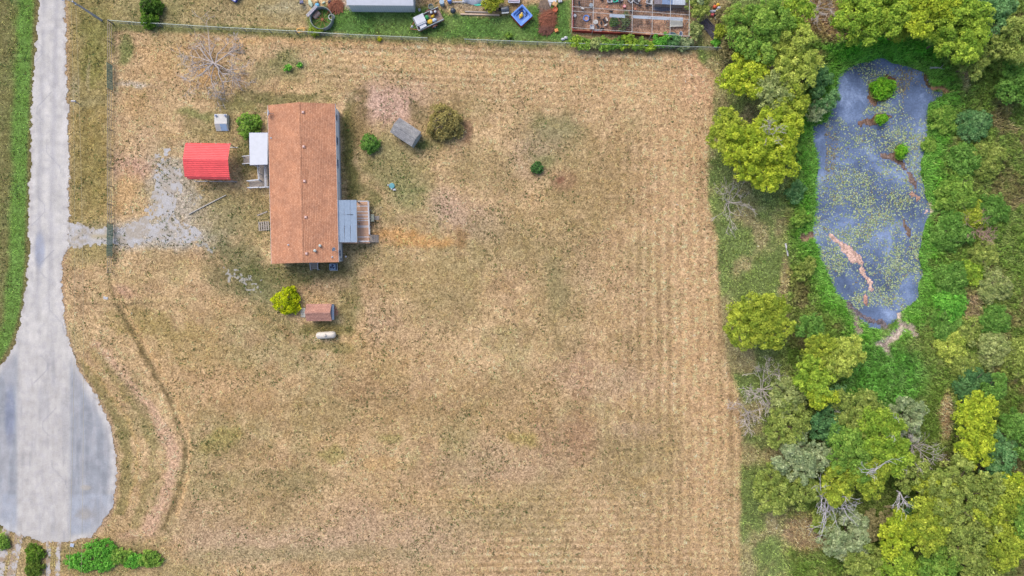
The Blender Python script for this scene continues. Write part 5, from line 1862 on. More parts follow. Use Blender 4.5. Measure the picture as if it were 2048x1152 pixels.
# playset tray
tr2 = thing('utility_cart', 'white-framed cart with pinkish bed at the top edge above the tub', 'cart', P(1028, 2, .5)[:2] + (0,), R(-2))
MB().box((0, .35, .5), (1.35, 1.2, .06)).build('bed', mat('pinkish_bed', C(176, 140, 140), .7, var=.2), tr2)
for p0, p1 in (((-.7, -.25, .62), (.7, -.25, .62)), ((-.7, -.25, .62), (-.7, .95, .62)), ((.7, -.25, .62), (.7, .95, .62)), ((-.7, -.05, .62), (.7, -.05, .62))):
    MB().bar(p0, p1, .08).build('frame_rail', mat('lilac_white', C(206, 210, 232), .5), tr2)
for dx in (-.6, .6):
    MB().lathe([(.1, -.05), (.24, -.05), (.25, 0), (.24, .05), (.1, .05)], 16, (dx, .3, .25), Matrix.Rotation(R(90), 3, 'Y')).build('wheel', BLACK, tr2)
    MB().bar((dx, -.2, .48), (dx, -.2, 0), .06).build('leg', GALV, tr2)

# hot tub
ht = thing('hot_tub', 'square blue plastic tub with red sides turned cornerwise on the lawn', 'hot tub', P(1043.5, 32, .5)[:2] + (0,), R(42))
hs = .98


def rsq(s, r, n=5):
    o_ = []
    for cx, cy, a0 in ((s - r, s - r, 0), (-s + r, s - r, 90), (-s + r, -s + r, 180), (s - r, -s + r, 270)):
        for i in range(n):
            a = R(a0 + 90 * i / (n - 1))
            o_.append((cx + r * math.cos(a), cy + r * math.sin(a)))
    return o_


def loops(rings, closed_bottom=True):
    b = MB()
    n = len(rings[0])
    vs_ = [p for r_ in rings for p in r_]
    fs_ = []
    for k in range(len(rings) - 1):
        for i in range(n):
            j = (i + 1) % n
            fs_.append((k * n + i, k * n + j, (k + 1) * n + j, (k + 1) * n + i))
    if closed_bottom:
        fs_.append(tuple((len(rings) - 1) * n + i for i in range(n)))
    return b.add(vs_, fs_)


ring = lambda s, r, z: [(x, y, z) for x, y in rsq(s, r)]
loops([ring(hs, .12, .70), ring(hs + .02, .14, .76), ring(hs, .14, .80), ring(hs - .14, .14, .80), ring(hs - .2, .18, .74), ring(hs - .26, .2, .55), ring(hs - .42, .2, .52), ring(hs - .46, .2, .3)]).build('shell', BLUE, ht, smooth=False)
for k in range(4):
    a = R(90 * k)
    for j in range(5):
        MB().box((math.cos(a) * .955 - math.sin(a) * (-.76 + .38 * j), math.sin(a) * .955 + math.cos(a) * (-.76 + .38 * j), .36), (.04, .37, .68), a).build('side_panel', REDBOARD if k != 0 else mat('orange_board', C(200, 130, 80), .8, var=.15), ht)
ty = thing('yellow_toy', 'bright yellow toy heap lying inside the blue tub', 'toy', P(1042.5, 32, .4)[:2] + (.31,), R(30))
MB().blob((0, 0, .2), (.28, .22, .2), 2, .2, 10, 7).build('body', YELLOW, ty, smooth=True)
MB().blob((.2, .22, .22), (.14, .13, .14), 3, .15).build('head', mat('pale_yellow', C(246, 220, 130), .5), ty, smooth=True)
MB().blob((-.2, -.14, .18), (.2, .1, .1), 5, .15).build('arm', YELLOW, ty, smooth=True)
ty = thing('dark_hose', 'dark curved hose lying in the right half of the blue tub', 'hose', P(1053, 29, .5)[:2] + (.56,))
MB().tube([(.34 * math.cos(R(a)) - .3, .34 * math.sin(R(a)), .06) for a in range(-60, 70, 13)], .06, 8).build('tube', NAVY, ty)
MB().blob((-.13, -.3, .06), (.08, .08, .06), 2, .05).build('nozzle', BLACK, ty)
ty = thing('black_pan', 'dark square pan in the upper corner of the blue tub', 'pan', P(1041.5, 20, .5)[:2] + (.55,), R(35))
loops([[(x, y, 0) for x, y in rsq(.2, .04)], [(x, y, .08) for x, y in rsq(.22, .05)], [(x, y, .08) for x, y in rsq(.19, .04)], [(x, y, .02) for x, y in rsq(.17, .04)]]).build('pan', NAVY, ty)
MB().box((.3, 0, .07), (.2, .05, .03)).build('handle', BLACK, ty)
# boards and boxes by the brush heap
for nm, lab, px, py, sx, sy, rz_, m_, hh in (('white_board', 'pale square board at the upper end of the brush heap', 1097.5, 8.5, .6, .5, -15, mat('pale_lilac_board', C(206, 212, 226), .6), .06), ('tan_box', 'tan cardboard box right of the pale square board', 1109.5, 9.5, .6, .5, -30, TAN, .3), ('orange_box', 'orange-tan box on grass at the lower right of the brush heap', 1112.5, 62, .42, .4, 20, mat('orange_tan', C(224, 150, 86), .7), .32), ('white_table', 'white sheet on the ground at the top edge above the brush heap', 1104, 1, 1.1, .5, -2, WHITE, .1), ('white_carton', 'small white carton at the top edge near the pen corner', 1120, 2.5, .5, .4, 10, WHITE2, .25)):
    t = thing(nm, lab, 'box' if hh > .2 else 'board', P(px, py, 0), R(rz_))
    MB().box((0, 0, hh / 2), (sx, sy, hh)).build('body', m_, t, bevel=.015)
    if hh > .2:
        MB().box((-sx * .26, 0, hh + .015), (sx * .46, sy * .98, .015), ry=R(-8)).build('flap', m_, t)
        MB().box((sx * .26, 0, hh + .018), (sx * .46, sy * .98, .015), ry=R(10)).build('flap', m_, t)
    else:
        MB().box((0, sy * .3, hh + .01), (sx, .05, .02)).build('batten', WHITE2, t)
for k, (px, py, lab) in enumerate(((1126, 79, 'left of two white plastic bags by the boundary fence'), (1132, 76, 'right of two white plastic bags by the boundary fence'))):
    ob = MB().blob((0, 0, .12), (.24, .18, .14), 20 + k, .28, 12, 7).build('plastic_bag', WHITE, None, smooth=True)
    ob.location = P(px, py, 0)
    tag(ob, lab, 'bag')
# junk west of the outbuilding
t = thing('lawn_chair', 'small blue-grey folding chair at the top edge left of the ring', 'chair', P(605, 7, 0), R(100))
CH = mat('chair_blue_grey', C(112, 116, 150), .7, var=.15)
MB().box((0, 0, .4), (.45, .45, .04)).build('seat', CH, t)
MB().box((-.26, 0, .68), (.05, .45, .55), ry=R(-12)).build('backrest', CH, t)
for dx, dy in ((-.2, -.2), (.2, -.2), (-.2, .2), (.2, .2)):
    MB().bar((dx, dy, .4), (dx * 1.1, dy, 0), .03).build('leg', GALV, t)
for nm, lab, px, py, s, m_ in (('green_scrap', 'pale green crumpled plastic left of the blue bag by the ring', 622, 8, (.26, .5, .12), mat('pale_green_scrap', C(186, 204, 180), .7, var=.2)), ('blue_bag', 'bright sky-blue bag at the top of the round ring', 635.5, 12, (.3, .3, .2), mat('sky_blue_bag', C(108, 186, 226), .5, var=.2)), ('tan_bag', 'round tan bag above the sky-blue bag at the top edge', 634.5, 4.5, (.28, .24, .22), mat('tan_bag', C(226, 192, 140), .7, var=.1)), ('pale_jug', 'small pale green jug right of the sky-blue bag', 648, 6, (.24, .12, .12), mat('pale_green_jug', C(206, 226, 206), .5)), ('dark_bag', 'dark bag with white patch at the top left of the stick pile', 660, 5, (.24, .22, .16), mat('dark_bag', C(74, 60, 70), .7, var=.3))):
    ob = MB().blob((0, 0, s[2]), s, px and int(px), .22, 12, 8, R(20)).build(nm, m_, None, smooth=True)
    ob.location = P(px, py, 0)
    tag(ob, lab, 'bag')
# blue boat at the top edge
bo = thing('small_boat', 'blue-edged white boat corner showing at the top edge, left half', 'boat', P(473, 7.5, 0), R(-30))
hull = [[(.0, .06, .1), (-2.8, .06, .1), (-2.8, 1.2, .1), (0, 1.2, .1)], [(.05, 0, .55), (-3.0, 0, .6), (-3.0, 1.3, .6), (.05, 1.3, .55)], [(-.04, .09, .56), (-2.9, .09, .6), (-2.9, 1.2, .6), (-.04, 1.2, .56)], [(-.1, .14, .42), (-2.8, .14, .45), (-2.8, 1.15, .45), (-.1, 1.15, .42)]]
loops(hull[:3], False).build('hull', BLUEM, bo)
MB().add([hull[2][0], hull[2][1], hull[2][2], hull[2][3], hull[3][0], hull[3][1], hull[3][2], hull[3][3]], [(4, 5, 6, 7), (0, 1, 5, 4), (1, 2, 6, 5), (2, 3, 7, 6), (3, 0, 4, 7)]).build('deck', WHITE, bo)
MB().box((-.9, .65, .52), (.3, 1.0, .05)).build('bench', WHITE2, bo)
MB().box((-.02, .95, .66), (.25, .3, .22)).build('motor', BLUEM, bo, bevel=.04)

# ================================================================ CHICKEN PEN
pn = thing('poultry_pen', 'wire-roofed poultry pen with red boards and pale poles at the top edge', 'pen', P(1143, 64, 0))
X = Px(pn)
POLE = mat('pale_pole_paint', C(206, 206, 204), .6, var=.1)
NR = -60


def pole3(name, q0, q1, r=.028, m_=POLE):
    return MB().tube([X.loc(*q0), X.loc(*q1)], r, 7).build(name, m_, pn)


TZ = 2.0
cols_x = (1144, 1186, 1264, 1304, 1340, 1378)
south = lambda x: 56 + (x - 1144) * .072
for x in cols_x:                                   # roof poles running away from the field, and posts
    pole3('roof_pole', (x - (x - 1264) * .0, south(x) - 1, TZ), (x + 2, NR, TZ))
    for yy in (south(x) - 1, south(x) - 34, south(x) - 75):
        q = X.loc(x + .5, yy, TZ)
        MB().tube([(q[0], q[1], 0), (q[0], q[1], TZ + .03)], .035, 8).build('post', POLE, pn)
for dy in (-1, -34, -43, -75):
    for x0, x1 in zip(cols_x[:-1], cols_x[1:]):
        pole3('cross_pole', (x0, south(x0) + dy, TZ + .03), (x1, south(x1) + dy, TZ + .03), .024)
for k, (x0, y0, x1, y1, m_) in enumerate(((1144, 64.5, 1192, 67, REDBOARD), (1192, 67, 1240, 69.5, REDBOARD), (1240, 69.5, 1285, 73, mat('rusty_board', C(126, 66, 54), .85, var=.25)), (1285, 73, 1330, 75.5, mat('rusty_board', C(126, 66, 54))), (1330, 75.5, 1378, 78, WOOD))):
    for j in range(2):
        a_, b2 = X.loc(x0, y0, 0), X.loc(x1, y1, 0)
        MB().bar((a_[0], a_[1], .2 + .36 * j), (b2[0], b2[1], .2 + .36 * j), .05, .34).build('board', m_, pn)
for j in range(2):
    for y0, y1 in ((64, 30), (30, -4), (-4, -40)):
        a_, b2 = X.loc(1145, y0, 0), X.loc(1145, y1, 0)
        MB().bar((a_[0], a_[1], .2 + .36 * j), (b2[0], b2[1], .2 + .36 * j), .05, .34).build('board', REDBOARD, pn)
b = MB()
for i in range(0, 60):                                   # netting over the roof
    x = 1144 + i * 4
    if x < 1378:
        b.tube([X.loc(x, south(x) - 1, TZ - .03), X.loc(x + 2, NR, TZ - .03)], .0045, 3, False)
for i in range(0, 28):
    y = -1 - i * 4
    b.tube([X.loc(1144, south(1144) + y, TZ - .035), X.loc(1378, south(1378) + y, TZ - .035)], .0045, 3, False)
b.build('netting', GALV, pn)['kind'] = 'stuff'
SHW = mat('white_roof_sheet', C(206, 216, 228), .5, var=.08, scale=3)
sl = thing('shade_roof', 'narrow white sheet roof running through the poultry pen', 'shelter roof', P(1295, 38, 0))
X = Px(sl)
for k, (x0, x1) in enumerate(((1219, 1250), (1266, 1296.5), (1297, 1334), (1334.5, 1366))):
    yc = 30 + (x0 - 1219) * .05
    ya = 30 + (x1 - 1219) * .05
    MB().sheet([X.loc(x0, yc + 4, .98 + .01 * (k % 2)), X.loc(x1, ya + 4.4, .98 + .01 * (k % 2)), X.loc(x1, ya - 2.2, 1.12), X.loc(x0, yc - 2, 1.12)], .025).build('roof_sheet', SHW, sl)
    for x in (x0 + 2, x1 - 2):
        q = X.loc(x, 31.5 + (x - 1219) * .05, .95)
        MB().box((q[0], q[1], .47), (.07, .07, .94)).build('post', WOOD, sl)
wp_ = thing('plywood_table', 'cream plywood table on blocks in the right corner of the pen', 'table', P(1351, 49, 0), R(3))
MB().box((0, 0, .45), (1.62, .85, .03), rx=R(12)).build('sheet', mat('cream_board', C(226, 222, 206), .7, var=.05), wp_)
for dx in (-.7, .7):
    MB().box((dx, .2, .24), (.15, .3, .48)).build('block', WOOD, wp_)
    MB().box((dx, -.3, .16), (.15, .2, .32)).build('block', WOOD, wp_)
co = thing('chicken_coop', 'coop with ribbed white and blue-grey roof at the top of the pen', 'coop', P(1340, 2, 1.3)[:2] + (0,), R(-2))
MB().box((0, .8, .6), (3.6, 2.2, 1.2)).build('wall', WOOD, co)
for k in range(12):
    MB().sheet([(-1.95 + k * .325, -.42, 1.28), (-1.95 + (k + 1) * .325 - .012, -.42, 1.28), (-1.95 + (k + 1) * .325 - .012, 2.0, 1.6), (-1.95 + k * .325, 2.0, 1.6)], .03).build('roof_sheet', mat('coop_blue_grey', C(140, 164, 200), .5, .1, var=.08) if k < 7 and k > 2 else (SHW if k >= 7 else mat('coop_brown', C(150, 140, 146), .7, var=.2)), co)
MB().box((-.6, -.32, .6), (.6, .04, .9)).build('door', mat('coop_door', C(150, 140, 130), .8), co)
ob = MB()
base_ = P(1325, 15, 0)
ob.sheet([(x - base_[0], y - base_[1], z) for x, y, z in reversed([P(1305, 8, .05), P(1345, 9, .05), P(1344, 21, .04), P(1325, 23, .07), P(1306, 20, .04)])], .03)
ob = ob.build('dark_tarp', mat('slate_tarp', C(104, 106, 124), .7, var=.15))
ob.location = base_
tag(ob, 'dark slate tarp spread on the pen floor in front of the coop', 'tarp')
# pen furniture
t = thing('wading_ring', 'blue-rimmed round pool with reddish soil in the left of the pen', 'pool', P(1172.5, 37, 0))
MB().lathe([(.26, .03), (.30, .16), (.36, .18), (.40, .16), (.40, 0)], 24).build('rim', BLUE, t, smooth=True)
MB().lathe([(0, .05), (.28, .05)], 24).build('floor', mat('clay_water', C(196, 148, 122), .6), t)
t = thing('stone_disc', 'pale round concrete disc on the pen floor', 'disc', P(1191.5, 44.5, 0))
MB().lathe([(.30, 0), (.30, .1), (.26, .13), (0, .13)], 22).build('disc', CONC, t)
MB().lathe([(.06, .13), (.05, .15), (0, .15)], 10).build('plug', WOOD, t)
t = thing('white_crate', 'white plastic crate by the red boards at the pen bottom', 'crate', P(1183.5, 56, 0), R(-2))
loops([[(x, y, 0) for x, y in rsq(.24, .04)], [(x, y, .4) for x, y in rsq(.27, .05)], [(x, y, .4) for x, y in rsq(.23, .04)], [(x, y, .2) for x, y in rsq(.22, .04)]]).build('tub', WHITE, t)
MB().box((0, .02, .42), (.2, .06, .03)).build('handle', GREYM, t)
for k, (px, lab) in enumerate(((1190.5, 'leftmost of three small white pails right of the crate'), (1195.5, 'middle of three small white pails right of the crate'), (1201, 'rightmost of three small white pails right of the crate'))):
    drum('pail', lab, 'pail', px, 61.5, .14, .28, WHITE, True, GREYM).__setitem__('group', 'white pails in the pen')
drum('feeder', 'red round feeder on the pen floor, upper middle', 'feeder', 1248.5, 13, .19, .3, mat('red_feeder', C(226, 96, 96), .5), False, mat('pink_lid', C(236, 170, 170), .5))
drum('feeder', 'dark pan with white centre in the left corner of the pen', 'feeder', 1149.5, 31.5, .22, .2, mat('dark_pan', C(70, 72, 76), .6), False, WHITE)
drum('water_drum', 'grey metal drum near the upper left pole crossing', 'drum', 1182, 11.5, .24, .5, GALV, False, GREYM)
for k, (px, py, w_, m_, lab) in enumerate(((1219, 1.5, .34, WHITE, 'white'), (1230, 1, .32, AQUA, 'aqua'), (1239.5, 1.5, .3, WHITE2, 'dull white'), (1261, 1.5, .34, WHITE, 'second white'), (1273, 2.5, .36, WHITE2, 'leaning white'), (1298, 3.5, .42, WHITE, 'large white'))):
    t = thing('nest_tub', f'{lab} tub in the row along the top edge of the pen' + (', rightmost' if k == 5 else ''), 'tub', P(px, py, 0), R(15 * k))
    loops([[(x, y, 0) for x, y in rsq(w_ * .8, .08)], [(x, y, .34) for x, y in rsq(w_, .1)], [(x, y, .34) for x, y in rsq(w_ * .88, .09)], [(x, y, .06) for x, y in rsq(w_ * .7, .08)]]).build('tub', m_, t)
    MB().blob((0, 0, .1), (w_ * .5, w_ * .4, .08), k, .2).build('bedding', mat('dark_bedding', C(70, 66, 62), .9, var=.2), t, smooth=True)
t = thing('pale_basin', 'white oval basin by the right end of the pen', 'basin', P(1361, 69, 0), R(80))
MB().lathe([(.2, 0), (.3, .2), (.26, .2), (.17, .05), (0, .05)], 20, (0, 0, 0), Matrix.Diagonal((1.3, .8, 1))).build('basin', WHITE2, t, smooth=True)
MB().lathe([(.0, .12), (.22, .12)], 20, (0, 0, 0), Matrix.Diagonal((1.3, .8, 1))).build('water', GLASS, t)
t = thing('teal_tub', 'flat teal paddling tub in the lower right of the pen', 'tub', P(1343, 70, 0), R(5))
MB().lathe([(.33, 0), (.36, .16), (.32, .16), (.3, .04), (0, .04)], 22, (0, 0, 0), Matrix.Diagonal((1.5, .8, 1))).build('tub', TEAL, t, smooth=True)
MB().lathe([(0, .1), (.31, .1)], 22, (0, 0, 0), Matrix.Diagonal((1.5, .8, 1))).build('water', GLASS, t)


# hens: one continuous body each (tail - back - breast - neck - head), legs as children
def hen(px, py, rz, mtl, label, sc=1.0):
    t = thing('hen', label, 'chicken', P(px, py, 0), rz, 'hens in the poultry pen')
    b = MB()
    b.tube([(-.27, 0, .40), (-.2, 0, .36), (-.13, 0, .30), (-.02, 0, .25), (.09, 0, .26), (.15, 0, .33), (.18, 0, .40), (.21, 0, .45), (.25, 0, .455), (.28, 0, .45)],
           [.02, .07, .10, .125, .115, .075, .05, .048, .035, .01], 10)
    b.build('body', mtl, t, smooth=True)
    MB().box((.215, 0, .505), (.06, .012, .035)).build('comb', REDBOARD, t)
    for s_ in (-1, 1):
        lg = MB()
        lg.tube([(-.01, s_ * .05, .16), (.0, s_ * .05, .08), (.0, s_ * .05, .01)], [.022, .012, .01], 6)
        for a in (-.5, 0, .5):
            lg.tube([(0, s_ * .05, .012), (.06 * math.cos(a), s_ * .05 + .06 * math.sin(a), .008)], .006, 4)
        lg.build('leg', YELLOW, t)
    t.scale = (sc,) * 3
    return t


HB = mat('black_feathers', C(40, 40, 48), .7, var=.2, scale=20)
HWf = mat('white_feathers', C(226, 222, 214), .8, var=.06, scale=20)
for k, (px, py, a, w_, lab) in enumerate(((1240, 6.5, 20, 0, 'black hen just below the dull white tub'), (1273, 6, 160, 0, 'black hen just below the leaning white tub'), (1280, 13, 0, 0, 'black hen left of the dark tarp, the left one of a pair'), (1293, 13.5, 190, 0, 'black hen left of the dark tarp, the right one of a pair'),
                                          (1204, 1.5, 10, 0, 'black hen at the top edge left of the white tubs'), (1158, 8, 90, 0, 'black hen alone in the upper left of the pen'), (1197, 36.5, 0, 0, 'black hen above the pale round disc'), (1207, 40, 50, 0, 'larger black hen right of the pale round disc'), (1209, 45, 110, 0, 'black hen just below the larger black hen'),
                                          (1213, 41, 300, 1, 'white hen among the black hens by the pen weeds'), (1202, 48, 80, 0, 'black hen lower right of the pale round disc'), (1195, 54, 130, 0, 'black hen above the three small pails'), (1211, 52, 30, 1, 'white hen near the lower left of the pen weeds'), (1204, 59, 0, 0, 'black hen beside the rightmost pail'), (1164, 18.5, 150, 1, 'pale hen alone under the upper left netting'), (1262, 23, 10, 0, 'black hen under the middle roof pole'), (1179, 38, 260, 0, 'black hen at the right rim of the blue pool'), (1222, 24.5, 0, 0, 'black hen at the left end of the white sheet roof'))):
    hen(px, py, R(a), HWf if w_ else HB, lab, 1.05)
for k, (px, py, lab) in enumerate(((1214, 14, 'pink plastic dish in the upper middle of the pen'), (1270, 18, 'pink plastic dish right of the middle roof pole'))):
    t = thing('pink_dish', lab, 'dish', P(px, py, 0))
    MB().lathe([(.1, 0), (.15, .1), (.12, .1), (.08, .02), (0, .02)], 14).build('dish', PINK, t)
    MB().lathe([(0, .06), (.11, .06)], 14).build('feed', TAN, t)

# heap of coloured bags beside the wood, black tarp strip
for k, (px, py, s, m_, lab) in enumerate(((1435, 11, (.22, .2, .18), YELLOW, 'yellow bag at the top of the coloured heap by the trees'), (1429, 15, (.26, .2, .18), ORANGE, 'orange-red bag at the left of the coloured heap by the trees'), (1437, 17, (.28, .18, .16), WHITE, 'white bag on the right of the coloured heap by the trees'),
                                          (1425, 24, (.36, .2, .16), WHITE, 'large white bag in the middle of the coloured heap by the trees'), (1433, 22.5, (.26, .2, .18), mat('pale_blue_cloth', C(186, 206, 230), .6), 'pale blue bag in the middle of the coloured heap by the trees'), (1424, 31, (.24, .22, .2), PINK, 'pink bag at the lower left of the coloured heap by the trees'),
                                          (1432, 31, (.26, .24, .2), NAVY, 'navy bag at the lower right of the coloured heap by the trees'), (1432, 37, (.22, .2, .16), WHITE2, 'off-white bag at the bottom of the coloured heap by the trees'))):
    ob = MB().blob((0, 0, s[2]), s, 40 + k, .25, 12, 8).build('rubbish_bag', m_, None, smooth=True)
    ob.location = P(px, py, 0)
    tag(ob, lab, 'bag', 'coloured rubbish bags by the trees')
q0 = P(1420, 58, 0)
b = MB()
rnd = random.Random(9)
pts = [(1406, 42), (1412, 50), (1420, 58), (1428, 68), (1436, 76)]
for k in range(7):
    ofs = (k - 3) * .17
    b.tube([(P(x, y)[0] - q0[0] + ofs * .8 + rnd.gauss(0, .05), P(x, y)[1] - q0[1] + ofs * .6 + rnd.gauss(0, .05), .09 + .05 * rnd.random()) for x, y in pts], .085, 6)
ob = b.build('black_tarp', mat('charcoal_tarp', C(84, 80, 92), .7, var=.25, scale=5))
ob.location = q0
tag(ob, 'crumpled charcoal tarp strip lying below the coloured bags', 'tarp')
# fallen logs
for (x0, y0), (x1, y1), r, lab, m_ in (((1858, 136), (1889, 139), .13, 'pale fallen log on the north bank of the pond', DEADW), ((1570, 487), (1575, 512), .13, 'grey fallen log in the grass west of the pond', DEADW), ((1765, 1012), (1800, 1015), .22, 'pale log lying in brown litter between the southern trees', mat('mossy_log', C(160, 150, 112), .9, var=.2))):
    a, b2 = P(x0, y0, 0), P(x1, y1, 0)
    d = (b2[0] - a[0], b2[1] - a[1])
    zz = max(gzp(x0, y0), WATER_Z)
    ob = MB().tube([(0, 0, r), (d[0] * .5, d[1] * .5 + .08, r * 1.05), (d[0], d[1], r)], [r, r * .9, r * .6], 10).tube([(d[0] * .6, d[1] * .6, r), (d[0] * .75 + .2, d[1] * .6 + .45, r + .15)], [r * .4, r * .15], 7).build('fallen_log', m_)
    ob.location = (a[0], a[1], zz)
    tag(ob, lab, 'log')
for px, py, lab, m_, s in ((212, 596, 'small white meter lid in the dry grass right of the road', WHITE2, (.5, .25)), (145, 1090, 'small blue-grey utility lid below the turning circle', mat('lid_blue_grey', C(176, 190, 214), .6), (.4, .36))):
    t = thing('water_meter', lab, 'water meter', P(px, py, 0), R(-12))
    MB().box((0, 0, .05), (s[0] + .08, s[1] + .08, .1)).build('frame', CONC, t)
    MB().box((0, 0, .11), (s[0], s[1], .03)).build('lid', m_, t)

# ================================================================ TREES AND SHRUBS
LEAF = leaf_mat('leaf', .32)
PAL = {'Y': ((218, 228, 78), (134, 162, 52)), 'YP': ((216, 226, 112), (140, 162, 68)), 'G': ((172, 202, 94), (102, 144, 60)), 'GY': ((194, 216, 84), (114, 152, 56)), 'O': ((188, 200, 108), (120, 142, 66)),
       'OY': ((204, 214, 84), (126, 150, 56)), 'D': ((124, 168, 104), (76, 120, 74)), 'P': ((198, 208, 160), (128, 150, 102)), 'PO': ((200, 208, 136), (132, 150, 86)), 'B': ((146, 212, 88), (88, 154, 58)), 'T': ((142, 182, 118), (86, 132, 78)),
       'DG': ((142, 184, 90), (90, 134, 58)), 'TD': ((178, 168, 120), (120, 118, 78))}


def leaves(nr, centres, radii, per, size, kind, flat=.8, upw=.55):
    """leaf quads spread over the outside of many small clumps"""
    m = len(centres)
    cen = np.repeat(centres, per, 0)
    rad = np.repeat(radii, per)
    d = nr.randn(m * per, 3)
    d /= np.linalg.norm(d, axis=1, keepdims=True) + 1e-9
    d[:, 2] = np.where(d[:, 2] < -.3, -d[:, 2], d[:, 2])
    rr = rad * (.45 + .6 * nr.rand(m * per) ** .6)
    pos = cen + d * rr[:, None] * np.array((1, 1, flat))
    n = d * .55 + np.array((0, 0, upw)) + nr.randn(m * per, 3) * .42
    n /= np.linalg.norm(n, axis=1, keepdims=True) + 1e-9
    a = np.cross(n, nr.randn(m * per, 3))
    a /= np.linalg.norm(a, axis=1, keepdims=True) + 1e-9
    b = np.cross(n, a)
    s = size * (.4 + 1.1 * nr.rand(m * per, 1) ** 1.3)
    V = np.stack([pos - a * s * .62, pos + a * s * .5 - b * s * .42, pos + a * s * .45 + b * s * .42 + n * s * .1], 1).reshape(-1, 3)
    F = np.arange(len(V)).reshape(-1, 3)
    c1, c2 = (np.array(PAL[kind][0], float), np.array(PAL[kind][1], float)) if isinstance(kind, str) else kind
    tc = np.repeat(np.clip(nr.rand(m) * 1.2 - .1, 0, 1), per) * .65 + .35 * nr.rand(m * per)
    col = c1 * tc[:, None] + c2 * (1 - tc[:, None])
    col = np.clip(lin(np.clip(col * (1 + .09 * nr.randn(m * per, 1)), 0, 255)) * K * 1.2, 0, .8)
    return V, F, np.repeat(col, 3, 0)


_seed = [100]


def tree(label, px, py, rpx, h, kind, name='tree', cat='tree', group=None, leaf=.25, dens=1.0, lobes=8, squash=.8, trunk=True, ex=1.0, rot=0.0, cl=.62, twigs=0, rnd_=False):
    """broad-leaved tree or shrub; px, py is the middle of its crown in the photograph, rpx its radius"""
    _seed[0] += 1
    nr = np.random.RandomState(_seed[0])
    rnd = random.Random(_seed[0])
    Rr = rpx * S * .97
    zc = max(h - Rr * squash * .75, h * .52)
    cx, cy, _ = P(px, py, zc)
    gu_, gv_ = 1024 + cx / S, 576 - cy / S
    g0 = max(gzp(gu_, gv_), WATER_Z)
    t = thing(name, label, cat, (cx, cy, g0), 0, group)
    # lobes of the crown, then clumps over the lobes
    L_ = []
    for i in range(lobes):
        a = 6.283 * i / lobes + rnd.random() * .7
        rr = Rr * (.42 + .36 * rnd.random()) if i < lobes - 2 else Rr * .22 * rnd.random()
        lr = Rr * (.22 + .22 * rnd.random()) if i < lobes - 2 else Rr * .44
        L_.append((math.cos(a) * rr * ex, math.sin(a) * rr, (zc - g0) + squash * Rr * ((.12 + .5 * rnd.random()) if i < lobes - 2 else .45) - .25 * Rr, lr))
    ca, sa = math.cos(R(rot)), math.sin(R(rot))
    L_ = [(x * ca - y * sa, x * sa + y * ca, z, r) for x, y, z, r in L_]
    cen, rad = [], []
    if rnd_:                       # round bushy shrub: clumps all over one dome
        for k in range(int(150 * dens)):
            a, el = rnd.random() * 6.283, math.asin(rnd.random() ** .8)
            q = Rr * (.62 + .36 * rnd.random()) * (1 + .10 * math.sin(3 * a + _seed[0]) + .06 * math.sin(7 * a))
            cen.append((math.cos(a) * math.cos(el) * q * ex, math.sin(a) * math.cos(el) * q, .15 + math.sin(el) * q * max(.5, (h - g0) / Rr * .62)))
            rad.append(Rr * .2 * (.6 + .7 * rnd.random()))
    for x, y, z, r in ([] if rnd_ else L_):
        rc = min(cl * .8, max(.16, r * .45))
        n_ = max(5, int(3.6 * (r / rc) ** 2 * dens))
        for k in range(n_):
            d = Vector((rnd.gauss(0, 1), rnd.gauss(0, 1), rnd.gauss(.25, .8))).normalized()
            q = .55 + .5 * rnd.random()
            cen.append((x + d.x * r * q, y + d.y * r * q, max(.12, z + d.z * r * q * squash)))
            rad.append(rc * (.55 + .7 * rnd.random()))
    cen, rad = np.array(cen), np.array(rad)
    per = int(np.clip(56 * (np.mean(rad) / .5) ** 2 * (.25 / leaf) ** 2, 16, 190))
    V, F, col = leaves(nr, cen, rad, per, leaf, kind)
    V[:, 2] = np.maximum(V[:, 2], .02)
    np_mesh('crown', V, F, LEAF, cols=col, parent=t)
    b = MB()
    tr = max(.035, Rr * .045)
    top = Vector((rnd.gauss(0, .15), rnd.gauss(0, .15), max(.3, (zc - g0) * .75)))
    b.tube([(0, 0, -.1), (top.x * .4, top.y * .4, top.z * .5), tuple(top)], [tr * 1.25, tr, tr * .7], 8)
    for x, y, z, r in L_:
        st = Vector((top.x * .6, top.y * .6, top.z * (.55 + .4 * rnd.random())))
        en = Vector((x, y, max(st.z + .05, z)))
        md = st.lerp(en, .5) + Vector((rnd.gauss(0, .1), rnd.gauss(0, .1), .12 * Rr))
        b.tube([tuple(st), tuple(md), tuple(en)], [tr * .6, tr * .4, tr * .15], 6)
        for k in range(3):
            e2 = en + Vector((rnd.gauss(0, r * .5), rnd.gauss(0, r * .5), abs(rnd.gauss(0, r * .4))))
            b.tube([tuple(md.lerp(en, .5)), tuple(e2)], [tr * .25, tr * .06], 4)
    b.build('trunk', BARK, t)
    return t


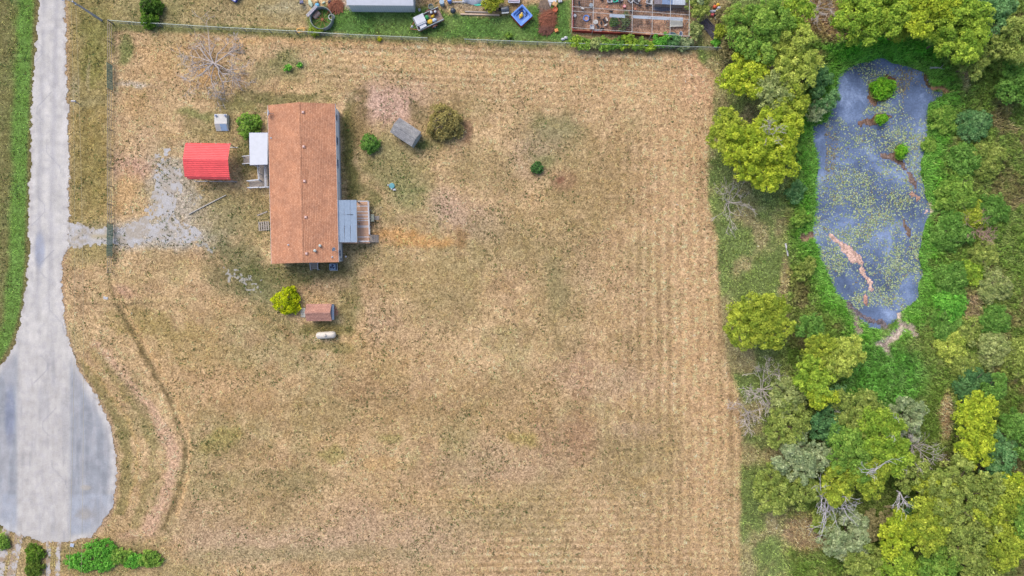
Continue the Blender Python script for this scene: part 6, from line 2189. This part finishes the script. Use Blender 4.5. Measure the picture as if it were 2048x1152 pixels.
def bare(label, px, py, base_z, h, spread, seed, mtl=DEADG, name='dead_tree', lean=(0, 0), limbs=7, depth=4, r0=.12, flat=.35, cat='dead tree', az=None, droop=0.0):
    """leafless tree: limbs fork down to fine twigs"""
    rnd = random.Random(seed)
    o = P(px, py, 0)
    g0 = max(gzp(px, py), WATER_Z)
    t = thing(name, label, cat, (o[0], o[1], g0 + base_z))
    tb, lb, wb2 = MB(), MB(), MB()
    top = Vector((lean[0], lean[1], h * .35))
    tb.tube([(0, 0, -.1), tuple(top * .5 + Vector((rnd.gauss(0, .05), 0, 0))), tuple(top)], [r0 * 1.3, r0, r0 * .8], 8)

    def grow(p, d, ln, r, k):
        n_ = 3
        pts, q, dd = [p], p, d.copy()
        for i in range(n_):
            dd = (dd + Vector((rnd.gauss(0, .22), rnd.gauss(0, .22), rnd.gauss(-droop, .16)))).normalized()
            q = q + dd * ln / n_
            if q.z < .06:
                q.z = .06
            pts.append(q)
        (lb if k > depth - 2 else wb2).tube(pts, [max(r, .02), max(r * .8, .018), max(r * .65, .016), max(r * .45, .012)], 5 if k > depth - 2 else 3, cap=False)
        if k > 0:
            for j in range(rnd.choice((2, 3, 3))):
                f = pts[rnd.choice((1, 2, 3, 3))]
                nd = (dd + Vector((rnd.gauss(0, .6), rnd.gauss(0, .6), rnd.gauss(.05, .4)))).normalized()
                grow(f, nd, ln * (.55 + .25 * rnd.random()), r * .55, k - 1)

    for i in range(limbs):
        a = (6.283 * i / limbs + rnd.gauss(0, .3)) if az is None else R(rnd.choice(az)) + rnd.gauss(0, .25)
        d = Vector((math.cos(a), math.sin(a), flat + rnd.random() * .5)).normalized()
        grow(top * (.6 + .4 * rnd.random()), d, spread * (.38 + .2 * rnd.random()), r0 * .55, depth)
    tb.build('trunk', mtl, t)
    lb.build('limb', mtl, t)
    wb2.build('twigs', mtl, t)['kind'] = 'stuff'
    return t


# ---- around the house
tree('bright green round shrub left of the house above the white porch', 491, 247, 25, 2.4, ((166, 198, 88), (104, 148, 60)), 'shrub', 'shrub', leaf=.2, lobes=9, cl=.4, rnd_=True)
tree('round dark green shrub between the house and the grey shed', 738, 285, 20, 1.9, 'DG', 'shrub', 'shrub', leaf=.17, lobes=9, cl=.35, rnd_=True)
tree('wide olive-green round tree right of the grey shed', 886, 241, 37, 3.2, ((188, 176, 112), (142, 132, 78)), 'tree', 'tree', leaf=.18, lobes=10, cl=.5, dens=.8, rnd_=True)
tree('small dark green shrub alone in the middle of the mown field', 1074.5, 335, 12, 1.1, ((104, 146, 80), (70, 108, 60)), 'shrub', 'shrub', leaf=.15, lobes=7, cl=.28, rnd_=True)
tree('yellow-green small tree left of the faded red shed', 567, 603, 28, 2.8, ((222, 226, 44), (158, 180, 34)), 'tree', 'tree', leaf=.2, lobes=9, cl=.42, rnd_=True)
tree('low green weed clump in the dry grass above the house', 577, 137, 8, .5, 'B', 'weed_clump', 'weeds', leaf=.15, lobes=6, cl=.2)
tree('small green weed by a grey stone above the house', 600, 131, 6, .35, 'B', 'weed_clump', 'weeds', leaf=.14, lobes=5, cl=.18)
tree('tall narrow green shrub against the boundary fence near the top left', 287, 32, 17, 2.6, ((132, 170, 66), (84, 122, 44)), 'shrub', 'shrub', leaf=.2, lobes=8, cl=.4, rnd_=True)
tree('dark green shrub touching the top edge near the top left', 289, 2, 22, 3.0, ((118, 152, 64), (76, 110, 46)), 'shrub', 'shrub', leaf=.22, lobes=8, cl=.45, rnd_=True)
bare('bare grey tree with spreading twigs near the top left fence', 437, 134, 0, 3.6, 5.2, 5, DEADG, 'bare_tree', (-.15, .1), 12, 4, .16, .1, 'tree', None, .04)
tree('yellow-green bush at the end of the timbers by the smoker', 988, 3, 24, 2.2, ((190, 190, 72), (136, 150, 52)), 'shrub', 'shrub', leaf=.2, lobes=8, cl=.4)
tree('yellow-green weeds under the fence below the round ring', 632, 64, 12, .7, ((176, 190, 72), (120, 146, 52)), 'weed_clump', 'weeds', leaf=.16, lobes=7, cl=.25, ex=1.9)
tree('small yellow-flowered weed clump below the boundary fence', 759, 79, 5, .4, ((236, 226, 50), (170, 180, 50)), 'weed_clump', 'weeds', leaf=.14, lobes=5, cl=.18)
tree('pale green sprig standing on the lawn by the right fence', 1017, 72, 7, .6, ((150, 180, 80), (110, 146, 60)), 'weed_clump', 'weeds', leaf=.15, lobes=5, cl=.2)
tree('green weeds growing inside the poultry pen left half', 1228, 46, 13, 1.0, ((118, 140, 76), (84, 112, 56)), 'weed_clump', 'weeds', leaf=.18, lobes=7, cl=.3, dens=.8, ex=.8)
tree('grey-green weeds growing inside the poultry pen right of the hens', 1250, 44, 18, .9, ((140, 150, 100), (104, 122, 76)), 'weed_clump', 'weeds', leaf=.18, lobes=7, cl=.3, dens=.5)

# hedge along the pen
HEDGE = [(1152, 86, 14, 'GY', 'yellow-green shrub at the left end of the hedge below the pen'), (1172, 90, 15, 'G', 'green shrub second from the left in the hedge below the pen'), (1193, 88, 14, 'PO', 'straw-tinted shrub third from the left in the hedge below the pen'),
         (1213, 92, 16, 'G', 'green shrub below the pen weeds in the hedge'), (1234, 90, 15, 'DG', 'dark green shrub in the middle of the hedge below the pen'), (1256, 86, 17, 'GY', 'yellow-green shrub in the middle of the hedge below rusty boards'),
         (1280, 90, 16, 'G', 'green shrub left of the brightest shrub in the hedge'), (1300, 94, 15, 'GY', 'yellow-green low shrub just left of the brightest shrub in the hedge'), (1324, 82, 20, 'B', 'brightest green round shrub in the hedge below the pen'),
         (1350, 84, 16, 'T', 'grey-green shrub right of the brightest shrub in the hedge'), (1370, 88, 17, 'P', 'dusty grey shrub at the right end of the hedge below the pen')]
for x, y, r, k, lab in HEDGE:
    tree(lab, x, y, r, 1.3, k, 'hedge_shrub', 'shrub', 'hedge shrubs below the poultry pen', leaf=.19, lobes=7, cl=.34, ex=1.25)
for x, y, r, h, k, lab in ((1396, 20, 26, 2.6, 'O', 'olive shrub between the pen and the coloured bags'), (1392, 60, 20, 1.8, 'PO', 'straw-olive shrub right of the lower pen corner'), (1452, 30, 22, 1.8, 'TD', 'tan dry bush right of the coloured bags'), (1444, 62, 16, 1.6, 'OY', 'yellowish bush below the coloured bags'), (1432, 86, 9, .8, 'B', 'small bright green bush at the right fence end'), (1462, 95, 26, 2.2, 'TD', 'dry brownish bush left of the first yellow trees'), (1400, -6, 24, 2.6, 'P', 'grey-green shrub at the top edge right of the pen')):
    tree(lab, x, y, r, h, k, 'shrub', 'shrub', leaf=.2, lobes=8, cl=.4, dens=.8)

# ---- the wood on the east side (crown middle, radius, height, leaf colour)
TREES = [
    (1520, 60, 62, 7.0, 'G', 'green broad tree at the top, left of the pond trees'), (1590, 35, 40, 5.5, 'GY', 'yellowish green tree at the top edge above the pond grass'), (1480, 40, 34, 5.0, 'O', 'olive tree at the left of the green broad top tree'),
    (1492, 152, 46, 6.5, 'Y', 'bright yellow tree upper left of the pond'), (1592, 122, 54, 7.0, 'YP', 'pale yellow-green tree reaching toward the north end of the pond'), (1545, 195, 44, 6.5, 'PO', 'dusty olive tree between the upper yellow trees'), (1588, 215, 40, 6.5, 'OY', 'olive-yellow tree beside the dark thicket at the pond'),
    (1462, 268, 46, 6.5, 'OY', 'olive-yellow tree overhanging the edge of the mown field'), (1500, 300, 50, 7.5, 'Y', 'bright yellow tree at the field edge, largest of the west bank'), (1560, 275, 52, 7.5, 'Y', 'bright yellow tree at the west bank near open water'), (1545, 345, 44, 6.5, 'Y', 'bright yellow tree forming the lower tip of the upper grove'),
    (1650, 205, 30, 3.0, 'T', 'dark green thicket bush leaning over the pond water'), (1640, 160, 28, 3.0, 'D', 'dark green bush right of the pale yellow tree'), (1635, 225, 24, 2.4, 'P', 'dusty grey bush at the pond edge below the thicket'),
    (1725, 30, 52, 7.0, 'GY', 'yellow-green tree at the top above the north bank'), (1785, 25, 55, 7.5, 'GY', 'second yellow-green tree at the top above the north bank'), (1840, 15, 58, 7.5, 'Y', 'bright yellow-green tree at the top edge right of the pond'), (1800, 62, 30, 4.5, 'OY', 'small olive-yellow tree just above the bright north bank'), (1890, 5, 46, 7.0, 'Y', 'yellow tree at the top edge near the right corner'),
    (1930, 70, 62, 7.5, 'GY', 'large rounded green-yellow tree in the top right'), (1890, 75, 38, 5.5, 'G', 'green tree left of the large rounded top right tree'), (1950, 125, 36, 5.0, 'O', 'olive tree below the large rounded top right tree'), (1985, 25, 45, 6.0, 'T', 'grey-green tree in the top right corner'), (2030, 80, 45, 6.5, 'O', 'olive tree at the right edge near the top'),
    (1505, 640, 60, 6.5, 'OY', 'olive-yellow round tree at the field edge below the mown gap'), (1545, 660, 42, 6.0, 'OY', 'olive-yellow tree joined to the right of the round field-edge tree'), (1622, 655, 30, 5.0, 'DG', 'dark green small tree between the two southern yellow groups'), (1640, 695, 34, 5.5, 'OY', 'olive-yellow tree south-west of the pond'), (1685, 712, 42, 5.5, 'YP', 'pale yellow tree reaching over the southern green bank'),
    (1628, 760, 42, 6.0, 'GY', 'yellow-green tree below the pale yellow tree'), (1640, 795, 32, 5.5, 'Y', 'bright yellow-green tree left of the dark thicket'), (1570, 795, 42, 4.5, 'PO', 'dusty yellow tree beside the bare grey tree'), (1575, 850, 46, 5.0, 'O', 'olive-brown tree at the wood edge below the bare tree'), (1672, 800, 28, 4.0, 'T', 'grey-green dark bush right of the bright yellow-green tree'),
    (1655, 850, 40, 4.5, 'D', 'dark green tree in the hollow of the southern wood'), (1595, 915, 52, 5.5, 'P', 'dusty grey-green tree at the wood edge'), (1640, 920, 34, 5.0, 'P', 'second dusty grey-green tree joined on the right'), (1560, 975, 50, 4.5, 'O', 'low olive tree at the wood edge near the white dead tree'), (1610, 985, 36, 4.5, 'O', 'olive tree touching the white dead tree'),
    (1715, 825, 48, 6.0, 'O', 'olive tree below the southern green bank'), (1760, 870, 55, 7.0, 'GY', 'yellow-green tree in the middle of the southern wood'), (1705, 905, 52, 6.5, 'G', 'green tree left of the middle of the southern wood'), (1790, 915, 40, 6.5, 'GY', 'yellow-green tree with the snag on its left'), (1745, 950, 42, 6.0, 'OY', 'olive-yellow tree below the white snag'), (1675, 970, 42, 5.5, 'OY', 'brownish yellow tree right above the white dead tree'),
    (1815, 835, 46, 5.0, 'P', 'dusty pale tree at the right of the southern green bank'), (1690, 870, 34, 5.0, 'DG', 'dark green tree between the dusty and the green tree'), (1825, 945, 40, 5.5, 'O', 'olive tree beside the bare grey bush'),
    (1955, 825, 40, 5.5, 'Y', 'bright yellow-green tree right of the brown path'), (1950, 885, 42, 5.5, 'Y', 'second bright yellow-green tree right of the brown path'), (1945, 768, 34, 4.5, 'D', 'dark green bush above the bright pair on the right'), (1995, 905, 40, 5.0, 'T', 'dark grey-green tree at the right of the bright pair'), (1990, 950, 30, 5.0, 'D', 'dark green tree above the large olive tree'),
    (1925, 985, 78, 7.5, 'O', 'large olive tree with visible limbs at the lower right'), (1985, 1010, 55, 7.0, 'OY', 'olive-yellow tree right of the large olive tree'), (2020, 985, 40, 6.0, 'Y', 'bright yellow tree at the lower right edge'), (1870, 1000, 45, 6.0, 'OY', 'olive-yellow tree left of the large olive tree'),
    (1800, 1068, 44, 5.5, 'Y', 'bright yellow-green tree at the bottom of the wood'), (1860, 1062, 44, 6.0, 'OY', 'olive-yellow tree at the bottom beside the bright one'), (1930, 1075, 50, 6.5, 'O', 'olive tree at the bottom right'), (1835, 1030, 30, 4.0, 'D', 'dark green tree above the bottom trees'), (1700, 1072, 55, 3.5, 'P', 'low dusty grey tree below the white dead tree'), (1755, 1050, 36, 3.5, 'TD', 'brownish thin bush below the mossy log'), (1650, 1045, 30, 2.6, 'O', 'low olive bush below the white dead branches'),
    (2010, 1085, 55, 6.5, 'OY', 'olive-yellow tree in the bottom right corner'), (1730, 1130, 45, 4.5, 'O', 'olive tree at the bottom edge of the wood'), (1800, 1140, 50, 5.5, 'GY', 'yellow-green tree at the bottom edge of the wood'), (1880, 1140, 50, 6.0, 'G', 'green tree at the bottom edge right of the yellow-green one'), (1960, 1150, 52, 6.0, 'O', 'olive tree at the bottom edge near the corner'), (2050, 1020, 50, 6.5, 'G', 'green tree at the right edge near the bottom'),
    # shrubs along the east bank
    (1905, 462, 36, 2.6, 'DG', 'round green bush on the east bank beside the pink mud'), (1912, 388, 36, 2.2, 'G', 'wide green bush on the east bank above the round one'), (1885, 240, 26, 1.8, 'G', 'green bush at the upper east bank'), (1945, 250, 32, 2.4, 'T', 'grey-green bush on the upper right'), (1975, 320, 34, 2.6, 'O', 'olive bush at the right below the sandy spot'), (1930, 320, 32, 2.2, 'DG', 'green bush in the middle of the upper east bank'), (1985, 420, 30, 2.4, 'DG', 'dark green bush near the right edge beside dry twigs'), (1945, 430, 26, 2.0, 'OY', 'olive-yellow bush right of the wide green bush'),
    (1905, 560, 32, 2.4, 'DG', 'green bush on the middle east bank'), (1942, 545, 24, 2.0, 'GY', 'yellow-green bush right of the middle green bush'), (1900, 612, 30, 2.6, 'B', 'bright green tall bush on the lower east bank'), (1890, 650, 28, 2.2, 'DG', 'dark green bush below the bright tall one'), (1990, 572, 32, 3.0, 'PO', 'yellowish dusty tree near the right edge'), (1990, 640, 28, 2.4, 'DG', 'green bush right of the brown brush patch'), (1902, 692, 30, 2.4, 'YP', 'pale yellow bush at the lower east bank'), (1935, 660, 26, 1.8, 'O', 'olive bush below the brown brush patch'),
    (1985, 700, 36, 3.5, 'PO', 'dusty yellow tree at the right edge, lower middle'), (1930, 730, 28, 2.4, 'O', 'olive bush above the dark green bush on the right'), (1990, 780, 34, 4.0, 'DG', 'green tree at the right edge beside the bright pair'), (1968, 505, 28, 2.0, 'O', 'olive scrub bush below the dry pinkish twigs'), (2045, 720, 42, 4.5, 'O', 'olive tree at the right edge, lower third'), (2045, 860, 46, 5.0, 'DG', 'dark green tree at the right edge, lower third'), (2030, 170, 40, 4.0, 'DG', 'dark green tree at the right edge below the top'),
    (1600, 440, 22, 1.2, 'G', 'low green bush on the west bank above the fallen log'), (1612, 540, 24, 1.2, 'O', 'low olive bush on the west bank below the fallen log'), (1592, 385, 22, 1.4, 'T', 'low grey-green bush below the upper grove'), (1860, 290, 14, .9, 'G', 'small green bush right at the pond\'s east shore')]
SWAP = {'O': 'G', 'T': 'DG', 'PO': 'GY', 'OY': 'GY', 'D': 'DG'}
for x, y, r, h, k, lab in TREES:
    if x > 1850 and 200 < y < 780:
        k, h, r = (k if 'olive' in lab or 'dusty' in lab or 'grey' in lab or 'yellow' in lab or 'dark' in lab else SWAP.get(k, k)), min(1.5, h * .5), r * 1.1
    big = r > 38
    nm = 'tree' if h > 3.2 else 'shrub'
    tree(lab, x, y, r * 1.06, h, k, nm, nm, 'trees of the eastern wood' if nm == 'tree' else 'shrubs round the pond', leaf=.20 if big else .19, lobes=11 if big else 8, cl=.62 if big else .5, dens=.75 if k in ('P', 'PO', 'O') else .9, rnd_=(x > 1850 and 200 < y < 780))

# islands of grass in the pond carry their own clumps
for (cx, cy, rx, ry), lab in zip(ISLES, ('largest green grass tussock standing in the pond', 'small green tussock in the middle of the upper pond', 'green tussock at the right of the pond')):
    tree(lab, cx, cy, rx * .9, .9, ((150, 200, 62), (92, 160, 44)), 'grass_tussock', 'tussock', leaf=.2, lobes=8, cl=.3, squash=.5)

# leafless trees
bare('bare grey sapling on the strip between field and upper grove', 1452, 408, 0, 3.0, 3.4, 21, DEADG, 'dead_tree', (.1, .1), 8, 3, .07, .5)
bare('bare grey tree at the field edge left of the yellow southern trees', 1515, 778, 0, 3.6, 4.2, 22, DEADG, 'dead_tree', (.2, .1), 9, 4, .10, .35)
bare('second bare grey tree lower at the field edge', 1490, 822, 0, 2.6, 3.2, 23, DEADG, 'dead_tree', (.1, 0), 8, 3, .07, .3)
bare('large white dead tree with twisted limbs near the bottom', 1634, 972, 2.2, 2.4, 4.3, 24, DEADW, 'dead_tree', (.1, 0), 9, 3, .17, .1, 'dead tree', (120, 170, 200, 240, 330, 345, 20))
bare('white snag sticking out of the middle of the southern wood', 1702, 918, 5.0, 1.8, 3.0, 25, DEADW, 'dead_tree', (0, 0), 5, 2, .09, .3, 'dead tree', (160, 230, 200, 60))
bare('small white snag above the middle of the southern wood', 1740, 838, 4.4, 1.6, 2.6, 26, DEADW, 'dead_tree', (0, 0), 4, 2, .07, .4)
bare('pair of pale dead limbs beside the mossy log', 1768, 968, 3.0, 1.8, 3.2, 27, DEADW, 'dead_tree', (0, 0), 5, 2, .08, .2, 'dead tree', (220, 240, 280, 300))
bare('bare grey bush right of the southern wood', 1800, 880, 2.0, 2.6, 3.6, 28, DEADG, 'dead_tree', (0, 0), 9, 3, .07, .5)
bare('bare grey twigs showing in the top of the yellow grove', 1500, 292, 5.6, 2.0, 2.6, 29, DEADG, 'dead_tree', (0, 0), 6, 3, .06, .8)
bare('pinkish dry twig bush near the right edge beside the green bush', 1948, 462, .2, 1.6, 2.6, 30, mat('pinkish_twigs', C(184, 150, 138), .9, var=.2), 'dead_tree', (0, 0), 9, 3, .05, .5)
bare('grey leafless bush in the top right corner', 1945, 45, .5, 3.0, 4.0, 31, DEADG, 'dead_tree', (0, 0), 8, 3, .08, .5)
bare('dead grey shrub left of the southern snag', 1675, 815, 2.5, 2.0, 2.4, 32, DEADG, 'dead_tree', (0, 0), 6, 2, .06, .5)
bare('grey twiggy bush at the top above the brown litter', 1628, 20, .3, 1.8, 3.0, 33, DEADG, 'dead_tree', (0, 0), 8, 3, .06, .4)

# bushes at the bottom left
for x, y, r, h, k, lab, ex in ((68, 1108, 20, 1.0, ((128, 160, 62), (88, 124, 46)), 'green bush between the two tracks at the bottom left', .8), (66, 1136, 20, 1.0, ((128, 150, 66), (92, 120, 50)), 'green bush at the bottom edge between the two tracks', .8), (2, 1085, 18, 1.0, 'G', 'green bush in the bottom left corner left of the track', .7), (165, 1122, 22, .8, 'B', 'bright green low bush left of the bottom left thicket', 1.4), (200, 1100, 22, .9, 'B', 'bright green low bush at the top of the bottom left thicket', 1.2), (205, 1128, 18, .8, 'B', 'bright green low bush in the middle of the bottom left thicket', 1.2), (240, 1112, 18, .6, 'G', 'paler green low bush in the bottom left thicket', 1.2), (270, 1122, 16, .6, 'B', 'small bright bush right of the middle of the bottom left thicket', 1.2), (300, 1118, 18, .6, 'G', 'green low bush at the right end of the bottom left thicket', 1.2)):
    tree(lab, x, y, r, h, k, 'bush', 'bush', leaf=.19, lobes=9, cl=.3, ex=ex * 1.25, dens=.8, rnd_=True)

# ---- undergrowth that reads as one mass under and between the trees
nr = np.random.RandomState(77)
u = 1540 + nr.rand(26000) * 540
v = nr.rand(26000) * 1190 - 10
_, cc, tt = look(u, v)
pdist = polysd(u, v, POND)
keep = (tt[:, 2] > .3) & (pdist < -20) & (nr.rand(26000) < .25 + .75 * sm(.42, .6, fbm(u, v, 34, 3))) & ~((np.hypot((u - 1890) / 16, (v - 830) / 48) < 1) | (np.hypot((u - 1930) / 12, (v - 160) / 34) < 1))
keep &= ~((np.abs(u - 1610) < 55) & (np.abs(v - 1065) < 30)) & (u > 1575)
u, v, cc = u[keep], v[keep], cc[keep]
zz, _, _ = look(u, v)
cen = np.stack([(u - 1024) * S, (576 - v) * S, zz + .12 + .35 * fbm(u, v, 20, 6)], 1)
V, F, _c = leaves(nr, cen, .22 + .22 * nr.rand(len(u)), 10, .24, 'G')
base_c = np.clip(cc * np.array((1.10, 1.16, .98)) * (.9 + .4 * nr.rand(len(u), 1)), 0, 245)
colr = np.repeat(np.repeat(lin(base_c) * K, 10, 0) * (1 + .15 * nr.randn(len(u) * 10, 1)), 3, 0)
tag(np_mesh('undergrowth', V, F, LEAF, cols=np.clip(colr, .005, .8), k='stuff'), 'tangled green undergrowth between the eastern trees', 'undergrowth')
